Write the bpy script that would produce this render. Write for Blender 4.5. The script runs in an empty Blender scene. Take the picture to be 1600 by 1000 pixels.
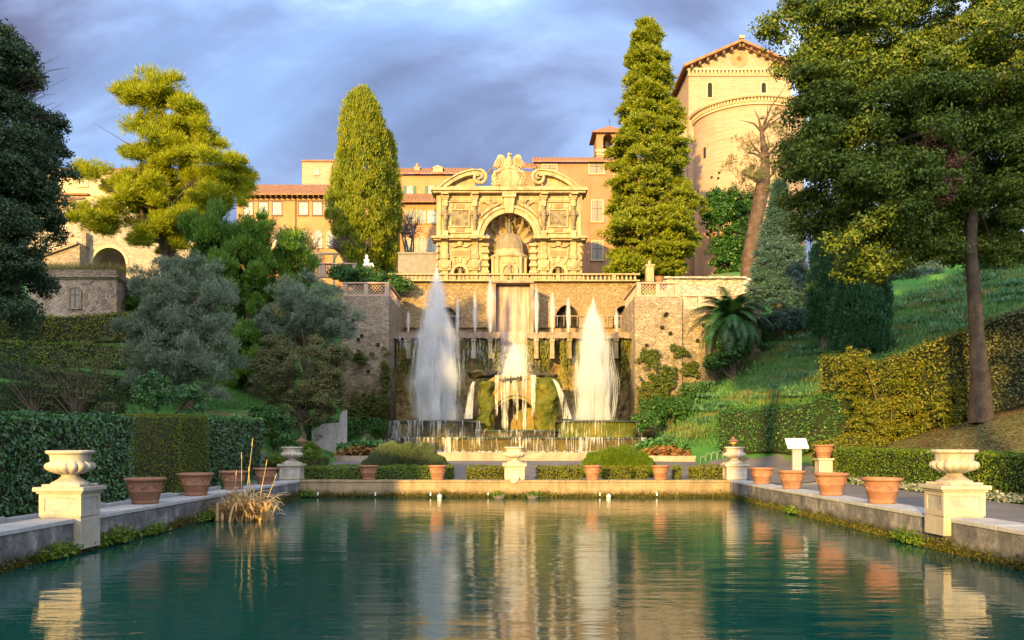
import bpy, math, random
import numpy as np
from mathutils import Vector, noise as mnoise
rad = math.radians
random.seed(7)
rng = np.random.default_rng(7)
sc = bpy.context.scene
COL = sc.collection
F = 1333.0; CX = 804.0; CY = 693.0; CZ = 2.2
def PX(px, Y): return (px - CX) * Y / F
def PZ(py, Y): return CZ - (py - CY) * Y / F
def P(px, py, Y): return (PX(px, Y), Y, PZ(py, Y))

# ------------------------------------------------------------ objects
def tag(o, label=None, cat=None, group=None, kind=None):
    if label: o['label'] = label
    if cat: o['category'] = cat
    if group: o['group'] = group
    if kind: o['kind'] = kind
    return o
def thing(name, label, cat, loc=(0, 0, 0), group=None):
    o = bpy.data.objects.new(name, None); COL.objects.link(o)
    o.location = loc; o.empty_display_size = .3
    return tag(o, label, cat, group)
def world_loc(o):
    v = Vector((0, 0, 0))
    while o is not None:
        v += o.location; o = o.parent
    return v
def copy_tree(o, parent=None):
    c = o.copy(); COL.objects.link(c); c.parent = parent
    for ch in list(o.children): copy_tree(ch, c)
    return c
def place(proto, loc, label, rz=0.0, scale=1.0, first=False):
    o = proto if first else copy_tree(proto)
    o.location = loc; o.rotation_euler = (0, 0, rz)
    o.scale = (scale,) * 3 if not isinstance(scale, tuple) else scale
    o['label'] = label
    return o
def link_mesh(name, verts, faces, mats, parent=None, midx=None, smooth=None, origin=None):
    """verts Nx3 world coords; faces list of tuples or Mx4 array"""
    verts = np.asarray(verts, dtype=np.float32).reshape(-1, 3).copy()
    off = Vector((0, 0, 0))
    if parent is not None: off = world_loc(parent)
    elif origin is not None: off = Vector(origin)
    verts -= np.array(off, dtype=np.float32)
    me = bpy.data.meshes.new(name)
    if isinstance(faces, np.ndarray):
        n = len(faces); k = faces.shape[1]
        me.vertices.add(len(verts)); me.vertices.foreach_set('co', verts.ravel())
        me.loops.add(n * k); me.loops.foreach_set('vertex_index', faces.astype(np.int32).ravel())
        me.polygons.add(n)
        me.polygons.foreach_set('loop_start', np.arange(0, n * k, k, dtype=np.int32))
        me.polygons.foreach_set('loop_total', np.full(n, k, dtype=np.int32))
        me.update(calc_edges=True)
    else:
        me.from_pydata([tuple(map(float, v)) for v in verts], [], faces); me.update()
    if not isinstance(mats, (list, tuple)): mats = [mats]
    for m in mats: me.materials.append(m)
    if midx is not None: me.polygons.foreach_set('material_index', np.asarray(midx, dtype=np.int32))
    if smooth is True: me.polygons.foreach_set('use_smooth', np.ones(len(me.polygons), dtype=bool))
    elif smooth is not None: me.polygons.foreach_set('use_smooth', np.asarray(smooth, dtype=bool))
    o = bpy.data.objects.new(name, me); COL.objects.link(o)
    if parent is not None: o.parent = parent
    elif origin is not None: o.location = origin
    return o

class MB:
    def __init__(s): s.v = []; s.f = []; s.m = []; s.s = []; s.cur = 0
    def mat(s, i): s.cur = i; return s
    def add(s, vs, fs, smooth=False):
        b = len(s.v); s.v += [tuple(v) for v in vs]
        for f in fs:
            s.f.append(tuple(i + b for i in f)); s.m.append(s.cur); s.s.append(smooth)
        return s
    def box(s, x0, y0, z0, x1, y1, z1, bev=0.0, rz=0.0):
        if x0 > x1: x0, x1 = x1, x0
        if y0 > y1: y0, y1 = y1, y0
        if z0 > z1: z0, z1 = z1, z0
        if bev > 0 and bev < min(x1-x0, y1-y0, z1-z0) * .45:
            b = bev
            vs = []
            def ring(z, i): return [(x0+i, y0+b if i == 0 else y0+i, z)]
            lv = []
            for (z, ins) in ((z0, b), (z0+b, 0), (z1-b, 0), (z1, b)):
                xa, xb, ya, yb = x0+ins, x1-ins, y0+ins, y1-ins
                c = b if ins == 0 else b*.5
                lv.append([(xa+c, ya, z), (xb-c, ya, z), (xb, ya+c, z), (xb, yb-c, z), (xb-c, yb, z), (xa+c, yb, z), (xa, yb-c, z), (xa, ya+c, z)])
            for r in lv: vs += r
            fs = [tuple(reversed(range(8))), tuple(range(24, 32))]
            for k in range(3):
                for i in range(8):
                    j = (i+1) % 8
                    fs.append((k*8+i, k*8+j, (k+1)*8+j, (k+1)*8+i))
        else:
            vs = [(x0,y0,z0),(x1,y0,z0),(x1,y1,z0),(x0,y1,z0),(x0,y0,z1),(x1,y0,z1),(x1,y1,z1),(x0,y1,z1)]
            fs = [(0,3,2,1),(4,5,6,7),(0,1,5,4),(1,2,6,5),(2,3,7,6),(3,0,4,7)]
        if rz:
            cx, cy = (x0+x1)/2, (y0+y1)/2; c, si = math.cos(rz), math.sin(rz)
            vs = [(cx+(x-cx)*c-(y-cy)*si, cy+(x-cx)*si+(y-cy)*c, z) for x, y, z in vs]
        return s.add(vs, fs)
    def prism(s, poly, y0, y1):
        """poly: list of (x,z) counter-clockwise seen from -Y; extruded y0(front)..y1"""
        n = len(poly)
        a = sum(poly[i][0]*poly[(i+1) % n][1]-poly[(i+1) % n][0]*poly[i][1] for i in range(n))
        if a < 0: poly = list(reversed(poly))
        vs = [(x, y0, z) for x, z in poly] + [(x, y1, z) for x, z in poly]
        fs = [tuple(range(n)), tuple(reversed(range(n, 2*n)))]
        for i in range(n):
            j = (i+1) % n; fs.append((i, i+n, j+n, j))
        return s.add(vs, fs)
    def zprism(s, poly, z0, z1):
        n = len(poly)
        a = sum(poly[i][0]*poly[(i+1) % n][1]-poly[(i+1) % n][0]*poly[i][1] for i in range(n))
        if a < 0: poly = list(reversed(poly))
        vs = [(x, y, z0) for x, y in poly] + [(x, y, z1) for x, y in poly]
        fs = [tuple(reversed(range(n))), tuple(range(n, 2*n))]
        for i in range(n):
            j = (i+1) % n; fs.append((i, j, j+n, i+n))
        return s.add(vs, fs)
    def lathe(s, prof, c=(0, 0, 0), n=24, flute=None, a0=0, a1=2*math.pi, sy=1.0, smooth=True):
        """prof list of (r,z)"""
        full = abs(a1-a0-2*math.pi) < 1e-6
        k = n if full else n+1
        vs = []
        for pi, (r, z) in enumerate(prof):
            for i in range(k):
                a = a0+(a1-a0)*i/n; rr = r
                if flute and flute[0] <= pi <= flute[1]: rr = r*(1-flute[3]*(1-abs(math.sin(a*flute[2]/2)))**1.5)
                vs.append((c[0]+rr*math.cos(a), c[1]+rr*math.sin(a)*sy, c[2]+z))
        fs = []
        for p in range(len(prof)-1):
            for i in range(n):
                j = (i+1) % k
                fs.append((p*k+i, p*k+j, (p+1)*k+j, (p+1)*k+i))
        s.add(vs, fs, smooth)
        if full:
            if prof[0][0] > 1e-4: s.add(vs[:k], [tuple(reversed(range(k)))])
            if prof[-1][0] > 1e-4: s.add(vs[-k:], [tuple(range(k))])
        return s
    def tube(s, pts, rs, n=8, cap=True):
        pts = [Vector(p) for p in pts]
        if not isinstance(rs, (list, tuple)): rs = [rs]*len(pts)
        vs = []; up = None
        for i, p in enumerate(pts):
            d = (pts[min(i+1, len(pts)-1)]-pts[max(i-1, 0)])
            if d.length < 1e-6: d = Vector((0, 0, 1))
            d.normalize()
            if up is None:
                up = d.cross(Vector((0.3, 1, 0.1)));
                if up.length < .1: up = d.cross(Vector((1, 0, 0)))
            u = (up - d*up.dot(d)); u.normalize(); up = u; w = d.cross(u)
            for k in range(n):
                a = 2*math.pi*k/n
                q = p+(u*math.cos(a)+w*math.sin(a))*rs[i]; vs.append(tuple(q))
        fs = []
        for i in range(len(pts)-1):
            for k in range(n):
                l = (k+1) % n; fs.append((i*n+k, i*n+l, (i+1)*n+l, (i+1)*n+k))
        s.add(vs, fs, True)
        if cap and n > 2:
            s.add(vs[:n], [tuple(reversed(range(n)))]); s.add(vs[-n:], [tuple(range(n))])
        return s
    def ball(s, c, r, n=12, m=8):
        if not isinstance(r, (tuple, list)): r = (r, r, r)
        vs = [(c[0], c[1], c[2]-r[2])]; fs = []
        for j in range(1, m):
            t = -math.pi/2+math.pi*j/m
            for i in range(n):
                a = 2*math.pi*i/n
                vs.append((c[0]+r[0]*math.cos(t)*math.cos(a), c[1]+r[1]*math.cos(t)*math.sin(a), c[2]+r[2]*math.sin(t)))
        vs.append((c[0], c[1], c[2]+r[2])); L = len(vs)-1
        for i in range(n): fs.append((0, 1+(i+1) % n, 1+i)); fs.append((L, L-n+i, L-n+(i+1) % n))
        for j in range(m-2):
            for i in range(n):
                k = (i+1) % n; fs.append((1+j*n+i, 1+j*n+k, 1+(j+1)*n+k, 1+(j+1)*n+i))
        return s.add(vs, fs, True)
    def build(s, name, mats, parent=None, origin=None):
        return link_mesh(name, s.v, s.f, mats, parent, s.m, s.s, origin)

def arc(cx, cz, r, a0, a1, n, rz=None):
    rz = r if rz is None else rz
    return [(cx+r*math.cos(a0+(a1-a0)*i/n), cz+rz*math.sin(a0+(a1-a0)*i/n)) for i in range(n+1)]

# ------------------------------------------------------------ materials
class NT:
    def __init__(s, name):
        s.m = bpy.data.materials.new(name); s.m.use_nodes = True
        s.t = s.m.node_tree; s.t.nodes.clear()
        s.out = s.n('ShaderNodeOutputMaterial')
    def n(s, ty, **kw):
        x = s.t.nodes.new(ty)
        for k, v in kw.items():
            if k.startswith('i_'):
                key = k[2:]; key = int(key) if key.isdigit() else key.replace('_', ' ')
                s.inp(x, key, v)
            else: setattr(x, k, v)
        return x
    def inp(s, x, key, v):
        if hasattr(v, 'links') or isinstance(v, bpy.types.NodeSocket): s.t.links.new(v, x.inputs[key])
        else: x.inputs[key].default_value = v
    def ramp(s, fac, stops):
        r = s.n('ShaderNodeValToRGB'); e = r.color_ramp.elements
        while len(e) < len(stops): e.new(.5)
        for i, (p, c) in enumerate(stops):
            e[i].position = p; e[i].color = (*c, 1) if not isinstance(c, (int, float)) else (c, c, c, 1)
        s.t.links.new(fac, r.inputs[0]); return r.outputs[0]
    def pos(s, scale=(1, 1, 1)):
        g = s.n('ShaderNodeNewGeometry')
        mp = s.n('ShaderNodeMapping'); mp.inputs['Scale'].default_value = scale
        s.t.links.new(g.outputs['Position'], mp.inputs[0]); return mp.outputs[0]
    def noise(s, vec, scale, detail=5, rough=.55, dist=0):
        x = s.n('ShaderNodeTexNoise'); s.t.links.new(vec, x.inputs['Vector'])
        x.inputs['Scale'].default_value = scale; x.inputs['Detail'].default_value = detail
        x.inputs['Roughness'].default_value = rough; x.inputs['Distortion'].default_value = dist
        return x.outputs[0]
    def mix(s, f, a, b, mode='MIX'):
        x = s.n('ShaderNodeMix', data_type='RGBA', blend_type=mode)
        for k, v in ((0, f), (6, a), (7, b)):
            if isinstance(v, bpy.types.NodeSocket): s.t.links.new(v, x.inputs[k])
            elif isinstance(v, (int, float)): x.inputs[k].default_value = v if k == 0 else (v, v, v, 1)
            else: x.inputs[k].default_value = (*v, 1)
        return x.outputs[2]
    def math(s, op, a, b=0.0, clamp=False):
        x = s.n('ShaderNodeMath', operation=op, use_clamp=clamp)
        for k, v in ((0, a), (1, b)):
            if isinstance(v, bpy.types.NodeSocket): s.t.links.new(v, x.inputs[k])
            else: x.inputs[k].default_value = v
        return x.outputs[0]
    def bump(s, h, strength=.3, dist=.05):
        b = s.n('ShaderNodeBump'); b.inputs['Strength'].default_value = strength; b.inputs['Distance'].default_value = dist
        s.t.links.new(h, b.inputs['Height']); return b.outputs[0]
    def bsdf(s, col, rough=.8, normal=None, spec=.3, metal=0):
        p = s.n('ShaderNodeBsdfPrincipled')
        if isinstance(col, bpy.types.NodeSocket): s.t.links.new(col, p.inputs['Base Color'])
        else: p.inputs['Base Color'].default_value = (*col, 1)
        if isinstance(rough, bpy.types.NodeSocket): s.t.links.new(rough, p.inputs['Roughness'])
        else: p.inputs['Roughness'].default_value = rough
        p.inputs['Specular IOR Level'].default_value = spec; p.inputs['Metallic'].default_value = metal
        if normal is not None: s.t.links.new(normal, p.inputs['Normal'])
        return p.outputs[0]
    def done(s, sh, vol=False):
        s.t.links.new(sh, s.out.inputs['Volume' if vol else 'Surface']); return s.m

def m_rough(name, c1, c2, c3=None, scale=2, rough=.85, bump=.3, bdist=.03, streak=None, moss=None, fine=9, spec=.25):
    """mottled stone / plaster. streak=(colour, amount). moss=(colour, z_low, z_high): growth below z"""
    t = NT(name); v = t.pos()
    n1 = t.noise(v, scale, 7, .62); n2 = t.noise(v, scale*fine, 5, .65)
    col = t.ramp(n1, [(.3, c1), (.52, c2), (.72, c3 or c2)])
    col = t.mix(t.ramp(n2, [(.35, .0), (.7, .45)]), col, tuple(.62*x for x in c1))
    if streak:
        sv = t.pos((1.3, 1.3, .16)); ns = t.noise(sv, 1.6, 6, .7)
        col = t.mix(t.math('MULTIPLY', t.ramp(ns, [(.48, 0.), (.68, 1.)]), streak[1]), col, streak[0])
    if moss:
        g = t.n('ShaderNodeNewGeometry'); sx = t.n('ShaderNodeSeparateXYZ'); t.t.links.new(g.outputs['Position'], sx.inputs[0])
        nn = t.math('MULTIPLY', t.math('SUBTRACT', t.noise(v, 2.2, 6, .7), .5), (moss[2]-moss[1])*2.4)
        zz = t.math('ADD', sx.outputs[2], nn)
        mr = t.n('ShaderNodeMapRange'); t.t.links.new(zz, mr.inputs[0])
        mr.inputs[1].default_value = moss[1]; mr.inputs[2].default_value = moss[2]; mr.inputs[3].default_value = 1; mr.inputs[4].default_value = 0
        col = t.mix(mr.outputs[0], col, t.mix(n2, moss[0], tuple(.4*x for x in moss[0])))
    h = t.math('ADD', t.math('MULTIPLY', n1, .6), n2)
    return t.done(t.bsdf(col, rough, t.bump(h, bump, bdist), spec))

def m_rubble(name, stones, mortar, scale=2.2, squash=1.6, bump=.8, moss=None, patch=None):
    """voronoi rubble masonry. patch=(colour,threshold) moss / growth patches"""
    t = NT(name); v = t.pos((1, 1, squash)); w = t.noise(t.pos(), 2.5, 3)
    vv = t.n('ShaderNodeVectorMath', operation='MULTIPLY_ADD')
    t.t.links.new(t.n('ShaderNodeNewGeometry').outputs['Position'], vv.inputs[0])
    vv.inputs[1].default_value = (1, 1, squash)
    cw = t.n('ShaderNodeVectorMath', operation='SCALE'); nx = t.n('ShaderNodeTexNoise'); nx.inputs['Scale'].default_value = 3
    t.t.links.new(t.pos(), nx.inputs[0]); t.t.links.new(nx.outputs[1], cw.inputs[0]); cw.inputs['Scale'].default_value = .35
    t.t.links.new(cw.outputs[0], vv.inputs[2])
    vo = t.n('ShaderNodeTexVoronoi', feature='DISTANCE_TO_EDGE'); vo.inputs['Scale'].default_value = scale
    vc = t.n('ShaderNodeTexVoronoi', feature='F1'); vc.inputs['Scale'].default_value = scale
    t.t.links.new(vv.outputs[0], vo.inputs[0]); t.t.links.new(vv.outputs[0], vc.inputs[0])
    sep = t.n('ShaderNodeSeparateColor'); t.t.links.new(vc.outputs['Color'], sep.inputs[0])
    k = len(stones); col = t.ramp(sep.outputs[0], [(i/(k-1), c) for i, c in enumerate(stones)])
    big = t.noise(t.pos(), .35, 6, .6)
    col = t.mix(t.ramp(t.noise(t.pos(), 9, 4, .7), [(.4, 0.), (.75, .5)]), col, tuple(.5*x for x in stones[0]))
    edge = t.ramp(vo.outputs['Distance'], [(.0, 1.), (.06, .0)])
    col = t.mix(edge, col, mortar)
    col = t.mix(t.ramp(big, [(.42, 0.), (.62, .55)]), col, mortar)
    if patch:
        pf = t.ramp(t.noise(t.pos(), .55, 8, .72), [(patch[1], 0.), (patch[1]+.08, 1.)])
        pc = t.mix(t.noise(t.pos(), 6, 4), patch[0], tuple(.35*x for x in patch[0]))
        col = t.mix(pf, col, pc)
    if moss:
        sx = t.n('ShaderNodeSeparateXYZ'); t.t.links.new(t.pos(), sx.inputs[0])
        zz = t.math('ADD', sx.outputs[2], t.math('MULTIPLY', t.math('SUBTRACT', t.noise(t.pos(), .8, 7, .7), .5), (moss[2]-moss[1])*2))
        mr = t.n('ShaderNodeMapRange'); t.t.links.new(zz, mr.inputs[0])
        mr.inputs[1].default_value = moss[1]; mr.inputs[2].default_value = moss[2]; mr.inputs[3].default_value = 1; mr.inputs[4].default_value = 0
        col = t.mix(mr.outputs[0], col, t.mix(t.noise(t.pos(), 4, 6), moss[0], tuple(.3*x for x in moss[0])))
    h = t.math('ADD', t.ramp(vo.outputs['Distance'], [(0, 0.), (.12, 1.)]), t.noise(t.pos(), 8, 4))
    return t.done(t.bsdf(col, .9, t.bump(h, bump, .06), .15))

def m_brick(name, c1, c2, mortar, scale=1.0, stain=None, bw=.9, rh=.3, ax='xz'):
    t = NT(name); sx = t.n('ShaderNodeSeparateXYZ'); t.t.links.new(t.pos(), sx.inputs[0])
    cb = t.n('ShaderNodeCombineXYZ')
    t.t.links.new(t.math('ADD', sx.outputs[0], sx.outputs[1]), cb.inputs[0]); t.t.links.new(sx.outputs[2], cb.inputs[1])
    b = t.n('ShaderNodeTexBrick'); t.t.links.new(cb.outputs[0], b.inputs[0])
    b.inputs['Color1'].default_value = (*c1, 1); b.inputs['Color2'].default_value = (*c2, 1); b.inputs['Mortar'].default_value = (*mortar, 1)
    b.inputs['Scale'].default_value = scale; b.inputs['Mortar Size'].default_value = .025
    b.inputs['Brick Width'].default_value = bw; b.inputs['Row Height'].default_value = rh
    n = t.noise(t.pos(), .5, 8, .65)
    col = t.mix(t.ramp(n, [(.35, 0.), (.7, .6)]), b.outputs[0], stain or tuple(.6*x for x in c1))
    col = t.mix(t.ramp(t.noise(t.pos(), 5, 5), [(.4, 0.), (.8, .5)]), col, tuple(.55*x for x in c2))
    return t.done(t.bsdf(col, .9, t.bump(b.outputs[1], -.3, .03), .15))

def m_leaf(name, cols, transl=.3, rough=.55, patch=None, spec=.35):
    """cols: 3-4 colours over random leaf; patch=(colour, threshold, scale)"""
    t = NT(name); g = t.n('ShaderNodeNewGeometry')
    n = t.noise(t.pos(), .6, 3, .6)
    f = t.math('ADD', t.math('MULTIPLY', g.outputs['Random Per Island'], .65), t.math('MULTIPLY', t.math('SUBTRACT', n, .25), .7))
    k = len(cols); col = t.ramp(f, [(.08+.84*i/(k-1), c) for i, c in enumerate(cols)])
    if patch:
        pf = t.ramp(t.noise(t.pos(), patch[2], 3, .5), [(patch[1], 0.), (patch[1]+.06, 1.)])
        col = t.mix(t.math('MULTIPLY', pf, t.ramp(g.outputs['Random Per Island'], [(.15, 1.), (.9, .35)])), col, patch[0])
    b = t.bsdf(col, rough, None, spec)
    tr = t.n('ShaderNodeBsdfTranslucent'); t.t.links.new(col, tr.inputs[0])
    mx = t.n('ShaderNodeMixShader'); mx.inputs[0].default_value = transl
    t.t.links.new(b, mx.inputs[1]); t.t.links.new(tr.outputs[0], mx.inputs[2])
    return t.done(mx.outputs[0])
def m_flat(name, c, rough=.6, metal=0, spec=.3):
    t = NT(name); n = t.noise(t.pos(), 14, 4)
    return t.done(t.bsdf(t.mix(t.ramp(n, [(.3, 0.), (.8, .35)]), c, tuple(.6*x for x in c)), rough, None, spec, metal))
def m_water_white(name, dens=.8, zscale=.25, xs=5.0, col=(.9, .93, .97)):
    """aerated water: white scattering threads with clear gaps between them"""
    t = NT(name)
    n = t.noise(t.pos((xs, xs, zscale)), 1.0, 5, .6); n2 = t.noise(t.pos((1.2, 1.2, .8)), 1.0, 4, .6)
    a = t.ramp(t.math('ADD', t.math('MULTIPLY', n, .7), t.math('MULTIPLY', n2, .3)), [(.34, 0.), (.62, dens)])
    d = t.n('ShaderNodeBsdfDiffuse'); d.inputs[0].default_value = (*col, 1)
    tl = t.n('ShaderNodeBsdfTranslucent'); tl.inputs[0].default_value = (*col, 1)
    m1 = t.n('ShaderNodeMixShader'); m1.inputs[0].default_value = .5
    t.t.links.new(d.outputs[0], m1.inputs[1]); t.t.links.new(tl.outputs[0], m1.inputs[2])
    tp = t.n('ShaderNodeBsdfTransparent'); m2 = t.n('ShaderNodeMixShader')
    t.t.links.new(a, m2.inputs[0]); t.t.links.new(tp.outputs[0], m2.inputs[1]); t.t.links.new(m1.outputs[0], m2.inputs[2])
    return t.done(m2.outputs[0])

# ------------------------------------------------------------ foliage
def unit(n):
    d = rng.normal(size=(n, 3)); return d/np.linalg.norm(d, axis=1, keepdims=True)
def leaf_quads(c, nrm, L, W, droop=None, jitter=.35, tang=None):
    """c Nx3 centres, nrm Nx3; returns verts, faces (rhombic leaves)"""
    n = len(c)
    if tang is None: tang = unit(n)
    tg = tang-nrm*np.sum(tang*nrm, axis=1, keepdims=True)
    tg /= np.linalg.norm(tg, axis=1, keepdims=True)+1e-9
    b = np.cross(nrm, tg)
    s = 1+jitter*(rng.random((n, 1))*2-1)
    L = L*s; W = W*s
    v = np.stack([c-tg*L*.5, c+b*W*.5-tg*L*.06, c+tg*L*.5, c-b*W*.5-tg*L*.06], axis=1).reshape(-1, 3)
    f = np.arange(n*4).reshape(n, 4)
    return v, f
def clumps_in(blobs, n, shell=.55, noise_amp=.18, bough=None):
    """clump centres through the volume of ellipsoids (cx,cy,cz,rx,ry,rz), biased to the outside"""
    if bough:      # clumps sit on the upper and outer sides of boughs, with dark gaps between the boughs
        per, br, bs = bough; nb = max(4, n//per); bc, bd = clumps_in(blobs, nb, shell, noise_amp)
        k = rng.integers(0, nb, n); d = unit(n)+bd[k]*.7+np.array([0, 0, .35]); d /= np.linalg.norm(d, axis=1, keepdims=True)
        rs = (br*(.65+.7*rng.random(nb)))[k][:, None]
        return bc[k]+d*rs*(.55+.5*rng.random((n, 1)))*np.array([1, 1, bs]), d
    b = np.array(blobs, dtype=float)
    w = (b[:, 3]*b[:, 5]+b[:, 3]*b[:, 4]+b[:, 4]*b[:, 5]); w /= w.sum()
    k = rng.choice(len(b), size=n, p=w)
    d = unit(n); r = shell+(1-shell)*rng.random(n)**.6
    r[rng.random(n) < .18] *= .6
    r *= np.clip(1+noise_amp*rng.normal(size=n)*.7, .6, 1.2)
    return b[k, :3]+d*b[k, 3:6]*r[:, None], d
def foliage(name, mat, parent, centres, rc, per, L, W, squash=1.0, out=.5, up=.15, outd=None, needle=False, origin=None):
    """leaf clumps: per leaves on the skin of every clump"""
    n = len(centres); N = n*per
    cc = np.repeat(centres, per, axis=0)
    d = unit(N); d[:, 2] = np.where(d[:, 2] < -.2, d[:, 2]*.4, d[:, 2]); d /= np.linalg.norm(d, axis=1, keepdims=True)
    rcs = np.repeat(rc*(.6+.8*rng.random(n)), per)[:, None]
    rr = rcs*(.45+.6*rng.random((N, 1)))
    p = cc+d*rr*np.array([1, 1, squash])
    if needle:
        tang = d+unit(N)*.35+np.array([0, 0, up]); nr = unit(N)
        nr -= tang*np.sum(nr*tang, axis=1, keepdims=True)/np.sum(tang*tang, axis=1, keepdims=True)
        nr /= np.linalg.norm(nr, axis=1, keepdims=True)+1e-9
        v, f = leaf_quads(p, nr, L, W, tang=tang)
    else:
        nr = d*out+unit(N)*(1-out)+np.array([0, 0, up]); nr /= np.linalg.norm(nr, axis=1, keepdims=True)+1e-9
        v, f = leaf_quads(p, nr, L, W)
    return link_mesh(name, v, f, mat, parent, origin=origin)
def limbs(mb, base, top, targets, r0, r1, n=10, seed=1, bend=.4, sub=0, lo=3):
    """tapered trunk from base to top, limbs to targets"""
    rr = random.Random(seed); base = Vector(base); top = Vector(top)
    pts = []; rs = []
    for i in range(9):
        f = i/8; p = base.lerp(top, f)
        p += Vector((rr.uniform(-1, 1), rr.uniform(-1, 1), 0))*bend*math.sin(f*math.pi)*.5
        pts.append(p); rs.append(r0*(1-f)+r1*f+(.45*r0*(1-f*5) if f < .2 else 0))
    mb.tube(pts, rs, n)
    for k, t in enumerate(targets):
        t = Vector(t); t = Vector((base.x, base.y, t.z)).lerp(t, .82); i = min(8, max(lo, int(lo+(8-lo)*rr.random()))); s = pts[i]
        q = []; qr = []; L = (t-s).length
        for j in range(6):
            f = j/5; p = s.lerp(t, f)+Vector((rr.uniform(-1, 1), rr.uniform(-1, 1), rr.uniform(-.3, 1)))*L*.06*math.sin(f*math.pi)
            p.z -= math.sin(f*math.pi)*L*.05
            q.append(p); qr.append(max(.015, rs[i]*.62*(1-f)**.8+.02))
        mb.tube(q, qr, 6)
        for m in range(sub):
            j = rr.choice([2, 3, 4]); s2 = q[j]
            e = s2+Vector((rr.uniform(-1, 1), rr.uniform(-1, 1), rr.uniform(-.1, .9)))*L*.35
            mid = s2.lerp(e, .5)+Vector((rr.uniform(-1, 1), rr.uniform(-1, 1), rr.uniform(-1, 1)))*L*.04
            mb.tube([s2, mid, e], [qr[j]*.6, qr[j]*.4, .012], 5)
    return pts

def hedge_mesh(name, path, width, h0, h1, mats, parent=None, leaf=.09, dens=170, origin=None, rough=.07, ground=None, top_wave=.04, aspect=.6, embed=.25):
    """clipped hedge along path [(x,y)..]; heights above ground(x,y) run h0->h1; mats=[leaf, core]"""
    V = []; Fc = []; M = []; nv = 0
    g = ground or H
    pts = [Vector((p[0], p[1])) for p in path]
    lens = [(pts[i+1]-pts[i]).length for i in range(len(pts)-1)]; tot = sum(lens); acc = 0
    C = []; Nn = []
    for i, l in enumerate(lens):
        a, b = pts[i], pts[i+1]; d = (b-a).normalized(); nn = Vector((-d.y, d.x))
        steps = max(1, int(l/1.2))
        for k in range(steps):
            f0, f1 = k/steps, (k+1)/steps
            cs = []
            for f in (f0, f1):
                p = a.lerp(b, f); h = h0+(h1-h0)*((acc+l*f)/tot); zg = g(p.x, p.y)
                w = width/2-.12
                cs.append((p+nn*w, p-nn*w, zg-.1, zg+h-.12))
            base = nv
            for (q1, q2, z0, z1) in cs:
                V += [(q1.x, q1.y, z0), (q2.x, q2.y, z0), (q2.x, q2.y, z1), (q1.x, q1.y, z1)]
            Fc += [(base, base+3, base+7, base+4), (base+1, base+5, base+6, base+2), (base+3, base+2, base+6, base+7)]
            M += [1]*3; nv += 8
            if k == 0 and i == 0: Fc.append((base, base+1, base+2, base+3)); M.append(1)
            if k == steps-1 and i == len(lens)-1: Fc.append((base+4, base+7, base+6, base+5)); M.append(1)
        hh = (h0+h1)/2
        # leaves: two sides, top, ends
        for side in (1, -1):
            n = int(l*hh*dens); f = rng.random(n); z = rng.random(n)
            dep = rng.normal(size=n)*rough-.03
            x = a.x+(b.x-a.x)*f+nn.x*side*(width/2+dep); y = a.y+(b.y-a.y)*f+nn.y*side*(width/2+dep)
            hs = h0+(h1-h0)*((acc+l*f)/tot); gz = np.array([g(xx, yy) for xx, yy in zip(x[::17], y[::17])]); gz = np.interp(np.arange(n), np.arange(0, n, 17), gz) if n > 17 else np.full(n, g(a.x, a.y))
            o = np.argsort(f); ff = np.linspace(0, 1, 12); gzz = np.array([g(a.x+(b.x-a.x)*q, a.y+(b.y-a.y)*q) for q in ff]); gz = np.interp(f, ff, gzz)
            C.append(np.stack([x, y, gz+z*hs], 1)); nr = np.tile([nn.x*side, nn.y*side, .25], (n, 1)); Nn.append(nr)
        n = int(l*width*dens*1.1); f = rng.random(n); s = rng.random(n)-.5
        x = a.x+(b.x-a.x)*f+nn.x*s*width; y = a.y+(b.y-a.y)*f+nn.y*s*width
        ff = np.linspace(0, 1, 12); gzz = np.array([g(a.x+(b.x-a.x)*q, a.y+(b.y-a.y)*q) for q in ff]); gz = np.interp(f, ff, gzz)
        hs = h0+(h1-h0)*((acc+l*f)/tot)
        wav = top_wave*np.sin(x*2.3+y*1.7)+top_wave*.6*np.sin(y*5.1+x*3.3)
        C.append(np.stack([x, y, gz+hs+rng.normal(size=n)*rough*.6-.02+wav], 1)); Nn.append(np.tile([0, 0, 1.], (n, 1)))
        acc += l
    for (e, d0) in ((pts[0], (pts[0]-pts[1]).normalized()), (pts[-1], (pts[-1]-pts[-2]).normalized())):
        hh = h0 if e is pts[0] else h1; n = int(width*hh*dens); s = rng.random(n)-.5; nn = Vector((-d0.y, d0.x))
        dep = rng.normal(size=n)*rough
        C.append(np.stack([e.x+nn.x*s*width+d0.x*dep, e.y+nn.y*s*width+d0.y*dep, g(e.x, e.y)+rng.random(n)*hh], 1)); Nn.append(np.tile([d0.x, d0.y, .2], (n, 1)))
    C = np.concatenate(C); Nn = np.concatenate(Nn)+unit(len(C))*.75; Nn /= np.linalg.norm(Nn, axis=1, keepdims=True)
    v, f = leaf_quads(C, Nn, leaf, leaf*aspect)
    V = np.concatenate([np.array(V, dtype=float), v]); f = f+nv
    faces = np.concatenate([np.array(Fc), f]); M = np.concatenate([np.array(M), np.zeros(len(f), int)])
    return link_mesh(name, V, faces, mats, parent, midx=M, origin=origin)
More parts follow.
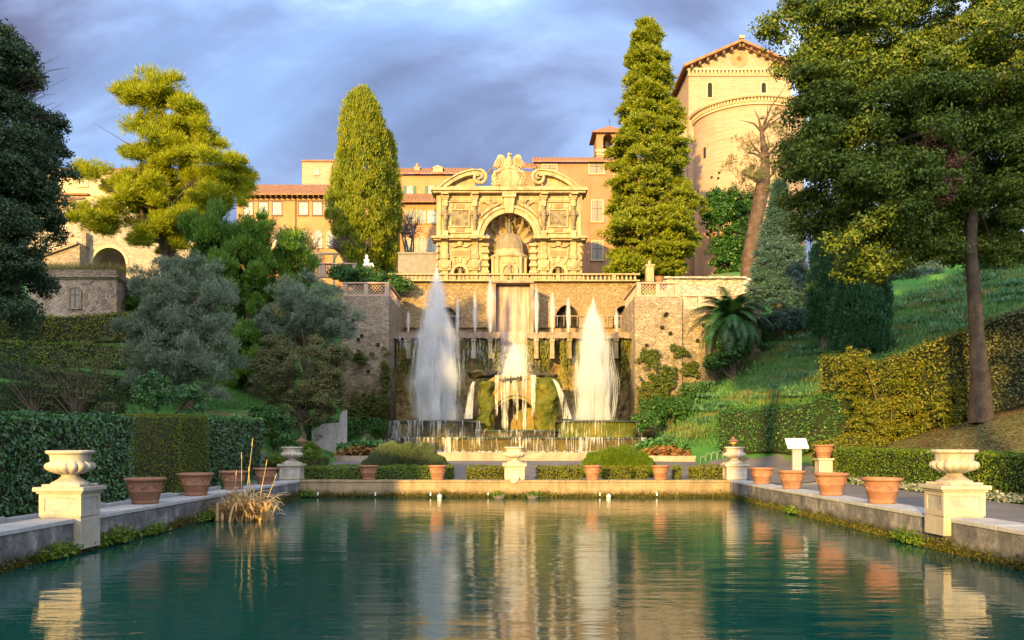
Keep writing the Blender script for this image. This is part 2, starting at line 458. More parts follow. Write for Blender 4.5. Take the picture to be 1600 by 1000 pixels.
# ============================================================ camera, light, sky
cam = bpy.data.cameras.new('camera'); co = bpy.data.objects.new('camera', cam); COL.objects.link(co); sc.camera = co
co.location = (0, 0, CZ); co.rotation_euler = (rad(90), 0, 0)
cam.sensor_width = 36; cam.lens = 36*F/1600; cam.shift_x = -4/1600; cam.shift_y = 193/1600
cam.clip_start = .1; cam.clip_end = 5000
SUN_AZ = rad(20); SUN_EL = rad(9)       # light comes from behind the camera, a little from its left
sd = Vector((-math.sin(SUN_AZ)*math.cos(SUN_EL), -math.cos(SUN_AZ)*math.cos(SUN_EL), math.sin(SUN_EL)))
sl = bpy.data.lights.new('sun', 'SUN'); sl.energy = 3.9; sl.angle = rad(.6); sl.color = (1, .63, .155)
so = bpy.data.objects.new('sun', sl); COL.objects.link(so); so.rotation_euler = sd.to_track_quat('Z', 'Y').to_euler()
wd = bpy.data.worlds.new('World'); sc.world = wd; wd.use_nodes = True
wt = wd.node_tree; wt.nodes.clear()
class WT(NT):
    def __init__(s): s.t = wt
w = WT()
tc = w.n('ShaderNodeTexCoord')
sky = w.n('ShaderNodeTexSky', sky_type='NISHITA'); sky.sun_disc = False; sky.sun_elevation = SUN_EL
sky.sun_rotation = math.atan2(sd.x, sd.y); sky.altitude = 200; sky.air_density = 1.0; sky.dust_density = .6; sky.ozone_density = 2.5
# clouds: noise over the direction, flattened towards the horizon like a real cloud deck
sx = w.n('ShaderNodeSeparateXYZ'); wt.links.new(tc.outputs['Generated'], sx.inputs[0])
den = w.math('ADD', w.math('MAXIMUM', sx.outputs[2], 0.0), .28)
cb = w.n('ShaderNodeCombineXYZ')
wt.links.new(w.math('DIVIDE', sx.outputs[0], den), cb.inputs[0]); wt.links.new(w.math('DIVIDE', sx.outputs[1], den), cb.inputs[1])
mp = w.n('ShaderNodeMapping'); mp.inputs['Scale'].default_value = (1.0, 1.3, 1); mp.inputs['Location'].default_value = (3.1, 1.7, 0); mp.inputs['Rotation'].default_value = (0, 0, .35)
wt.links.new(cb.outputs[0], mp.inputs[0])
n1 = w.noise(mp.outputs[0], 1.1, 7, .5, .6); n2 = w.math('ADD', w.noise(mp.outputs[0], 1.9, 8, .52, .4), w.math('MULTIPLY', w.math('SUBTRACT', sx.outputs[0], .12), .20))
cov = w.ramp(n1, [(.28, .55), (.48, 1.)])
SKY_K = 1.0
cr_ = w.ramp(n2, [(.32, (.036, .039, .068)), (.43, (.052, .060, .103)), (.53, (.096, .128, .205)), (.64, (.25, .285, .34))])
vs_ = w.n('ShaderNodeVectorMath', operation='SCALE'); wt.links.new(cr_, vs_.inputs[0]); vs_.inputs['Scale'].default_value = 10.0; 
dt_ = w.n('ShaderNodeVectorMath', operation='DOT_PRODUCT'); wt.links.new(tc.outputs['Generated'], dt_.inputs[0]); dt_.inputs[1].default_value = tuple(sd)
glow = w.math('POWER', w.math('MAXIMUM', dt_.outputs['Value'], 0.0), 1.5)      # added frontal fill: clouds near the low sun made brighter and warmer
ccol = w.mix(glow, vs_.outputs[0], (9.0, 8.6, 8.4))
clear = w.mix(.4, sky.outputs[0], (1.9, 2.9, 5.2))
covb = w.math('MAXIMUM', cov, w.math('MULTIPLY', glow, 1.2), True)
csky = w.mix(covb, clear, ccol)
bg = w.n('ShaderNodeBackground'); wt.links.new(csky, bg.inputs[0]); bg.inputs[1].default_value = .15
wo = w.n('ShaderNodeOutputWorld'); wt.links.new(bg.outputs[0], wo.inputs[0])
sc.view_settings.view_transform = 'Standard'; sc.view_settings.look = 'None'; sc.view_settings.gamma = 1; sc.view_settings.exposure = 1.62
sc.render.engine = 'CYCLES'; sc.cycles.use_denoising = True
sc.cycles.max_bounces = 8; sc.cycles.diffuse_bounces = 3; sc.cycles.glossy_bounces = 3; sc.cycles.transparent_max_bounces = 24; sc.cycles.transmission_bounces = 4
sc.cycles.sample_clamp_indirect = 6; sc.cycles.volume_bounces = 3

# ============================================================ terrain height
CP = []
def cp(px, py, Y): CP.append((PX(px, Y), Y, PZ(py, Y)))
for x in (-8, 0, 8):
    for (y, z) in ((36, .45), (44, .8), (50, 1.15), (56, 1.2), (66, 1.2), (72, 1.2)): CP.append((x, y, z))
for y in (-40, -15, 0, 12, 22, 30): CP += [(-14, y, .5), (13.5, y, .5), (0, y, .45)]
for y in (-30, 0, 18): CP += [(-26, y, 2.0), (-50, y, 5), (19, y, 1.6), (27, y, 3.2), (50, y, 8)]
CP += [(-13.5, 36, .9), (-14.5, 33, .7), (-15, 40, 2.4), (-12, 44, 1.6), (-12, 50, 1.5), (-12, 57, 1.6), (-14.5, 52, 3.2), (-16, 58, 5.5)]
for a in ((400,640,46),(330,615,51),(250,625,46),(20,610,46),(100,610,48),(200,642,41),(100,650,40),(0,655,38),(60,560,56),(200,560,56),(100,540,61),(100,512,65),(250,530,63),(330,520,66),(450,480,70),(440,560,64),(560,450,79),(500,440,80),(300,430,80),(120,430,82),(20,420,84)): cp(*a)
CP += [(13.5, 47.8, 1.45), (16, 46.2, 1.55), (18.2, 43.6, 1.8), (11.5, 48.5, 1.4), (12.5, 44, .95), (12.5, 46, 1.1), (12.5, 40, .7), (14, 34, .55), (14, 24, .5), (16.5, 25, .6), (17, 38, 1.4)]
for a in ((1050,655,62),(1050,698,57),(1130,585,65),(1090,620,64),(1200,535,66),(1300,505,66),(1400,482,66),(1600,428,62),(1500,458,63),(1300,600,52),(1200,640,52),(1150,655,51),(1150,712,47),(1300,675,46),(1400,690,40),(1535,655,34),(1600,645,34),(1440,697,36),(1590,700,29),(1100,430,78),(1200,425,78),(1400,405,80),(1600,380,82)): cp(*a)
CP += [(-14, 80, 15.4), (14, 80, 15.4), (0, 80, 15.4), (-30, 95, 17), (0, 95, 16), (30, 95, 19), (-60, 80, 18), (60, 80, 20), (-80, 40, 11), (75, 40, 16), (-90, 130, 20), (90, 130, 25), (0, 140, 16)]
CPA = np.array(CP)
def _fit():
    n = len(CPA); d = np.linalg.norm(CPA[:, None, :2]-CPA[None, :, :2], axis=2)
    A = np.zeros((n+3, n+3)); A[:n, :n] = d+np.eye(n)*-.15
    A[:n, n] = 1; A[:n, n+1:] = CPA[:, :2]; A[n, :n] = 1; A[n+1:, :n] = CPA[:, :2].T
    b = np.zeros(n+3); b[:n] = CPA[:, 2]
    return np.linalg.solve(A, b)
_W = _fit()
def Harr(x, y):
    x = np.atleast_1d(np.asarray(x, float)); y = np.atleast_1d(np.asarray(y, float))
    xc = np.clip(x, -95, 95); yc = np.clip(y, -40, 145)
    out = np.empty(len(x))
    for s in range(0, len(x), 20000):
        q = slice(s, s+20000)
        d = np.sqrt((xc[q, None]-CPA[None, :, 0])**2+(yc[q, None]-CPA[None, :, 1])**2)
        out[q] = d@_W[:len(CPA)]+_W[-3]+_W[-2]*xc[q]+_W[-1]*yc[q]
    out = np.maximum(out, .35)
    court = .45+np.clip((y-36)/14, 0, 1)*.72
    out = np.where((np.abs(x) < 10.5) & (y < 72.9), court, out)
    out = np.where((np.abs(x) < 17) & (y >= 73.2) & (y < 92), 15.4, out)
    near = (y < 36.2) & (x > -10.6) & (x < 14.2)
    out = np.where(near, .45, out)
    rp_ = (x >= 14.2) & (x < 16.3) & (y < 41); out = np.where(rp_, .48, out)
    nl = (y < 30) & (x <= -10.6) & (x > -14); out = np.where(nl, np.clip(out, .45, .55), out)
    return out
def H(x, y): return float(Harr([x], [y])[0])

def grid_sheet(name, xs, ys, mat, lift=0.0, hole=None, kind='structure', smooth=True, hf=None):
    X, Y = np.meshgrid(xs, ys); Z = (hf or Harr)(X.ravel(), Y.ravel()).reshape(X.shape)+lift
    if hole is not None:
        m = (X > hole[0]) & (X < hole[1]) & (Y > hole[2]) & (Y < hole[3]); Z = np.where(m, -1.5, Z)
    V = np.stack([X.ravel(), Y.ravel(), Z.ravel()], 1); nx = len(xs); ny = len(ys)
    i = np.arange((ny-1)*nx).reshape(ny-1, nx)[:, :-1].ravel()
    Fc = np.stack([i, i+1, i+nx+1, i+nx], 1)
    o = link_mesh(name, V, Fc, mat, smooth=smooth); tag(o, kind=kind); return o

# ------------------------------------------------------------ ground materials
def m_grass(name, cols, litter=None, bare=None):
    t = NT(name); v = t.pos(); n = t.noise(v, .35, 8, .7); f = t.noise(v, 14, 4, .7)
    col = t.ramp(t.math('ADD', t.math('MULTIPLY', n, .7), t.math('MULTIPLY', f, .3)), [(.3, cols[0]), (.5, cols[1]), (.66, cols[2])])
    if bare: col = t.mix(t.ramp(t.noise(v, .16, 7, .68), [(.50, 0.), (.60, .75)]), col, bare)
    if litter: col = t.mix(t.ramp(t.noise(v, 5, 4, .8), [(.48, 0.), (.6, .9)]), col, litter)
    return t.done(t.bsdf(col, .9, t.bump(t.math('ADD', f, t.noise(v, 3, 5)), .6, .08), .1))
M_ground = m_grass('ground_grass', ((.035, .12, .03), (.065, .20, .045), (.12, .25, .055)), bare=(.17, .14, .08))
M_litter = m_grass('bank_litter', ((.05, .075, .025), (.09, .11, .04), (.14, .14, .06)), litter=(.19, .15, .07))
M_path = m_rough('path_gravel', (.13, .12, .12), (.19, .175, .17), (.24, .22, .21), scale=.7, bump=.25, fine=40)
M_soil = m_rough('soil', (.05, .04, .025), (.09, .07, .045), scale=2)

xs = np.unique(np.concatenate([np.linspace(-500, -95, 12), np.arange(-95, 96, 1.0), [-9.35, -9.3, 9.3, 9.35, -10.55, -10.45, 10.45, 10.55, -17, -16.9, 16.9, 17], np.linspace(95, 500, 12)]))
ys = np.unique(np.concatenate([np.linspace(-400, -40, 8), np.arange(-40, 110, 1.0), [.9, .95, 35.35, 35.4, 72.85, 72.95, 73.15, 73.25], np.linspace(110, 900, 16)]))
grid_sheet('ground', xs, ys, M_ground, hole=(-9.32, 9.32, .92, 35.38))
# gravel court around the pool and up to the fountain kerb
X0 = lambda a, b, s: np.unique(np.append(np.arange(a, b, s), b))
grid_sheet('gravel_path', X0(9.4, 14.2, .8), X0(-8, 36.2, 1.0), M_path, .012)
grid_sheet('gravel_path', X0(-10.9, -9.4, .5), X0(-8, 36.2, 1.0), M_path, .012)
grid_sheet('gravel_court', X0(-10.4, 10.4, .8), X0(36.0, 53, 1.0), M_path, .012)
grid_sheet('gravel_path', X0(10.4, 14.6, .4), X0(36.2, 47, .7), M_path, .05)
grid_sheet('gravel_path', X0(-13.0, -10.4, .4), X0(36.2, 42, .7), M_path, .05)
grid_sheet('leaf_strewn_bank', X0(16.4, 24, .6), X0(23.5, 41.5, .6), M_litter, .02)

# ============================================================ pool
def m_pool():
    t = NT('pool_water'); g = t.pos((.55, 1.9, 1)); g2 = t.pos((1.6, 5.0, 1)); g3 = t.pos((.12, .22, 1))
    a = t.noise(g, 1.0, 3, .5, .5); b = t.noise(g2, 1.0, 4, .55, .4); c = t.noise(g3, 1.0, 2, .5)
    amp = t.ramp(c, [(.35, .35), (.65, 1.)])
    h = t.math('MULTIPLY', t.math('ADD', t.math('MULTIPLY', a, .75), t.math('MULTIPLY', b, .22)), amp)
    nb = t.bump(h, .22, .13)
    dn = t.noise(t.pos((.1, .1, 1)), 1.0, 3)
    col = t.mix(dn, (.001, .040, .035), (.003, .080, .064))
    p = t.n('ShaderNodeBsdfPrincipled'); t.t.links.new(col, p.inputs['Base Color']); p.inputs['Roughness'].default_value = .035
    p.inputs['IOR'].default_value = 1.5; p.inputs['Specular IOR Level'].default_value = .6; t.t.links.new(nb, p.inputs['Normal'])
    return t.done(p.outputs[0])
M_pool = m_pool()
wb = MB(); wb.box(-8.9, .85, -.9, 8.9, 35.0, 0.0)
tag(wb.build('pool_water', M_pool), kind='structure')

MOSS = (.055, .06, .012)
M_wallgrey = m_rough('pool_wall_plaster', (.075, .075, .085), (.20, .195, .20), (.52, .48, .45), scale=2.0, bump=.5, streak=((.09, .085, .08), .7), moss=(MOSS, .08, .30))
M_wallfar = m_rough('pool_wall_pale_plaster', (0.226, 0.168, 0.103), (0.316, 0.242, 0.152), (0.392, 0.303, 0.189), scale=1.2, bump=.5, streak=((0.121, 0.088, 0.054), .7), moss=((0.075, 0.057, 0.007), .08, .34))
M_coping = m_rough('coping_stone', (.34, .35, .37), (.44, .44, .45), (.52, .51, .5), scale=2.5, bump=.35, fine=6)
CH = .70
def pool_wall(label, x0, y0, x1, y1, m, gaps=()):
    t = thing('pool_wall', label, 'pool wall', ((x0+x1)/2, (y0+y1)/2, 0), 'low walls round the pool')
    a = MB(); a.box(x0, y0, -1.2, x1, y1, CH-.09, .015); a.build('wall', m, t)
    # coping in separate slabs, joints 8 mm
    b = MB(); horiz = (x1-x0) > (y1-y0); L = (x1-x0) if horiz else (y1-y0); n = max(1, int(L/1.9)); r = random.Random(int(abs(x0*7)))
    e = [0]+sorted([(i+r.uniform(-.12, .12))*L/n for i in range(1, n)])+[L]
    for i in range(n):
        dz = r.uniform(-.004, .004)
        if horiz: b.box(x0+e[i]+.004, y0-.03, CH-.09, x0+e[i+1]-.004, y1+.02, CH+dz, .012)
        else: b.box(x0-.03*(x0 > 0)-.02*(x0 < 0), y0+e[i]+.004, CH-.09, x1+.02*(x0 > 0)+.03*(x0 < 0), y0+e[i+1]-.004, CH+dz, .012)
    b.build('coping', M_coping if m is M_wallgrey else m, t)
    return t
pool_wall('long grey plastered pool wall on the left carrying terracotta pots', -9.55, 2.0, -8.8, 34.9, M_wallgrey)
pool_wall('long grey plastered pool wall on the right with mossy waterline', 8.8, 2.0, 9.55, 34.9, M_wallgrey)
pool_wall('pale pool wall at the far end, golden lit on its right half', -9.55, 34.9, 9.55, 35.65, M_wallfar)
pool_wall('near pool wall under the viewer', -9.55, 1.2, 9.55, 1.98, M_wallgrey)

# ============================================================ pedestals and urns
M_ped = m_rough('pedestal_travertine', (0.361, 0.317, 0.262), (0.447, 0.402, 0.338), (0.505, 0.458, 0.392), scale=2.2, bump=.25, streak=((.24, .21, .17), .55))
M_panel = m_rough('pedestal_panel_stone', (.28, .27, .26), (.42, .40, .38), (.55, .52, .48), scale=3.5, bump=.35, streak=((.15, .14, .13), .6))
M_urn = m_rough('urn_stone', (0.370, 0.326, 0.273), (0.493, 0.449, 0.378), (0.581, 0.537, 0.466), scale=4, bump=.35, streak=((0.150, 0.132, 0.114), .75))
def make_pedestal(label, x, y, w, d, zb, zt, drop):
    t = thing('urn_pedestal', label, 'pedestal', (x, y, zb), 'stone pedestals on the pool walls')
    hw, hd = w/2, d/2; b = MB()
    b.box(x-hw+.02, y-hd+.02, zb, x+hw-.02, y+hd-.02, zt-.13, .01)
    # raised frames round sunk panels on the four faces
    f = .11; zb2 = zb+.04
    fr = MB()
    for sgn in (-1, 1):
        yy0, yy1 = (y-hd, y-hd+.018) if sgn < 0 else (y+hd-.018, y+hd)
        for (a0, c0, a1, c1) in ((x-hw, zb2, x-hw+f, zt-.13), (x+hw-f, zb2, x+hw, zt-.13), (x-hw+f, zt-.13-f*.8, x+hw-f, zt-.13), (x-hw+f, zb2, x+hw-f, zb2+f)):
            fr.box(a0, yy0, c0, a1, yy1, c1)
        xx0, xx1 = (x-hw-.001, x-hw+.018) if sgn < 0 else (x+hw-.018, x+hw+.001)
        for (a0, c0, a1, c1) in ((y-hd+.019, zb2, y-hd+f, zt-.13), (y+hd-f, zb2, y+hd-.019, zt-.13), (y-hd+f, zt-.13-f*.8, y+hd-f, zt-.13), (y-hd+f, zb2, y+hd-f, zb2+f)):
            fr.box(xx0, a0, c0, xx1, a1, c1)
    b.build('shaft', M_panel, t); fr.build('panel_frame', M_ped, t)
    c = MB(); c.box(x-hw-.04, y-hd-.04, zt-.13, x+hw+.04, y+hd+.04, zt-.09, .008); c.box(x-hw-.09, y-hd-.09, zt-.09, x+hw+.09, y+hd+.09, zt, .014)
    c.build('cap', M_ped, t)
    if drop:   # the foot of the pedestal runs down the water face of the wall
        k = MB(); s = drop; xa = x+s*hw
        k.box(xa-.16 if s > 0 else xa, y-hd, CH-(.62 if s > 0 else .36), xa if s > 0 else xa+.16, y+hd, CH+.005, .01)
        k.build('foot', M_ped, t)
    return t
def make_urn():
    t = thing('stone_urn', 'x', 'urn', (0, 0, 0), 'fluted stone urns on pedestals')
    b = MB(); b.box(-.36, -.36, 0, .36, .36, .05, .008); b.build('plinth', M_urn, t)
    b = MB(); b.lathe([(.34, .05), (.335, .075), (.28, .10), (.20, .15), (.155, .19), (.15, .215), (.17, .23)], n=40); b.build('foot', M_urn, t)
    b = MB(); n = 96
    b.lathe([(.15, .225), (.24, .245), (.36, .285), (.435, .335), (.455, .385), (.435, .435), (.375, .465), (.352, .475), (.35, .50), (.355, .56), (.37, .61)], n=n, flute=(1, 6, 16, .13)); b.build('bowl', M_urn, t)
    b = MB(); b.lathe([(.37, .605), (.40, .62), (.425, .64), (.43, .665), (.42, .685), (.385, .69), (.37, .675), (.34, .60), (.0, .58)], n=48); b.build('rim', M_urn, t)
    return t
make_pedestal('pale panelled stone pedestal under the large urn at left front', -9.06, 17.4, .84, .8, CH, 1.33, 1)
make_pedestal('sunlit panelled stone pedestal under the large urn at right front', 9.02, 17.5, .84, .8, CH, 1.36, -1)
PFAR = [(456, 'stone pedestal at the far left corner of the pool'), (804, 'stone pedestal in the middle of the far pool wall'), (1148, 'stone pedestal at the far right corner of the pool')]
for px, lb in PFAR: make_pedestal(lb, PX(px, 35.3), 35.3, .82, .74, CH, 1.36, 0)
urn = make_urn()
UL = [((-9.06, 17.4, 1.33), 'weathered fluted stone urn at left front before the dark hedge', 1.06),
      ((9.02, 17.5, 1.36), 'warm sunlit fluted stone urn at right front before the low clipped hedge', 1.04),
      ((PX(456, 35.3), 35.3, 1.36), 'small looking fluted stone urn at the far left corner of the pool', 1.02),
      ((PX(804, 35.3), 35.3, 1.36), 'fluted stone urn in the middle of the far pool wall, in front of the cascade', 1.02),
      ((PX(1148, 35.3), 35.3, 1.36), 'fluted stone urn at the far right corner of the pool', 1.02)]
for i, (l, lb, s) in enumerate(UL): place(urn, l, lb, rz=i*.21, scale=s, first=(i == 0))
r0 = MB(); rp = P(806, 747, 34.86)
for k in range(7): r0.ball((rp[0]+rng.normal()*.13, 34.95+rng.normal()*.05, .66+rng.random()*.22), (.14+.05*rng.random(), .1, .12), 8, 6)
tag(r0.build('rock', M_panel, None, origin=(rp[0], 34.9, .7)), 'brown rock leaning at the foot of the middle pedestal', 'rock')

# ============================================================ terracotta pots
M_terra = m_rough('terracotta', (0.246, 0.115, 0.070), (0.328, 0.164, 0.102), (0.394, 0.230, 0.156), scale=3, bump=.2, streak=((0.164, 0.090, 0.066), .5))
def make_pot():
    t = thing('terracotta_pot', 'x', 'plant pot', (0, 0, 0), 'terracotta pots along the pool walls')
    b = MB(); b.lathe([(.27, 0), (.285, .012), (.30, .07), (.292, .085), (.302, .095), (.345, .28), (.352, .285), (.352, .305), (.348, .312), (.385, .50), (.392, .515)], n=40); b.build('body', M_terra, t)
    r = MB(); r.lathe([(.39, .51), (.43, .525), (.462, .55), (.466, .585), (.45, .60), (.41, .60), (.39, .57), (.37, .50)], n=40); r.build('rim', M_terra, t)
    s = MB(); s.lathe([(.385, .53), (.2, .545), (.0, .55)], n=24); s.build('soil', M_soil, t)
    for k in range(8):
        a = math.pi/4*k+.3; g = MB()
        g.tube([(.375*math.cos(a+q), .375*math.sin(a+q), .44-.055*math.sin((q+.22)/.44*math.pi)) for q in np.linspace(-.24, .24, 6)], .014, 6)
        if k % 2 == 0: g.ball((.37*math.cos(a), .37*math.sin(a), .37), (.03, .03, .04), 8, 6)
        g.build('garland', M_terra, t)
    return t
pot = make_pot()
PL = []
for px, lb in ((227, 'largest looking terracotta pot on the left pool wall, next to the big urn'), (306, 'terracotta pot on the left wall before the yellow green yew hedge'),
               (365, 'terracotta pot on the left wall behind the dry reeds'), (415, 'terracotta pot on the left wall nearest the far left corner urn')):
    Y = -9.2*F/(px-CX); PL.append((-9.2, Y, lb))
for px, lb in ((576, 'terracotta pot on the far wall, first right of the left corner urn'), (684, 'terracotta pot on the far wall below the left water jet'),
               (926, 'orange lit terracotta pot on the far wall below the right water jet'), (1032, 'terracotta pot on the far wall nearest the right corner urn')):
    PL.append((PX(px, 35.3), 35.3, lb))
for px, lb in ((1190, 'terracotta pot on the right wall next to the far corner urn'), (1237, 'terracotta pot on the right wall below the information board'),
               (1299, 'terracotta pot on the right wall between two others, before the low hedge end'), (1378, 'largest looking terracotta pot on the right wall, beside the big sunlit urn')):
    PL.append((9.2, 9.2*F/(px-CX), lb))
for i, (x, y, lb) in enumerate(PL):
    s = 1.08 if abs(x) > 9 and y < 25 else 1.0
    if y > 35: s = (.88, .88, 1.0)
    place(pot, (x, y, CH), lb, rz=i*.7, scale=s, first=(i == 0))
for px, py, Y, lb in ((265, 652, 41, 'terracotta pot half hidden behind the left hedge under the olive tree'), (298, 654, 41, 'second pot half hidden behind the left hedge, right of the first one'), (361, 650, 43, 'terracotta pot behind the left hedge before the lawn')):
    x = PX(px, Y); z = PZ(py, Y)-.55
    place(pot, (x, Y, z), lb, rz=px); 
    b = MB(); b.box(x-.3, Y-.3, min(z-.05, H(x, Y))-.3, x+.3, Y+.3, z, .02); tag(b.build('pot_stand', M_panel, origin=(x, Y, z-.3)), 'low stone block under the pot at pixel-distant left hedge'.replace('at pixel-distant left hedge', {265: 'nearest the olive trunk', 298: 'between the other two blocks', 361: 'before the lawn'}[px]), 'pot stand')
# pot on a pale plinth at the right
x, Y = PX(1287, 38), 38.0
zt = PZ(716, Y)
b = MB(); b.box(x-.3, Y-.3, H(x, Y)-.1, x+.3, Y+.3, zt-.08, .02); b.box(x-.36, Y-.36, zt-.08, x+.36, Y+.36, zt, .015)
tag(b.build('plinth', M_ped, origin=(x, Y, H(x, Y))), 'pale stone plinth at the end of the low right hedge', 'plinth')
place(pot, (x, Y, zt), 'orange terracotta pot raised on a pale plinth at the end of the right hedge', rz=1, scale=1.0)

# ============================================================ information board
x, Y = PX(1245, 36.5), 36.5; g = H(x, Y)
t = thing('information_board', 'slanted white information board on a grey post beside the right path', 'sign', (x, Y, g))
Mgrey = m_flat('grey_metal', (.28, .29, .31), .5); Mwhite = m_flat('white_board', (.72, .72, .70), .45); Mdark = m_flat('dark_metal', (.03, .03, .03), .5); Mink = m_flat('faded_print', (.35, .34, .33), .7)
b = MB(); b.box(x-.2, Y-.06, g, x+.2, Y+.06, PZ(699, Y), .01); b.build('post', Mgrey, t)
zc = PZ(692, Y); b = MB(); sl_ = [(-.45, -.2), (.45, -.2), (.45, .2), (-.45, .2)]
dz = .18
b.add([(x+p[0], Y+p[1], zc+p[1]*1.0-o_) for o_ in (0.05, 0) for p in sl_], [(3, 2, 1, 0), (4, 5, 6, 7), (0, 1, 5, 4), (1, 2, 6, 5), (2, 3, 7, 6), (3, 0, 4, 7)])
b.build('panel', Mwhite, t)

# ============================================================ small pipes, floats and posts by the far wall
pipe = MB(); pipe.tube([(0, .1, .14), (0, -.06, .13), (0, -.08, .02)], .03, 8); pz = pipe.build('overflow_pipe', Mwhite)
tag(pz, 'x', 'pipe', 'short pipes at the foot of the far pool wall')
PP = (497, 587, 673, 763, 937, 1026)
for i, px in enumerate(PP):
    o = pz if i == 0 else pz.copy()
    if i: COL.objects.link(o)
    o.location = (PX(px, 34.88), 34.88, .05); o['label'] = 'short pale pipe on the far wall, %s' % ['below the left corner of the low hedge', 'below the first left pot', 'below the second left pot', 'left of the middle pedestal', 'below the right jet pot', 'below the last right pot'][i]
for px, lb in ((687, 'small white float on the water below the left jet'), (951, 'small white float glowing at the sunlit part of the far wall')):
    x = PX(px, 34.5); f = MB(); f.ball((x, 34.5, .06), (.1, .1, .09), 14, 10); f.tube([(x, 34.5, .12), (x, 34.5, .17)], .025, 8); tag(f.build('float', Mwhite, origin=(x, 34.5, 0)), lb, 'float')
Mduck = m_flat('duck_feathers', (.10, .09, .08), .8)
for px, rz_, lb in ((780, 1, 'dark duck swimming near the middle of the far wall, left one'), (832, -1, 'dark duck swimming right of the middle pedestal')):
    x = PX(px, 33.8); f = MB()
    f.ball((x, 33.8, .05), (.20, .11, .10), 14, 8); f.tube([(x+.15*rz_, 33.8, .08), (x+.19*rz_, 33.8, .17), (x+.2*rz_, 33.8, .20)], [.05, .035, .04], 8); f.ball((x+.22*rz_, 33.8, .22), (.055, .045, .045), 10, 6); f.tube([(x+.26*rz_, 33.8, .215), (x+.33*rz_, 33.8, .20)], [.02, .008], 6); f.tube([(x-.15*rz_, 33.8, .07), (x-.27*rz_, 33.8, .11)], [.05, .01], 6)
    tag(f.build('duck', Mduck, origin=(x, 33.8, 0)), lb, 'duck')
# ============================================================ fountain of jets, terrace wall, towers
M_rub = m_rubble('rubble_wall', ((0.221, 0.162, 0.089), (0.324, 0.242, 0.140), (0.401, 0.311, 0.192)), (0.259, 0.184, 0.098), scale=4.4, squash=1.5, patch=((0.130, 0.098, 0.028), .60))
M_rubpale = m_rubble('tower_masonry', ((0.221, 0.170, 0.128), (0.340, 0.272, 0.204), (0.459, 0.391, 0.315)), (0.340, 0.281, 0.221), scale=4.2, squash=2.0, bump=.9, moss=((0.102, 0.085, 0.021), 3.0, 9.5), patch=((0.119, 0.111, 0.043), .66))
M_mossrock = m_rough('mossy_tufa', (.22, .15, .07), (.30, .21, .09), (.16, .19, .03), scale=.9, bump=.9, bdist=.2, fine=5, streak=((.10, .11, .02), .35))
M_mossgreen = m_rough('wet_green_moss', (.035, .055, .008), (.10, .11, .013), (.22, .17, .025), scale=.8, bump=.9, bdist=.15, fine=7)
M_trav = m_rough('carved_travertine', (0.324, 0.242, 0.136), (0.427, 0.328, 0.196), (0.480, 0.380, 0.243), scale=1.2, bump=.3, streak=((0.194, 0.138, 0.075), .55))
M_pinkst = m_rough('pink_parapet_stone', (0.340, 0.230, 0.187), (0.425, 0.306, 0.255), (0.493, 0.391, 0.332), scale=1.5, bump=.3)
M_ledge = m_rough('wet_ledge_stone', (.20, .15, .12), (.30, .22, .17), (.36, .28, .2), scale=1.5, bump=.6, streak=((.08, .07, .03), .8))
M_basin = m_rough('dark_mossy_basin', (.05, .04, .02), (.11, .085, .03), (.20, .15, .03), scale=1.0, bump=.8, bdist=.1, fine=5, streak=((.03, .03, .02), .8))
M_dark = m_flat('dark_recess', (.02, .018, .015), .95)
M_slab = m_rough('dark_wet_stone', (.03, .03, .028), (.055, .05, .04), (.09, .075, .04), scale=1.6, bump=.8, bdist=.1, fine=5)
M_curtain = m_water_white('falling_water_threads', .42, .3, 5.0)
M_curtain2 = m_water_white('dense_falling_water', .7, .4, 5.0)
M_film = m_rough('wall_of_wet_stone', (0.208, 0.112, 0.078), (0.281, 0.163, 0.114), (0.331, 0.214, 0.161), scale=1.4, rough=.35, bump=.4, streak=((0.379, 0.309, 0.259), .6))

def m_sheet(name, thr, dens=.8, sx=4.2, sz=.16, col=(.88, .92, .97)):
    # falling sheet: long vertical noise, opaque threads and clear gaps, threads merge and split
    t = NT(name); n = t.noise(t.pos((sx, sx*.6, sz)), 1.6, 6, .68, .15); n2 = t.noise(t.pos((.8, .8, .5)), 1.0, 3)
    a = t.ramp(t.math('ADD', t.math('MULTIPLY', n, .6), t.math('MULTIPLY', n2, .4)), [(thr-.03, 0.), (thr+.12, dens)])
    d = t.bsdf(col, .25, None, .5); tl = t.n('ShaderNodeBsdfTranslucent'); tl.inputs[0].default_value = (*col, 1)
    m1 = t.n('ShaderNodeMixShader'); m1.inputs[0].default_value = .4; t.t.links.new(d, m1.inputs[1]); t.t.links.new(tl.outputs[0], m1.inputs[2])
    tp = t.n('ShaderNodeBsdfTransparent'); m2 = t.n('ShaderNodeMixShader')
    t.t.links.new(a, m2.inputs[0]); t.t.links.new(tp.outputs[0], m2.inputs[1]); t.t.links.new(m1.outputs[0], m2.inputs[2]); return t.done(m2.outputs[0])
# rough rock face: displaced grid in XZ facing -Y
def rock_face(x0, x1, z0, z1, y, amp, step=.22, seed=0, closed=True, yfun=None, arches=()):
    nx = int((x1-x0)/step)+2; nz = int((z1-z0)/step)+2
    xs_ = np.linspace(x0, x1, nx); zs_ = np.linspace(z0, z1, nz); V = []
    for z in zs_:
        for x in xs_:
            p = Vector((x*.9+seed*11, z*.6, seed*3.1))
            d = mnoise.fractal(p*.7, 1.0, 2.1, 5)*amp+mnoise.fractal(p*3.1, .8, 2.1, 3)*amp*.35
            yy = (yfun(x, z) if yfun else y)-d
            V.append((x, yy, z))
    Fc = [(j*nx+i, j*nx+i+1, (j+1)*nx+i+1, (j+1)*nx+i) for j in range(nz-1) for i in range(nx-1)]
    return V, Fc

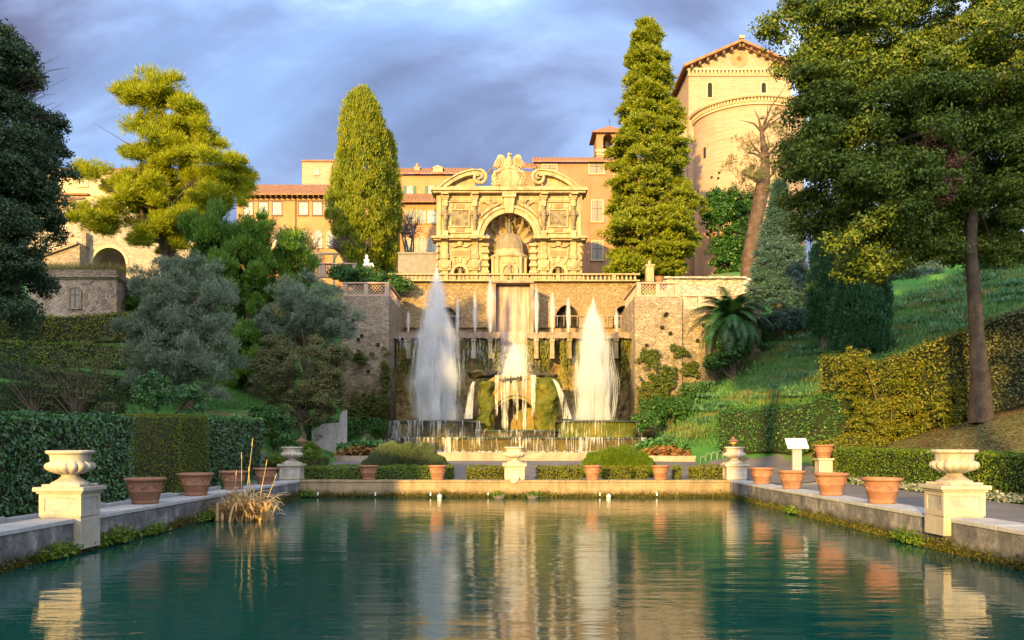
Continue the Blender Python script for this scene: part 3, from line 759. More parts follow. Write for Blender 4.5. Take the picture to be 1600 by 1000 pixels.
# --- terrace wall behind everything (z 9.5..15.7, Y 72)
zt = PZ(441, 72)
t = thing('terrace_wall', 'high golden rubble wall with dark arches behind the jets, under the organ facade', 'wall', (0, 72, 1))
x0w, x1w = -10.6, 10.6
def wall_with_arches(mb, x0, x1, z0, z1, y0, y1, arches):
    """arches: (cx, half width, spring z, rise) open at the bottom"""
    poly = [(x0, z0), (x0, z1), (x1, z1), (x1, z0)]
    for cx_, hw_, sp, rise in sorted(arches, reverse=True):
        poly += [(cx_+hw_, z0)]+arc(cx_, sp, hw_, 0, math.pi, 14, rise)+[(cx_-hw_, z0)]
    mb.prism(poly, y0, y1)
ar = [(PX(697, 72), 1.0, PZ(500, 72), 1.1), (PX(886, 72), 1.0, PZ(500, 72), 1.25), (PX(975, 72), .95, PZ(500, 72), 1.2)]
b = MB(); wall_with_arches(b, x0w, x1w, PZ(512, 72), zt, 71.9, 73.1, ar); b.box(x0w, 72.2, .8, x1w, 73.1, PZ(512, 72)-.003); b.build('wall', M_rub, t)
for (cx_, hw_, sp, rise) in ar:
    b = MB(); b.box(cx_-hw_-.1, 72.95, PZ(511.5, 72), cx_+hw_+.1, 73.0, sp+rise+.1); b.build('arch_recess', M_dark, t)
    b = MB(); pts = arc(cx_, sp, hw_+.22, 0, math.pi, 12, rise+.22); pin = arc(cx_, sp, hw_, 0, math.pi, 12, rise)
    b.prism(pts+list(reversed(pin)), 71.83, 72.0); b.build('arch_ring', M_rub, t)
    b = MB(); zz = PZ(500, 71.6)
    b.tube([(cx_-1.4, 71.7, zz+.35), (cx_+1.4, 71.7, zz+.35)], .035, 6)
    for k in range(6): b.tube([(cx_-1.4+k*.56, 71.7, zz-.5), (cx_-1.4+k*.56, 71.7, zz+.35)], .025, 5)
    b.build('arch_railing', M_pinkst, t)

# --- balustrade along the terrace edge
t = thing('balustrade', 'pale stone balustrade running along the terrace edge above the cascade', 'balustrade', (0, 71.6, zt))
zr = PZ(427.5, 71.5); b = MB(); b.box(-10.6, 71.35, zt-.02, 10.5, 72.0, zt+.09, .02); b.build('base_rail', M_trav, t)
b = MB(); b.box(-10.6, 71.38, zr-.12, 10.5, 71.95, zr, .02); b.build('top_rail', M_trav, t)
bal0 = None
prof = [(.09, 0), (.09, .04), (.055, .07), (.10, .17), (.115, .24), (.09, .32), (.05, .42), (.045, .46), (.075, .50), (.08, .535)]
hb = zr-.12-(zt+.09); prof = [(r*1.15, z*hb/.535) for r, z in prof]
k = 0; xx = -10.4
while xx < 10.4:
    if bal0 is None:
        q = MB(); q.lathe(prof, (xx, 71.66, zt+.09), 10); bal0 = q.build('baluster', M_trav, t); xb0 = xx
    elif k % 13 == 0:
        q = MB(); q.box(xx-.16, 71.45, zt+.09, xx+.16, 71.88, zr-.12, .01); q.build('post', M_trav, t)
    else:
        o = bal0.copy(); COL.objects.link(o); o.location.x = xx-xb0
    xx += .36; k += 1
# finial pillar right of the balustrade
def pillar(name, label, cat, px0, px1, ytop, ybot, Y, mat_, ballr=.16):
    x0_, x1_ = PX(px0, Y), PX(px1, Y); z0_, z1_ = PZ(ybot, Y), PZ(ytop, Y)
    t = thing(name, label, cat, ((x0_+x1_)/2, Y, z0_)); c = ((x0_+x1_)/2)
    b = MB(); b.box(x0_+.06, Y, z0_, x1_-.06, Y+.8, z1_-.15, .02); b.build('shaft', mat_, t)
    b = MB(); b.box(x0_-.03, Y-.09, z1_-.15, x1_+.03, Y+.89, z1_, .02); b.build('cap', mat_, t)
    b = MB(); b.lathe([(.12, 0), (.06, .06), (ballr*.8, .12), (ballr, .22), (ballr*.6, .34), (.02, .42)], (c, Y+.4, z1_), 14); b.build('finial', mat_, t)
    return t
pillar('gate_pillar', 'pale pillar with a ball finial at the right end of the balustrade', 'pillar', 1009, 1023, 413, 440, 71.3, M_trav)
place(pot, (PX(1030, 71.4), 71.4, PZ(437, 71.4)-.3), 'distant terracotta pot beside the finial pillar on the terrace', scale=.9)
b = MB(); xa, xb_ = PX(622, 79), PX(682, 79); b.box(xa, 79, 15.2, xb_, 79.6, PZ(397, 79)); b.box(xa-.05, 78.9, PZ(397, 79), xb_, 79.7, PZ(395, 79)+.05)
tag(b.build('garden_wall', m_rough('grey_render', (.17, .155, .14), (.23, .21, .19), (.28, .26, .24), streak=((.16, .15, .14), .7)), origin=((xa+xb_)/2, 79, 15.4)), 'plain grey streaked wall left of the organ facade behind the balustrade', 'wall')

# --- side towers
def lattice(mb, x0, x1, z0, z1, y, d=.08, n=None, w=.045):
    """openwork brick lattice: diagonal bars both ways in a rectangle, each way at its own depth"""
    W_ = x1-x0; H_ = z1-z0; s = .26
    for sg, yy in ((1, y), (-1, y+.042)):
        c = -H_
        while c < W_:
            # line x = c + (z) for sg=1 ; x = W-(c+z) for sg=-1
            za = max(0, -c); zb = min(H_, W_-c)
            if zb-za > .05:
                xa_, xb2 = c+za, c+zb
                if sg < 0: xa_, xb2 = W_-xa_, W_-xb2
                p0 = (x0+xa_, z0+za); p1 = (x0+xb2, z0+zb); dx, dz = p1[0]-p0[0], p1[1]-p0[1]; L = math.hypot(dx, dz); nx_, nz_ = -dz/L*w/2, dx/L*w/2
                mb.prism([(p0[0]+nx_, p0[1]+nz_), (p0[0]-nx_, p0[1]-nz_), (p1[0]-nx_, p1[1]-nz_), (p1[0]+nx_, p1[1]+nz_)], yy, yy+.04)
            c += s
def parapet(name, label, px0, px1, ytop, ybot, Y, bays, mat_, group='openwork parapets'):
    x0_, x1_ = PX(px0, Y), PX(px1, Y); z0_, z1_ = PZ(ybot, Y), PZ(ytop, Y)
    t = thing(name, label, 'parapet', ((x0_+x1_)/2, Y, z0_), group)
    b = MB(); b.box(x0_-.05, Y-.08, z1_-.12, x1_+.05, Y+.32, z1_, .02); b.box(x0_, Y-.04, z0_, x1_, Y+.28, z0_+.14, .015)
    b.build('rail', mat_, t)
    w_ = (x1_-x0_)/bays; pw = .32
    for k in range(bays+1):
        c = min(max(x0_+k*w_, x0_+pw/2), x1_-pw/2); b = MB(); b.box(c-pw/2, Y-.03, z0_+.14, c+pw/2, Y+.27, z1_-.12); b.build('post', mat_, t)
    for k in range(bays):
        a_ = x0_+k*w_+(pw if k == 0 else pw/2); c_ = x0_+(k+1)*w_-(pw if k == bays-1 else pw/2)
        b = MB(); lattice(b, a_, c_, z0_+.14, z1_-.12, Y+.08); b.build('lattice', mat_, t)
    return t
def tower(label, x0, x1, y0, y1, ztop, seed, slope=0.0):
    t = thing('stone_tower', label, 'tower', ((x0+x1)/2, y0, 1), 'masonry bastions flanking the fountain')
    zb = .3
    yf = lambda x, z: y0-slope*max(0, (ztop-z))-.5*max(0, (4.5-z)/4.5)**2
    V, Fc = rock_face(x0, x1, zb, ztop, y0, .16, .25, seed, yfun=yf)
    xi = x1 if x0 < 0 else x0; sg = 1 if x0 < 0 else -1
    b = MB(); b.add(V, Fc, False); 
    b.box(x0+.06, y0+.35, zb, x1-.06, y1, ztop-.01)
    # inner side face with rough stones
    V2 = []; ny = 26; nz = 50
    for j in range(nz+1):
        z = zb+(ztop-zb)*j/nz
        for i in range(ny+1):
            y = yf(xi, z)+(y1-yf(xi, z))*i/ny; d = mnoise.fractal(Vector((y*.7, z*.6, seed)), 1, 2, 4)*.14
            if i == 0: d = 0
            V2.append((xi+sg*d, y if i else yf(xi, z)-mnoise.fractal(Vector((xi*.9+seed*11, z*.6, seed*3.1))*.7, 1.0, 2.1, 5)*.16-mnoise.fractal(Vector((xi*.9+seed*11, z*.6, seed*3.1))*3.1, .8, 2.1, 3)*.056, z))
    b.add(V2, [(j*(ny+1)+i, j*(ny+1)+i+1, (j+1)*(ny+1)+i+1, (j+1)*(ny+1)+i) for j in range(nz) for i in range(ny)])
    b.box(x0+.05, y0+.02, ztop-.02, x1-.05, y1, ztop+.0)
    b.build('wall', M_rubpale, t)
    # putlog holes
    r = random.Random(seed)
    for k in range(6):
        hx = r.uniform(x0+.8, x1-.8); hz = r.uniform(ztop*.55, ztop-1); q = MB(); q.box(hx-.11, yf(hx, hz)-.22, hz-.11, hx+.11, yf(hx, hz)+.1, hz+.11); q.build('hole', M_dark, t)
    return t
ZTL = PZ(463, 64); ZTR = PZ(464, 64)
tower('tall pale stone bastion left of the fountain with ivy at its foot', PX(534, 64), PX(608, 64), 64, 73.2, ZTL, 3)
tower('broad stone bastion right of the fountain with golden lit edge', PX(992, 64), PX(1066, 64), 64, 73.2, ZTR, 5)
tower('lower masonry retaining wall stepping down to the right of the bastion, half hidden by palm', PX(1061, 64.4), PX(1190, 64.4), 64.4, 73.0, PZ(484, 64.4), 8)
parapet('parapet', 'pinkish lattice parapet on top of the left bastion', 536, 608, 441, 463, 64.05, 2, M_pinkst)
parapet('parapet', 'pinkish lattice parapet on top of the right bastion', 995, 1061, 441, 464, 64.05, 2, M_pinkst)
parapet('parapet', 'lower lattice parapet right of the right bastion above the palm', 1066, 1150, 461, 484, 64.45, 3, M_pinkst)
parapet('parapet', 'long lattice parapet on the upper left terrace beside the small statue', 480, 556, 411, 434, 76, 3, M_pinkst)
# side return parapets
for x_, lb in ((PX(608, 64)-.16, 'return of the parapet on the inner side of the left bastion'), (PX(993.5, 64)+.16, 'iron grille return of the parapet on the inner side of the right bastion')):
    t = thing('parapet', lb, 'parapet', (x_, 68, ZTL)); b = MB(); b.box(x_-.14, 64.45, ZTL, x_+.14, 71.3, ZTL+.12); b.box(x_-.16, 64.45, ZTL+.93, x_+.16, 71.3, ZTL+1.05)
    b.build('rail', M_pinkst, t)
    for k in range(18): b = MB(); b.box(x_-.05, 64.6+k*.38, ZTL+.12, x_+.05, 64.7+k*.38, ZTL+.93); b.build('bar', M_pinkst, t)
# upper white rubble wall right, behind the parapet
M_white_rub = m_rubble('white_rubble', ((0.383, 0.357, 0.323), (0.527, 0.493, 0.442), (0.612, 0.578, 0.527)), (0.255, 0.230, 0.187), scale=2.0, bump=1.0, patch=((0.051, 0.076, 0.025), .6))
b = MB(); V, Fc = rock_face(PX(1030, 73), PX(1185, 73), 12.5, PZ(434, 73), 73, .2, .3, 12); b.add(V, Fc); b.box(PX(1030, 73), 73.3, 12.5, PX(1185, 73), 74.2, PZ(434.5, 73)); b.box(PX(1032, 73)-.05, 72.6, PZ(436, 73), PX(1165, 73), 74.3, PZ(433.2, 73))
tag(b.build('rubble_wall', M_white_rub, origin=(15, 73, 14)), 'whitish rubble wall with plants behind the right bastion parapet', 'wall')
# balustrade-like garden wall above left bastion
M_kerb_b = m_rough('bracket_stone', (.16, .13, .07), (.30, .24, .15), (.38, .32, .2), scale=1.8, bump=.5, streak=((.08, .09, .02), .7))
# --- ledge with brackets, left and right
def ledge(label, px0, px1, Y, inner):
    x0_, x1_ = PX(px0, Y), PX(px1, Y); zt_ = PZ(519, Y); zb_ = PZ(528, Y)
    t = thing('fountain_ledge', label, 'ledge', ((x0_+x1_)/2, Y, zb_), 'overflow ledges of the fountain')
    n = 40; b = MB(); r = random.Random(px0)
    for k in range(n):
        a_ = x0_+(x1_-x0_)*k/n; c_ = x0_+(x1_-x0_)*(k+1)/n
        b.box(a_, Y-.04+r.uniform(-.04, .04), zb_+r.uniform(-.06, .02), c_, Y+6.0, zt_+r.uniform(-.025, .02))
    b.build('slab', M_ledge, t)
    # rock wall under it, mossy
    V, Fc = rock_face(x0_, x1_, .8, zb_, Y+1.6, .55, .2, px0, yfun=lambda x, z: Y+1.3-.5*math.sin(x*1.3)-.08*max(0, 6-z))
    b = MB(); b.add(V, Fc); b.build('rock_wall', M_mossrock, t)
    return t, x0_, x1_, zb_, zt_
br_px = {0: (638, 715, 740, 766), 1: (838, 863, 890, 963)}
LED = []
for side, (a_, c_) in enumerate(((609, 781), (824, 992))):
    t, x0_, x1_, zb_, zt_ = ledge(('left' if side == 0 else 'right, sunlit,')+' overflow ledge with stone brackets across the mossy wall', a_, c_, 66, side)
    LED.append(t)
    for px in br_px[side]:
        x_ = PX(px, 66); q = MB()
        q.prism([(x_-.17, zb_), (x_+.17, zb_), (x_+.15, zb_-.7), (x_+.17, PZ(560, 66)), (x_-.17, PZ(560, 66)), (x_-.15, zb_-.7)], 66.1, 67.2)
        q.box(x_-.2, 66.0, zb_-.25, x_+.2, 66.6, zb_-.001); q.build('bracket', M_kerb_b, t)
    # hanging moss and grass under the ledge: thousands of drooping blades
    N = 5000; xs_ = x0_+(x1_-x0_)*rng.random(N); kk = np.array([mnoise.noise(Vector((x*.8, side*5., 0))) for x in xs_]); keep = kk > -.15+.0*xs_
    xs_ = xs_[keep]; n = len(xs_); zz = zb_-.1-np.abs(rng.normal(size=n))*2.2*(.4+kk[keep]+.4)
    yy = 66.35+rng.random(n)*.9
    c = np.stack([xs_, yy, np.maximum(zz, 1.5)], 1)
    tang = np.tile([0, -.15, -1.], (n, 1))+unit(n)*.35; nr = np.tile([0, -1., .2], (n, 1))+unit(n)*.5; nr /= np.linalg.norm(nr, axis=1, keepdims=True)
    v, f = leaf_quads(c, nr, .30, .06, tang=tang); M_hang = m_leaf('hanging_moss', ((.05, .08, .01), (.15, .16, .02), (.30, .25, .03)), .3)
    link_mesh('hanging_moss', v, f, M_hang, t)
    # water threads falling from the lip
    cb_ = MB(); n = 200; V = []
    for j in range(13):
        f = j/12
        for i in range(n+1):
            x_ = x0_+.1+(x1_-x0_-.2)*i/n; V.append((x_, 65.93-.22*math.sqrt(f)+.03*math.sin(i*1.1), zb_+.1-f*(2.2+1.9*mnoise.noise(Vector((x_*.9, side*7, 0)))+.5*math.sin(i*2.3))))
    cb_.add(V, [(j*(n+1)+i, j*(n+1)+i+1, (j+1)*(n+1)+i+1, (j+1)*(n+1)+i) for j in range(12) for i in range(n)], True)
    cb_.build('water_threads', m_sheet('ledge_threads_%d' % side, .54, .5, 5.0, .2), t)

# --- central chute
t = thing('water_chute', 'broad central chute where a pink gold sheet of water slides down between the ledges', 'cascade', (0, 69, 1))
x0_, x1_ = PX(775, 69), PX(828, 69); ztc = PZ(446, 69)
b = MB(); nz = 60; nx = 16; V = []
for j in range(nz+1):
    z = 6.0+(ztc-6.0)*j/nz
    for i in range(nx+1):
        x_ = x0_+(x1_-x0_)*i/nx; V.append((x_, 69.2-.0*z-.05*math.sin(x_*9)*.4-.05*max(0, 10-z)**1.25-.04*mnoise.noise(Vector((x_*2, 0, z*.4))), z))
b.add(V, [(j*(nx+1)+i, j*(nx+1)+i+1, (j+1)*(nx+1)+i+1, (j+1)*(nx+1)+i) for j in range(nz) for i in range(nx)], True); b.build('back_wall', M_film, t)
b = MB(); b.box(x0_-.28, 68.3, 8.5, x0_, 72.2, ztc+.05); b.box(x1_, 68.3, 8.5, x1_+.28, 72.2, ztc+.05); b.box(x0_-.3, 68.1, ztc+.052, x1_+.3, 72.2, PZ(441.5, 69)); b.build('frame', M_ledge, t)
b = MB()
for (xo, yo, wz) in ((.0, -.25, 1),):
    V = []
    for j in range(41):
        z = 6.6+(ztc-6.6)*j/40*(1 if wz == 0 else .55); sp = 1+.25*max(0, 1-(z-6.6)/3)
        for i in range(nx+1):
            u_ = (i/nx-.5)*(x1_-x0_-.1)*(sp if wz else 1.0)
            V.append((u_+(x0_+x1_)/2, 69.0+yo-.06*max(0, 10.5-z)**1.3-.08*math.cos(u_*1.6)*wz+.04*math.sin(u_*23+j*.3), z))
    b.add(V, [(j*(nx+1)+i, j*(nx+1)+i+1, (j+1)*(nx+1)+i+1, (j+1)*(nx+1)+i) for j in range(40) for i in range(nx)], True)
b.build('water_sheet', M_curtain, t)
b = MB(); V = []
for j in range(41):
    z = 6.6+(ztc-6.7)*j/40
    for i in range(nx+1): V.append((x0_+.05+(x1_-x0_-.1)*i/nx, 68.98-.055*max(0, 10.5-z)**1.25+.03*math.sin(i*2.7+j*.2), z))
b.add(V, [(j*(nx+1)+i, j*(nx+1)+i+1, (j+1)*(nx+1)+i+1, (j+1)*(nx+1)+i) for j in range(40) for i in range(nx)], True); b.build('thin_water_film', m_sheet('chute_film', .44, .22, 5, .25), t)

# --- water jets: many fine strands on ballistic paths inside a ragged envelope
M_jet = m_water_white('jet_water', .34, .5, 4.0); 
def m_mist(name, d, col=(.92, .95, 1)):
    t = NT(name); vs_ = t.n('ShaderNodeVolumePrincipled'); vs_.inputs['Color'].default_value = (*col, 1); vs_.inputs['Density'].default_value = d; vs_.inputs['Anisotropy'].default_value = .1
    return t.done(vs_.outputs[0], True)
M_mist = m_mist('jet_spray', .30, (.97, .98, 1)); M_mist2 = m_mist('jet_core_spray', 1.3, (.97, .98, 1)); M_mist3 = m_mist('plume_spray', 5.0, (.98, .99, 1)); M_haze_ = m_mist('fine_spray', .10); M_mist4 = m_mist('small_jet_spray', 4.5, (.97, .98, 1))
def jet(label, px, ybase, ytop, Y, wpx, strands, seed, mist=True, tops=None):
    """a rising and falling column: vertical streaks and drops inside a ragged, near parallel envelope"""
    x_ = PX(px, Y); z0_ = PZ(ybase, Y); hh = PZ(ytop, Y)-z0_; wr = wpx*Y/F/2
    t = thing('water_jet', label, 'water jet', (x_, Y, z0_), 'water jets of the fountain'); r = random.Random(seed); b = MB()
    env = (lambda s: wr*(.22+.78*s**.6)*max(0, 1-s**4)**.9) if wr < 1 else lambda s: wr*(.86+.14*math.sin(min(1, s*2)*math.pi))*max(0, 1-s**4.2)**1.1
    plumes = [(r.gauss(0, .5)*wr, r.gauss(0, .3)*wr, r.uniform(.5, .97)) for _ in range(11)]+[(0, 0, 1.0), (.12*wr, 0, .98)]
    for k in range(strands):
        if r.random() < .5: pxo, pyo, top = r.choice(plumes); ox = pxo+r.gauss(0, .1)*wr; oy = pyo+r.gauss(0, .1)*wr
        else: a = r.uniform(0, 6.283); q = math.sqrt(r.random()); ox = math.cos(a)*q*wr; oy = math.sin(a)*q*wr*.8; top = 1-.45*q
        zb_ = r.uniform(-.02, .55)*top if r.random() < .7 else 0; ze_ = min(top*r.uniform(.85, 1.0), zb_+r.uniform(.12, .5))
        pts = []; rs = []; m = 7; rad_ = (.008+.026*r.random())*(wr/1.6)**.5
        for j in range(m+1):
            f = j/m; s = max(0, zb_+(ze_-zb_)*f); e = env(s)/wr*(1 if s < .4 else 1)
            pts.append((x_+ox*e*(1+.08*s), Y+oy*e, z0_+hh*s)); rs.append(max(.003, rad_*math.sin(math.pi*(.08+.84*f))))
        b.tube(pts, rs, 4, cap=False)
    N = strands*30; hs = rng.random(N); ev = np.array([env(s) for s in hs]); th = rng.random(N)*2*math.pi; q = np.abs(rng.normal(size=N))*.45+.25
    c = np.stack([x_+np.cos(th)*ev*q, Y+np.sin(th)*ev*q*.8, z0_+hs*hh*.99], 1)
    v, f = leaf_quads(c, unit(N), .26*wr/1.6+.05, .016+.007*wr, tang=np.tile([0, 0, 1.], (N, 1))+unit(N)*.12)
    b.add(v, [tuple(q) for q in f])
    b.build('water_strands', M_jet, t)
    if mist:
        big = wr > 1
        for mm, sc_, hk, nm in (((M_haze_, 1.28, .96, 'fine_spray'), (M_mist, 1.02, 1.0, 'spray'), (M_mist2, .88, .97, 'middle_spray'), (M_mist2, .62, .93, 'core_spray')) if big else ((M_mist2, 1.0, 1.0, 'spray'), (M_mist4, .6, .93, 'core_spray'))):
            m_ = MB(); prof = [(0.001, 0)]; nn = 24
            for j in range(nn+1):
                s = j/nn; prof.append((max(.008, env(s)*sc_*(1+.06*math.sin(s*21+seed))), hh*hk*s))
            m_.lathe(prof, (x_, Y, z0_), 28)
            for k in range(len(m_.v)):     # ragged surface
                p = m_.v[k]; dx, dy = p[0]-x_, p[1]-Y; a = math.atan2(dy, dx); q = 1+(.55 if big else .3)*mnoise.fractal(Vector((math.cos(a)*1.7+seed, math.sin(a)*1.7, (p[2]-z0_)*(.45 if big else 1.5))), 1, 2.1, 4); m_.v[k] = (x_+dx*q, Y+dy*q, p[2]+(.25*(q-1)*hh*.3 if p[2]-z0_ > hh*.3 else 0))
            m_.build(nm, mm, t)
        if big:
            for (ox, oy, top) in plumes[:11]:
                m_ = MB(); prof = [(0.001, 0)]
                for j in range(17):
                    s = j/16; prof.append((max(.008, wr*.15*(1-s**2)**.8*(1+.25*math.sin(s*17+ox*5))), hh*top*s))
                m_.lathe([(a_*1.0, z_) for a_, z_ in prof], (x_+ox*.62*(1 if top < .85 else .3), Y+oy*.5-.1, z0_), 12); m_.build('plume_spray', M_mist3, t)
    return t
jet('huge bluish white water jet on the left, tallest of all', 682, 657, 416, 59.5, 68, 360, 1)
jet('huge warm white water jet on the right, second tallest', 927, 657, 464, 59.5, 58, 330, 2)
SJ = [(638, 485, 5, 'thin jet at the far left end of the left ledge'), (715, 460, 6, 'slim jet just right of the huge left jet'), (742, 452, 7, 'middle one of the three jets right of the huge left jet'), (766, 432, 12, 'tall slim jet on the left ledge next to the chute'),
      (838, 444, 9, 'slim jet on the right ledge next to the chute'), (863, 455, 9, 'second slim jet right of the chute'), (888, 462, 8, 'slim jet just left of the huge right jet'), (963, 482, 8, 'short jet at the right end of the right ledge')]
for i, (px, yt, w_, lb) in enumerate(SJ): jet(lb, px, 520, yt, 65.6, w_*1.5, 34, 10+i, mist=True)
M_kerbc = m_rough('grotto_lintel', (0.168, 0.122, 0.066), (0.252, 0.190, 0.102), (0.308, 0.245, 0.144), scale=1.5, bump=.6, streak=((0.070, 0.061, 0.024), .8))
# --- central rock arch with basin
t = thing('rock_grotto', 'mossy rock arch below the chute with water falling over its mouth', 'grotto', (0, 60, 1.2))
Y0 = 60.0; cx_ = 0.0; zt_ = PZ(587, Y0)
a_ = PX(750, Y0); c_ = PX(870, Y0); zb_ = 1.0
poly = [(a_-.3, zb_), (a_-.1, PZ(640, Y0)), (a_+.1, PZ(600, Y0)), (PX(775, Y0), zt_+.05), (PX(833, Y0), zt_+.05), (c_-.1, PZ(596, Y0)), (c_, PZ(640, Y0)), (c_+.3, zb_)]
hw_ = (PX(838, Y0)-PX(772, Y0))/2; mx_ = (PX(838, Y0)+PX(772, Y0))/2
poly += [(mx_+hw_, zb_)]+arc(mx_, PZ(652, Y0), hw_, 0, math.pi, 16, PZ(622, Y0)-PZ(652, Y0))+[(mx_-hw_, zb_)]
b = MB(); b.prism(poly, Y0+.5, Y0+4.5); b.build('rock_core', M_mossrock, t)
def pier(xa, xb, zt2, seed, nm):
    n = 26; m = 34; V = []
    for j in range(m+1):
        z = zb_+(zt2-zb_)*j/m
        for i in range(n+1):
            th = math.pi*(i/n); cxp = (xa+xb)/2; rx = (xb-xa)/2*(1.08-.22*(j/m)**2); p = Vector((cxp-rx*math.cos(th), Y0+.9-1.1*math.sin(th)**.7, z))
            d = mnoise.fractal(p*.9+Vector((seed, 0, 0)), 1, 2.1, 5)*.42; V.append((p.x-d*math.cos(th), p.y-d*math.sin(th), z))
    V += [((xa+xb)/2, Y0+1.0, zt2+.12)]; q = MB(); q.add(V, [(j*(n+1)+i, j*(n+1)+i+1, (j+1)*(n+1)+i+1, (j+1)*(n+1)+i) for j in range(m) for i in range(n)]+[(m*(n+1)+i, m*(n+1)+i+1, len(V)-1) for i in range(n)], False)
    q.build(nm, M_mossgreen, t)
pier(a_-.15, mx_-hw_+.1, PZ(596, Y0), 2, 'mossy_pier'); pier(mx_+hw_-.05, c_+.15, PZ(590, Y0), 5, 'mossy_pier')
b = MB(); zl_ = PZ(622, Y0)   # pale lintel stone with shallow arch under it
b.prism([(PX(773, Y0), PZ(640, Y0)), (PX(773, Y0), PZ(594, Y0)), (PX(836, Y0), PZ(594, Y0)), (PX(836, Y0), PZ(640, Y0))]+list(arc(mx_, PZ(640, Y0), hw_*.93, 0, math.pi, 12, PZ(617, Y0)-PZ(640, Y0))), Y0+.25, Y0+.62); b.build('lintel', M_kerbc, t)
b = MB(); b.box(a_+.4, Y0+3.6, zb_, c_-.4, Y0+4.0, zt_-.3); b.build('inner_wall', M_mossrock, t)
# top slab (dark, wet, jagged)
b = MB()
for (q0, q1, q2, dz0) in ((726, 775, 577, 0), (833, 872, 581, 0), (775, 833, 587, 0)):
    k0 = len(b.v); b.ball((PX((q0+q1)/2, Y0), Y0+1.6, PZ(q2+5, Y0)), ((q1-q0)*.5*Y0/F, 1.7, .24), 26, 14)
    for k in range(k0, len(b.v)):
        p = Vector(b.v[k]); d = mnoise.fractal(p*1.3, 1, 2.1, 4)*.28; b.v[k] = (p.x+d, p.y+d, p.z+d*.8)
b.build('slab', M_slab, t)
cb_ = MB(); r = random.Random(9)
for (xa_, xb2, yb) in ((773, 779, 656), (781, 797, 680), (799, 812, 662), (815, 824, 680), (829, 838, 655)):
    XA, XB = PX(xa_, Y0), PX(xb2, Y0); z1_ = PZ(587, Y0)+.05; z0_ = PZ(yb, Y0); n = max(4, int((XB-XA)/.04)); V = []
    for j in range(15):
        f = j/14; wd_ = 1-.45*f
        for i in range(n+1):
            u_ = (i/n-.5)*(XB-XA)*wd_+(XA+XB)/2; V.append((u_+.02*math.sin(j*1.3+i), Y0+.12-.35*math.sqrt(f)+.03*math.sin(i*2.1), z1_+(z0_-z1_)*f*(1-.12*abs(math.sin(i*5.3+xa_)))))
    cb_.add(V, [(j*(n+1)+i, j*(n+1)+i+1, (j+1)*(n+1)+i+1, (j+1)*(n+1)+i) for j in range(14) for i in range(n)], True)
cb_.build('falling_water', m_sheet('grotto_fall', .46, .55, 6.5, .25), t)
# splash on top of the rock
N = 5000; hs = rng.random(N)**1.4; c = np.stack([PX(804, 61.5)+rng.normal(size=N)*(.75-.32*hs), 61.8+rng.normal(size=N)*.35, PZ(588, 61.5)+hs*2.3], 1)
v, f = leaf_quads(c, unit(N), .25, .035, tang=np.tile([0, 0, 1.], (N, 1))+unit(N)*.25)
tt = thing('splash', 'white splash where the central chute hits the rock', 'splash', (0, 61.8, PZ(588, 61.5))); link_mesh('water_strands', v, f, m_water_white('splash_water', .5, .5, 3.0), tt)
q = MB(); q.lathe([(.001, 0), (.95, 0), (.82, .7), (.6, 1.5), (.32, 2.1), (.05, 2.6)], (PX(804, 61.8), 62.2, PZ(588, 61.5)), 20); q.build('spray', M_mist2, tt)
M_spout = m_sheet('spout_water', .47, .4, 6, .3)
# side spouts from the rock sloping outwards
for s, (xa_, ya_, xb2, yb2) in enumerate(((741, 596, 732, 655), (863, 592, 886, 655))):
    b = MB()
    for lay in range(3):
        V = []; nn = 8
        for j in range(13):
            f_ = j/12; X_ = PX(xa_+(xb2-xa_)*f_**.7, 59); w_ = .10+.20*f_
            for i in range(nn+1): V.append((X_+(i/nn-.5)*2*w_, 59.2-f_*.6-.12*math.cos((i/nn-.5)*3)-lay*.05+.02*math.sin(i*3+j), PZ(ya_+(yb2-ya_)*f_**1.25, 59)))
        b.add(V, [(j*(nn+1)+i, j*(nn+1)+i+1, (j+1)*(nn+1)+i+1, (j+1)*(nn+1)+i) for j in range(12) for i in range(nn)], True)
    tag(b.build('water_spout', M_spout, origin=(PX(xa_, 59), 59, 3.5)), ['slanting spout of water left of the rock grotto', 'slanting spout of water right of the rock grotto'][s], 'water spout')

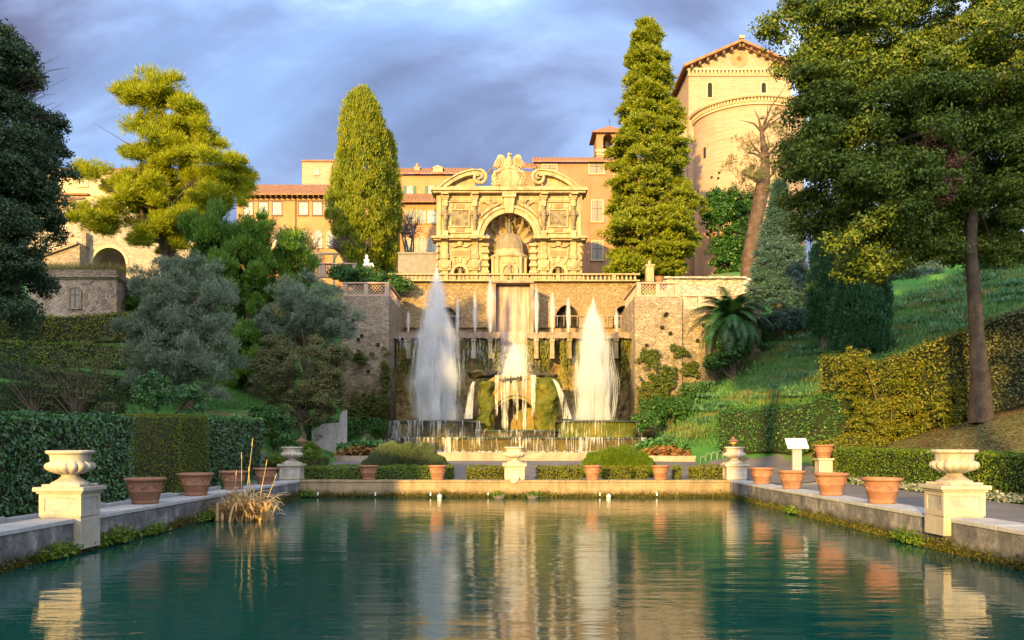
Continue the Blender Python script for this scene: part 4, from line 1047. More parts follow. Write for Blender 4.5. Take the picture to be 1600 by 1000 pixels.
# --- basins with curtains
def basin(label, cxp, hwp, Y, ytop, ybot, depth, matr, seed, thr):
    cx2 = PX(cxp, Y); hw2 = hwp*Y/F; zt2 = PZ(ytop, Y); zb2 = PZ(ybot, Y)-.6
    t = thing('fountain_basin', label, 'basin', (cx2, Y, zb2))
    def outline(off, n=28): return [(cx2-(hw2+off)*math.cos(math.pi*i/n), Y+depth-(depth+off)*math.sin(math.pi*i/n)**.55) for i in range(n+1)]
    b = MB(); o1 = outline(-.15); b.zprism(o1+[(cx2+hw2, Y+depth+3), (cx2-hw2, Y+depth+3)], zb2, zt2-.1); b.build('wall', matr, t)
    b = MB(); b.zprism(outline(.06)+[(cx2+hw2+.06, Y+depth+3.01), (cx2-hw2-.06, Y+depth+3.01)], zt2-.1, zt2-.02); b.build('rim', M_slab, t)
    b = MB(); b.zprism(outline(-.02)+[(cx2+hw2-.02, Y+depth+2.99), (cx2-hw2+.02, Y+depth+2.99)], zt2-.019, zt2+.012); b.build('basin_water', M_pool, t)
    # a continuous falling sheet that tears into threads on the way down
    b = MB(); oo = outline(.1, 260); n = 261; hh = zt2-zb2-.35
    for lay in range(2):
        V = []
        for j in range(9):
            f = j/8
            for i in range(n):
                p = oo[i]; vx, vy = p[0]-cx2, p[1]-(Y+depth); L = math.hypot(vx, vy)+1e-6; q = .10*math.sqrt(f)+lay*.06*f+.025*math.sin(i*1.7+lay)+.02*math.sin(i*.37)
                V.append((p[0]+vx/L*q, p[1]+vy/L*q, zt2+.012-hh*f))
        b.add(V, [(j*n+i, j*n+i+1, (j+1)*n+i+1, (j+1)*n+i) for j in range(8) for i in range(n-1)], True)
    b.build('water_curtain', m_sheet('curtain_water_%d' % seed, thr, .5, 8.0, .3), t)
    b = MB(); r = random.Random(seed)      # foam where the curtain lands
    for k in range(500):
        p = oo[r.randrange(260)]; q = r.uniform(.0, .25); b.ball((p[0]+r.gauss(0, .05), p[1]-.12-q, zb2+.40+abs(r.gauss(0, .05))), (r.uniform(.02, .07), .05, r.uniform(.02, .06)), 5, 4)
    b.build('foam', M_curtain2, t)
    return t
basin('upper left curved basin under the huge left jet, dark rim with thin falls', 676, 70, 57, 657, 684, 2.2, M_basin, 1, .52)
basin('upper right curved basin under the huge right jet, gold mossy wall', 938, 66, 57, 657, 684, 2.2, M_mossgreen, 2, .555)
basin('middle dark basin between the two upper basins below the grotto', 807, 68, 57.6, 672, 684, 1.2, M_slab, 3, .55)
basin('broad lowest basin with a long white water curtain', 806, 205, 54, 683.5, 702, 1.3, M_basin, 4, .55)
# kerb pool
M_kerb = m_rough('kerb_stone', (0.255, 0.204, 0.153), (0.357, 0.289, 0.230), (0.425, 0.357, 0.289), scale=1.5, bump=.4, streak=((0.128, 0.102, 0.076), .5))
t = thing('fountain_kerb', 'low stone kerb curving round the foot of the fountain', 'kerb', (0, 50, 1.1))
def ring(x0, x1, yf, yb, z0, z1, th):
    n = 40; o = []; i_ = []
    for k in range(n+1):
        s = k/n; x = x0+(x1-x0)*s; sh = 1-abs(2*s-1)**6
        o.append((x, yb-(yb-yf)*sh)); i_.append((x+(.5-s)*th*2, yb-(yb-yf-th)*sh))
    return o, i_
o_, i_ = ring(PX(585, 50.5), PX(1015, 50.5), 50.5, 53.6, 0, 0, .45)
b = MB()
for k in range(40): b.zprism([o_[k], o_[k+1], i_[k+1], i_[k]], .6, PZ(707, 50.5))
b.build('stone', M_kerb, t)
b = MB(); b.zprism(i_+[(PX(1010, 53.5), 56), (PX(590, 53.5), 56)], .7, PZ(709.5, 50.5)); b.build('kerb_water', M_pool, t)
for px0, px1, lb in ((520, 620, 'low curved kerb of the planting bed left of the fountain'), (985, 1160, 'low curved kerb of the planting bed right of the fountain')):
    xa, xb_ = PX(px0, 50), PX(px1, 50); b = MB(); n = 14
    for k in range(n):
        f0, f1 = k/n, (k+1)/n; y0_ = 50.3-.9*math.sin(f0*math.pi); y1_ = 50.3-.9*math.sin(f1*math.pi)
        b.zprism([(xa+(xb_-xa)*f0, y0_), (xa+(xb_-xa)*f1, y1_), (xa+(xb_-xa)*f1, y1_+.35), (xa+(xb_-xa)*f0, y0_+.35)], .7, PZ(712, 50))
    tag(b.build('bed_kerb', M_kerb, origin=((xa+xb_)/2, 50, 1.1)), lb, 'kerb')
# ============================================================ organ facade (Y = 78)
YF = 78.0; S4 = .24
def fx(rx): return PX(660+S4*rx, YF)
def fz(ry): return PZ(220+S4*ry, YF)
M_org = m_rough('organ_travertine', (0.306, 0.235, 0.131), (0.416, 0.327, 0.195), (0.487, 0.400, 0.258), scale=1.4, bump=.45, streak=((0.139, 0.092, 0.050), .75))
M_org2 = m_rough('organ_shaded_stucco', (0.245, 0.146, 0.075), (0.313, 0.200, 0.105), (0.354, 0.243, 0.136), scale=1.2, bump=.3, streak=((0.136, 0.085, 0.046), .5))  # darker, redder stucco for niches, tablets, plaques and spandrels
M_orgr = m_rough('organ_relief_stone', (0.209, 0.167, 0.105), (0.282, 0.231, 0.151), (0.356, 0.294, 0.197), scale=2.5, bump=1.0, bdist=.12, fine=4)
t = thing('organ_facade', 'ornate golden baroque facade with a shell niche, broken curved pediment and crest', 'facade', (fx(565), YF, 15.4))
def part(mb, name, m=M_org): return mb.build(name, m, t)
def fbox(mb, a, b_, c, d, p0, p1=0.0, bev=.02): mb.box(fx(a), YF-p0, fz(d), fx(c), YF-p1, fz(b_), bev)
cxm = fx(565); zs = fz(640); Rin = fx(730)-fx(565); Rout = fx(772)-fx(565); zbF = 15.2
# walls
b = MB(); b.prism([(fx(92), zs), (fx(92), fz(345)), (fx(1040), fz(345)), (fx(1040), zs), (cxm+Rin, zs)]+arc(cxm, zs, Rin, 0, math.pi, 28)[1:-1]+[(cxm-Rin, zs)], YF, YF+1.6); part(b, 'upper_wall')
for s in (0, 1):
    xa, xb_ = (fx(92), fx(400)) if s == 0 else (fx(730), fx(1040)); cn = fx(245) if s == 0 else fx(885); hw = fx(285)-fx(245)
    b = MB(); b.prism([(xa, zbF), (xa, zs-.003), (xb_, zs-.003), (xb_, zbF), (cn+hw, zbF)]+arc(cn, fz(860), hw, 0, math.pi, 12)+[(cn-hw, zbF)], YF+.0, YF+1.6); part(b, 'lower_wall')
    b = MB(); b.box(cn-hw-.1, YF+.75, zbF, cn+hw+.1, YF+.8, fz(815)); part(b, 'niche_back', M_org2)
    # statue in the side niche
    q = MB(); q.lathe([(.26, 0), (.30, .3), (.22, .8), (.2, 1.2), (.27, 1.55), (.24, 1.75), (.08, 1.85), (.07, 1.92), (.13, 2.02), (.12, 2.16), (.03, 2.25)], (cn, YF+.35, fz(915)), 12); q.tube([(cn-.24, YF+.3, fz(915)+1.65), (cn-.36, YF+.1, fz(915)+1.25), (cn-.15, YF+.05, fz(915)+1.1)], [.09, .07, .05], 7); q.tube([(cn+.24, YF+.3, fz(915)+1.65), (cn+.38, YF+.15, fz(915)+1.3), (cn+.3, YF+.05, fz(915)+1.0)], [.09, .07, .05], 7); part(q, 'niche_statue', M_orgr)
    # niche surround with radiating voussoirs
    q = MB(); o = arc(cn, fz(860), hw+.3, 0, math.pi, 14); i_ = arc(cn, fz(860), hw, 0, math.pi, 14); q.prism(o+list(reversed(i_)), YF-.16, YF+.02); q.box(cn-hw-.3, YF-.16, zbF, cn-hw, YF+.02, fz(860)); q.box(cn+hw, YF-.16, zbF, cn+hw+.3, YF+.02, fz(860)); part(q, 'niche_surround')
    q = MB()
    for k, a in enumerate((35, 62, 90, 118, 145)):
        a = rad(a); ca, sa = math.cos(a), math.sin(a); w0, w1 = .10, .2; r0_, r1_ = hw+.36, hw+1.15
        q.prism([(cn+ca*r0_-sa*w0, fz(860)+sa*r0_+ca*w0), (cn+ca*r0_+sa*w0, fz(860)+sa*r0_-ca*w0), (cn+ca*r1_+sa*w1, fz(860)+sa*r1_-ca*w1), (cn+ca*r1_-sa*w1, fz(860)+sa*r1_+ca*w1)], YF-.13, YF+.02)
    part(q, 'voussoirs')
    m0 = (lambda v: v) if s == 0 else (lambda v: 1130-v)
    def mbox(mb, a, y0_, c, y1_, p, p1=0.0, bev=.02):
        A, C = sorted((m0(a), m0(c))); fbox(mb, A, y0_, C, y1_, p, p1, bev)
    q = MB(); mbox(q, 108, 782, 186, 848, .34); mbox(q, 306, 782, 378, 848, .34); part(q, 'relief_block')
    q = MB()
    for cc in (147, 342):
        q.ball((fx(m0(cc)), YF-.34, fz(820)), (.45, .14, .3), 12, 6)
        for dd in (-20, 20): q.ball((fx(m0(cc+dd)), YF-.32, fz(806)), (.2, .12, .14), 8, 6)
    part(q, 'relief_ornament', M_org)
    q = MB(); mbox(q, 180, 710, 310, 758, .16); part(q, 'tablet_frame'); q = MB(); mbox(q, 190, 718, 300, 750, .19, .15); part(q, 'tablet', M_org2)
    q = MB()   # swag above the tablet and small segment pediment
    q.tube([(fx(m0(175+14*k)), YF-.14, fz(672+20*abs(math.sin(k*math.pi/5)))) for k in range(11)], .09, 7); q.ball((fx(m0(245)), YF-.18, fz(672)), (.3, .16, .28), 10, 6); part(q, 'swag')
    # pilaster strips lower + capitals
    for a, c in ((128, 168), (322, 362)):
        q = MB(); mbox(q, a, 655, c, 782, .22); mbox(q, a-5, 740, c+5, 770, .30); part(q, 'lower_pilaster')
        q = MB(); mbox(q, a, 848, c, 935, .22); part(q, 'lower_pilaster')
    # rusticated banded columns beside the niche and outer corner
    for (a, c) in ((384, 432), (92, 106)):
        q = MB()
        for k in range(12):
            ry = 672+k*22
            if k % 2: mbox(q, a+6, ry, c-4 if a > 200 else c, ry+22, .20, -.3)
            else: mbox(q, a, ry, c+(4 if a > 200 else 0), ry+20, .42, -.3, .05)
        part(q, 'rusticated_column')
    # caryatids
    for cc in (150, 342):
        x = fx(m0(cc)); z0_ = fz(590); hh = fz(430)-z0_; q = MB()
        q.lathe([(.13, 0), (.16, .1*hh), (.13, .2*hh), (.20, .3*hh), (.17, .38*hh), (.26, .52*hh), (.30, .62*hh), (.24, .68*hh), (.30, .76*hh), (.32, .80*hh), (.12, .85*hh), (.10, .87*hh), (.17, .91*hh), (.17, .96*hh), (.12, hh)], (x, YF-.30, z0_), 12)
        for sg in (-1, 1):
            q.tube([(x+sg*.27, YF-.3, z0_+.78*hh), (x+sg*.40, YF-.38, z0_+.64*hh), (x+sg*.12, YF-.6, z0_+.60*hh)], [.10, .08, .06], 7)
            q.tube([(x+sg*.16, YF-.45, z0_+.5*hh), (x-sg*.1, YF-.5, z0_+.32*hh), (x+sg*.12, YF-.42, z0_+.12*hh)], [.07, .06, .04], 6)
        part(q, 'caryatid', M_orgr)
        q = MB(); mbox(q, cc-20, 590, cc+20, 632, .42); mbox(q, cc-16, 350, cc+16, 430, .34); mbox(q, cc-26, 352, cc+26, 376, .5); mbox(q, cc-22, 376, cc+22, 388, .42); mbox(q, cc-12, 440, cc+12, 600, .12); part(q, 'caryatid_pier')
    # outer flat pilaster
    q = MB(); mbox(q, 96, 352, 122, 632, .14); part(q, 'corner_pilaster')
    # relief panel with frame and little plaques
    q = MB()
    for (a, b2, c, d) in ((180, 445, 312, 455), (180, 556, 312, 566), (180, 455, 192, 556), (300, 455, 312, 556), (165, 395, 325, 403), (165, 595, 325, 603)): mbox(q, a, b2, c, d, .16)
    for a in (180, 290): mbox(q, a, 412, a+22, 438, .1)
    part(q, 'panel_frame')
    q = MB(); mbox(q, 218, 412, 272, 440, .10); part(q, 'plaque', M_org2)
    q = MB(); mbox(q, 218, 568, 272, 592, .10); part(q, 'plaque', M_org2)
    nx = 22; V = []
    xa, xb_ = sorted((fx(m0(192)), fx(m0(300)))); za, zb2 = fz(556), fz(455)
    for j in range(nx+1):
        for i in range(nx+1):
            x = xa+(xb_-xa)*i/nx; z = za+(zb2-za)*j/nx; d = max(0, mnoise.fractal(Vector((x*2.2, z*2.2, s*7)), 1, 2, 4))*.35
            if i in (0, nx) or j in (0, nx): d = 0
            V.append((x, YF-.04-d, z))
    q = MB(); q.add(V, [(j*(nx+1)+i, j*(nx+1)+i+1, (j+1)*(nx+1)+i+1, (j+1)*(nx+1)+i) for j in range(nx) for i in range(nx)]); part(q, 'relief_panel', M_orgr)
    # spandrel: darker panel with a flying figure
    q = MB(); pts = [(fx(m0(372)), fz(400)), (fx(m0(526)), fz(400)), (fx(m0(526)), fz(434))]+[(cxm+(-1 if s == 0 else 1)*(Rout+.02)*math.cos(a), zs+(Rout+.02)*math.sin(a)) for a in np.linspace(rad(78), rad(22), 8)]+[(fx(m0(372)), fz(560))]
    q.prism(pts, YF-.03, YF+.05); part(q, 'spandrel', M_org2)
    q = MB(); px_ = fx(m0(455)); sg = 1 if s == 0 else -1
    q.tube([(px_+sg*.75, YF-.15, fz(410)), (px_+sg*.3, YF-.2, fz(425)), (px_-sg*.1, YF-.2, fz(437)), (px_-sg*.7, YF-.15, fz(470)), (px_-sg*1.1, YF-.12, fz(500))], [.07, .17, .21, .13, .05], 8)
    q.ball((px_+sg*.22, YF-.3, fz(405)), .14, 8, 6); q.tube([(px_+sg*.1, YF-.2, fz(425)), (px_+sg*.1, YF-.22, fz(395)), (px_-sg*.25, YF-.18, fz(385))], [.08, .12, .03], 6); q.tube([(px_-sg*.1, YF-.2, fz(425)), (px_-sg*.7, YF-.16, fz(395)), (px_-sg*1.0, YF-.12, fz(412))], [.07, .13, .03], 6); part(q, 'flying_figure')
    # segmental pediment half with scroll
    q = MB(); ins = []; n = 18; outp = []
    P0 = (100, 325); 
    arcpts = [(100, 325), (140, 290), (185, 258), (230, 234), (280, 216), (330, 207), (372, 210)]
    innp = [(372, 246), (335, 238), (290, 244), (245, 262), (200, 286), (160, 316), (150, 327)]
    q.prism([(fx(m0(a)), fz(c)) for a, c in arcpts+innp], YF-.75, YF+.6); 
    q.prism([(fx(m0(a)), fz(c)) for a, c in [(104, 322), (142, 287), (187, 255), (232, 230), (280, 212), (330, 203), (372, 205), (374, 212), (330, 212), (282, 222), (235, 240), (190, 265), (146, 296), (112, 328)]], YF-.92, YF-.74); part(q, 'segmental_pediment')
    q = MB(); scx, scz = fx(m0(372)), fz(250); sg = -1 if s == 0 else 1; pts = []; rs = []
    for k in range(30):
        a = k/29*math.pi*3.2; rr = .62*(1-k/29)**.8+.06; pts.append((scx-sg*rr*math.sin(a)*1.0, YF-.45-.35*k/29, scz+rr*math.cos(a)*.98)); rs.append(.19*(1-.45*k/29))
    q.tube(pts, rs, 8); q.box(scx-.33, YF-.42, scz-.3, scx+.33, YF+.5, scz+.3, .08); part(q, 'scroll')
    q = MB(); q.prism([(fx(m0(a)), fz(c)) for a, c in [(150, 327), (200, 283), (245, 259), (290, 241), (345, 236), (345, 327)]], YF-.1, YF+.5); part(q, 'tympanum')
    q = MB(); sx_, sz_ = fx(m0(455)), fz(305); q.tube([(sx_-sg*(.62-.62*k/11)*math.cos(k*.42)*1.0, YF-.35, sz_-.1-.24*math.sin(k*.42)*(1-k/14)) for k in range(12)], [.10]*12, 7); q.tube([(sx_+sg*.1, YF-.35, sz_-.18), (sx_-sg*.5, YF-.35, sz_-.05), (sx_-sg*.95, YF-.35, sz_+.35)], [.13, .11, .05], 7); q.ball((sx_, YF-.35, sz_+.22), .12, 8, 6); part(q, 'volute')
# entablatures
q = MB(); fbox(q, 60, 322, 1072, 340, .95, -1.6); fbox(q, 72, 340, 1060, 352, .75, -1.6); fbox(q, 92, 352, 1040, 392, .06, -.1); fbox(q, 95, 306, 1036, 322, .55, -1.6)
for a in (128, 322, 530, 770, 964): fbox(q, a, 352, a+46 if a != 530 else 600, 362, .85, 0)
part(q, 'upper_entablature')
q = MB()
for (a, c) in ((62, 400), (730, 1070)):
    fbox(q, a, 632, c, 646, .85, -1.6); fbox(q, a+12, 646, c-(8 if a < 500 else -0)+(0 if a < 500 else -12), 656, .62, -.6)
for a in (118, 312, 388, 718, 772, 968): fbox(q, a, 634, a+52, 652, 1.02, 0)
part(q, 'lower_entablature')
# archivolt, keystone
q = MB(); o = arc(cxm, zs, Rout, 0, math.pi, 40); i_ = arc(cxm, zs, Rin, 0, math.pi, 40); q.prism(o+list(reversed(i_)), YF-.32, YF+.03)
o = arc(cxm, zs, Rout+.1, 0, math.pi, 40); i_ = arc(cxm, zs, Rout-.14, 0, math.pi, 40); q.prism(o+list(reversed(i_)), YF-.46, YF-.31); part(q, 'archivolt')
q = MB(); q.prism([(fx(526), fz(352)), (fx(604), fz(352)), (fx(590), fz(480)), (fx(540), fz(480))], YF-.62, YF+.03); fbox(q, 520, 352, 610, 380, .8); part(q, 'keystone')
# shell half dome with flutes + cylindrical niche
q = MB(); na = 150; nb = 14; V = []
for j in range(nb+1):
    be = j/nb*math.pi/2
    for i in range(na+1):
        al = math.pi*i/na; rr = Rin*math.cos(be)*(1-.15*(1-abs(math.sin(al*15/2)))*math.cos(be)**.5)
        V.append((cxm+rr*math.cos(al), YF+.1+Rin*math.sin(be)*1.0, zs+rr*math.sin(al)))
q.add(V, [(j*(na+1)+i, j*(na+1)+i+1, (j+1)*(na+1)+i+1, (j+1)*(na+1)+i) for j in range(nb) for i in range(na)], True); part(q, 'shell_vault')
q = MB(); V = []
for j in range(2):
    for i in range(25):
        al = math.pi*i/24; V.append((cxm+Rin*math.cos(al), YF+.1+Rin*math.sin(al), zbF if j == 0 else zs))
q.add(V, [(i, i+1, i+26, i+25) for i in range(24)], True); part(q, 'niche_wall', M_org2)
# crest: shield, scrolls, eagle
q = MB(); q.ball((cxm, YF-.4, fz(258)), (1.05, .35, .95), 24, 12); part(q, 'shield', M_org)
q = MB()
for k in range(26):
    a = k/26*2*math.pi; w_ = 1.22+.13*math.sin(a*5); q.ball((cxm+w_*math.cos(a), YF-.42, fz(256)+w_*.98*math.sin(a)), (.20, .2, .19), 8, 6)
for sg in (-1, 1): q.tube([(cxm+sg*.5, YF-.4, fz(200)), (cxm+sg*1.3, YF-.45, fz(215)), (cxm+sg*1.5, YF-.45, fz(250)), (cxm+sg*1.25, YF-.45, fz(285)), (cxm+sg*1.4, YF-.4, fz(312))], [.12, .17, .13, .16, .08], 8)
q.tube([(cxm-.7, YF-.4, fz(198)), (cxm, YF-.5, fz(182)), (cxm+.7, YF-.4, fz(198))], [.1, .2, .1], 8); q.tube([(cxm-.9, YF-.4, fz(325)), (cxm, YF-.5, fz(338)), (cxm+.9, YF-.4, fz(325))], [.1, .22, .1], 8); part(q, 'shield_frame', M_org)
q = MB(); q.lathe([(.12, 0), (.36, .18), (.42, .5), (.30, .82), (.16, 1.02), (.13, 1.12), (.18, 1.24), (.14, 1.36), (.03, 1.44)], (cxm, YF-.2, fz(184)), 14); q.tube([(cxm, YF-.35, fz(96)), (cxm+.20, YF-.5, fz(97)), (cxm+.24, YF-.5, fz(102))], [.09, .06, .02], 6)
for sg in (-1, 1):
    w = [(.28, 150), (.35, 118), (.62, 100), (.85, 96), (1.05, 104), (1.12, 122), (1.3, 142), (1.42, 178), (1.18, 172), (1.1, 186), (.9, 172), (.78, 182), (.62, 168), (.45, 172)]
    q.prism([(cxm+sg*a, fz(c)) for a, c in w], YF-.32, YF-.08)
    for k in range(5): q.tube([(cxm+sg*(.45+.16*k), YF-.36, fz(112+3*k)), (cxm+sg*(.62+.17*k), YF-.36, fz(168+3*k))], [.06, .035], 5)
part(q, 'eagle', M_org)
# tempietto in the niche
zt0 = fz(765); q = MB(); R = fx(690)-fx(570)
q.lathe([(R*.96, 0), (R*.96, zt0-zbF)], (cxm, YF+.55, zbF), 36); part(q, 'shrine_drum')
q = MB(); R2 = R*1.08; q.lathe([(R, 0), (R2, .1), (R2, .22), (R*1.02, .3), (R*.86, .42), (R*.80, .6), (R*.86, .72), (R*.8, .8)], (cxm, YF+.55, zt0-.05), 36); part(q, 'shrine_cornice')
q = MB(); zd = zt0+.7; hd_ = fz(598)-zd; q.lathe([(R*.80*math.cos(a)**.8+.02, hd_*math.sin(a)) for a in np.linspace(0, math.pi/2*.97, 12)], (cxm, YF+.55, zd), 36); 
for k in range(12):
    a0_ = k/12*2*math.pi; q.tube([(cxm+(R*.81*math.cos(a)**.8)*math.cos(a0_), YF+.55+(R*.81*math.cos(a)**.8)*math.sin(a0_), zd+hd_*math.sin(a)) for a in np.linspace(0, 1.45, 8)], .06, 5)
part(q, 'shrine_dome', M_orgr)
q = MB(); q.lathe([(.2, 0), (.24, .25), (.17, .7), (.22, 1.0), (.1, 1.15), (.09, 1.2), (.14, 1.32), (.03, 1.5)], (cxm, YF+.5, fz(600)), 12); q.tube([(cxm+.18, YF+.45, fz(600)+1.0), (cxm+.45, YF+.2, fz(600)+1.2)], [.07, .04], 6); part(q, 'shrine_statue', m_flat('dark_bronze', (.10, .09, .06), .5))
yq = YF+.55-R*.96; q = MB(); hw = fx(615)-fx(570); o = arc(cxm, fz(860), hw+.16, 0, math.pi, 12); i_ = arc(cxm, fz(860), hw-.12, 0, math.pi, 12)
q.prism(o+list(reversed(i_)), yq-.12, yq+.3); q.box(cxm-hw-.16, yq-.12, zbF, cxm-hw+.12, yq+.35, fz(860)); q.box(cxm+hw-.12, yq-.12, zbF, cxm+hw+.16, yq+.35, fz(860)); q.prism([(cxm-.55, fz(812)), (cxm+.55, fz(812)), (cxm+.3, fz(795)), (cxm, fz(785)), (cxm-.3, fz(795))], yq-.18, yq+.3); part(q, 'shrine_aedicule')
q = MB(); q.lathe([(.3, 0), (.36, .4), (.2, .9), (.25, 1.2), (.1, 1.35), (.13, 1.5), (.03, 1.65)], (cxm, yq-.02, fz(915)), 12); part(q, 'shrine_figure', M_orgr)
for sg in (-1, 1):
    for dd in (.62, .88):
        q = MB(); x = cxm+sg*R*dd; y = YF+.55-R*math.sqrt(max(0, 1-dd*dd))-.08; q.lathe([(.19, 0), (.17, .1), (.15, 1.2), (.14, zt0-.25-zbF), (.2, zt0-.05-zbF)], (x, y, zbF), 12); part(q, 'shrine_column')

# ============================================================ buildings
M_ochre = m_rough('ochre_plaster', (0.310, 0.160, 0.069), (0.394, 0.224, 0.104), (0.422, 0.269, 0.150), scale=.45, bump=.15, fine=18, streak=((0.282, 0.192, 0.127), .5))
M_pink = m_rough('pink_plaster', (0.290, 0.147, 0.083), (0.345, 0.186, 0.108), (0.345, 0.219, 0.140), scale=.5, bump=.15, fine=16, streak=((0.193, 0.113, 0.076), .5))
M_pale = m_rubble('pale_old_masonry', ((.26, .21, .16), (.36, .30, .24), (.44, .38, .32)), (.34, .29, .23), scale=3.2, squash=2.0, bump=.7, patch=((.20, .15, .10), .58))
M_cream = m_rough('cream_plaster', (0.394, 0.294, 0.184), (0.479, 0.371, 0.242), (0.493, 0.397, 0.271), scale=.5, bump=.15, fine=16)
M_brickch = m_brick('church_brick', (0.311, 0.195, 0.118), (0.384, 0.260, 0.169), (0.370, 0.275, 0.200), 1.0, stain=(0.399, 0.304, 0.243), bw=.8, rh=.24)
M_brickd = m_brick('tower_brick', (0.324, 0.198, 0.109), (0.394, 0.269, 0.156), (0.338, 0.243, 0.156), 1.0, bw=.8, rh=.24)
M_rooft = m_rough('roof_tiles', (0.211, 0.096, 0.052), (0.296, 0.154, 0.086), (0.352, 0.205, 0.127), scale=1.6, bump=.3)
M_frame = m_rough('window_surround', (0.422, 0.320, 0.207), (0.493, 0.384, 0.259), scale=2, bump=.1)
M_shut = m_flat('green_shutter', (.045, .13, .10), .55); M_wood = m_flat('weathered_wood', (.16, .10, .06), .8)
def m_glass():
    t = NT('window_glass'); n = t.noise(t.pos(), .9, 3)
    return t.done(t.bsdf(t.mix(n, (.10, .14, .16), (.34, .38, .38)), .08, None, .8))
M_glass = m_glass()
M_glasswarm = m_flat('blind_behind_glass', (.22, .21, .19), .3)
def window(par, x, zc, w, h, y, frame=M_frame, pane=None, shutters=None, arch=False, mull=1, fw=.13):
    pane = pane or M_glass; o = thing  # local
    q = MB()
    if arch:
        zsp = zc+h/2-w/2
        ou = [(x-w/2-fw, zc-h/2)]+list(reversed(arc(x, zsp, w/2+fw, 0, math.pi, 12)))+[(x+w/2+fw, zc-h/2)]; inn = [(x+w/2, zc-h/2)]+arc(x, zsp, w/2, 0, math.pi, 12)+[(x-w/2, zc-h/2)]
        q.prism(ou+inn, y-.07, y+.02)
    else:
        q.box(x-w/2-fw, y-.07, zc-h/2, x-w/2, y+.02, zc+h/2); q.box(x+w/2, y-.07, zc-h/2, x+w/2+fw, y+.02, zc+h/2); q.box(x-w/2-fw, y-.07, zc+h/2, x+w/2+fw, y+.02, zc+h/2+fw)
    q.box(x-w/2-fw-.06, y-.16, zc-h/2-.13, x+w/2+fw+.06, y+.02, zc-h/2, .01)
    f = q.build('window', frame, par)
    q = MB()
    if arch: q.prism([(x-w/2, zc-h/2)]+list(reversed(arc(x, zc+h/2-w/2, w/2, 0, math.pi, 12)))+[(x+w/2, zc-h/2)], y-.012, y+.005)
    else: q.box(x-w/2, y-.012, zc-h/2, x+w/2, y+.005, zc+h/2)
    q.build('pane', pane, f)
    q = MB()
    for k in range(1, mull+1): xx = x-w/2+w*k/(mull+1); q.box(xx-.035, y-.045, zc-h/2+.002, xx+.035, y-.013, zc+h/2-.01)
    q.box(x-w/2+.01, y-.04, zc+h*.12, x+w/2-.01, y-.014, zc+h*.12+.05)
    q.build('glazing_bar', M_frame if pane is M_glass else M_wood, f)
    if shutters:
        for sg in (-1, 1):
            q = MB(); xx = x+sg*(w/2+w*.25+.03); q.box(xx-w*.25, y-.12, zc-h/2, xx+w*.25, y-.075, zc+h/2)
            for k in range(8): zz = zc-h/2+h*(k+.5)/8; q.box(xx-w*.21, y-.135, zz-.03, xx+w*.21, y-.121, zz+.03)
            q.build('shutter', shutters, f)
    return f
def tiled_roof(par, x0, x1, y0, z0, y1, z1, th=.14, name='roof', over=.0, pitch=.42, mat_=None):
    """corrugated slope from eave (y0,z0) up to ridge (y1,z1)"""
    n = int((x1-x0)/pitch)*4; V = []; m = 5
    for j in range(m+1):
        for i in range(n+1):
            s = j/m; V.append((x0+(x1-x0)*i/n, y0+(y1-y0)*s, z0+(z1-z0)*s+.08*abs(math.sin(i*math.pi/4))))
    q = MB(); q.add(V, [(j*(n+1)+i, j*(n+1)+i+1, (j+1)*(n+1)+i+1, (j+1)*(n+1)+i) for j in range(m) for i in range(n)])
    # tile ends at the eave
    q.add([(V[i][0], V[i][1], V[i][2]) for i in range(n+1)]+[(V[i][0], V[i][1], z0-th) for i in range(n+1)], [(i, i+n+1, i+n+2, i+1) for i in range(n)])
    q.add([(x0, y0, z0-th), (x1, y0, z0-th), (x1, y1, z1-th), (x0, y1, z1-th)], [(0, 3, 2, 1)]); q.add([(x0, y0, z0-th), (x0, y0, z0), (x0, y1, z1), (x0, y1, z1-th)], [(0, 1, 2, 3)]); q.add([(x1, y0, z0-th), (x1, y0, z0), (x1, y1, z1), (x1, y1, z1-th)], [(3, 2, 1, 0)])
    return q.build(name, mat_ or M_rooft, par)
def wall_box(par, x0, x1, y0, y1, z0, z1, m, name='wall'):
    q = MB(); q.box(x0, y0, z0, x1, y1, z1); return q.build(name, m, par)

# long villa wing behind the cypress
Y = 100.0; t = thing('villa_wing', 'long ochre villa wing with tiled roof and arched lower windows left of the cypress', 'building', (PX(460, Y), Y, 17))
X0_, X1_ = PX(370, Y), PX(612, Y); ze = PZ(306, Y)
wall_box(t, X0_, X1_, Y, Y+8, 14, ze, M_ochre)
tiled_roof(t, X0_-.3, X1_, Y-.9, ze-.0, Y+4, PZ(289, Y+4)); wall_box(t, X0_, X1_, Y+4.02, Y+8, ze, PZ(292, Y+4), M_ochre, 'gable')
q = MB()
for k in range(30): q.box(X0_+.4+k*.62, Y-.8, ze-.32, X0_+.52+k*.62, Y, ze-.16)
q.box(X0_, Y-.1, ze-.62, X1_, Y-.001, ze-.5); q.build('eave', M_wood, t)
for px in (388, 411.5, 433, 474, 496, 517): window(t, PX(px, Y), PZ(326, Y), 1.05, 1.5, Y, frame=M_wood, pane=M_glass, fw=.08)
for px in (434, 474, 496, 518): window(t, PX(px, Y), PZ(374, Y), .95, 1.9, Y, arch=True, frame=M_frame)
q = MB(); q.tube([(PX(462, Y), Y-.1, ze-.1), (PX(462, Y), Y-.1, 15)], .07, 6); q.build('downpipe', M_wood, t)
b = MB(); 
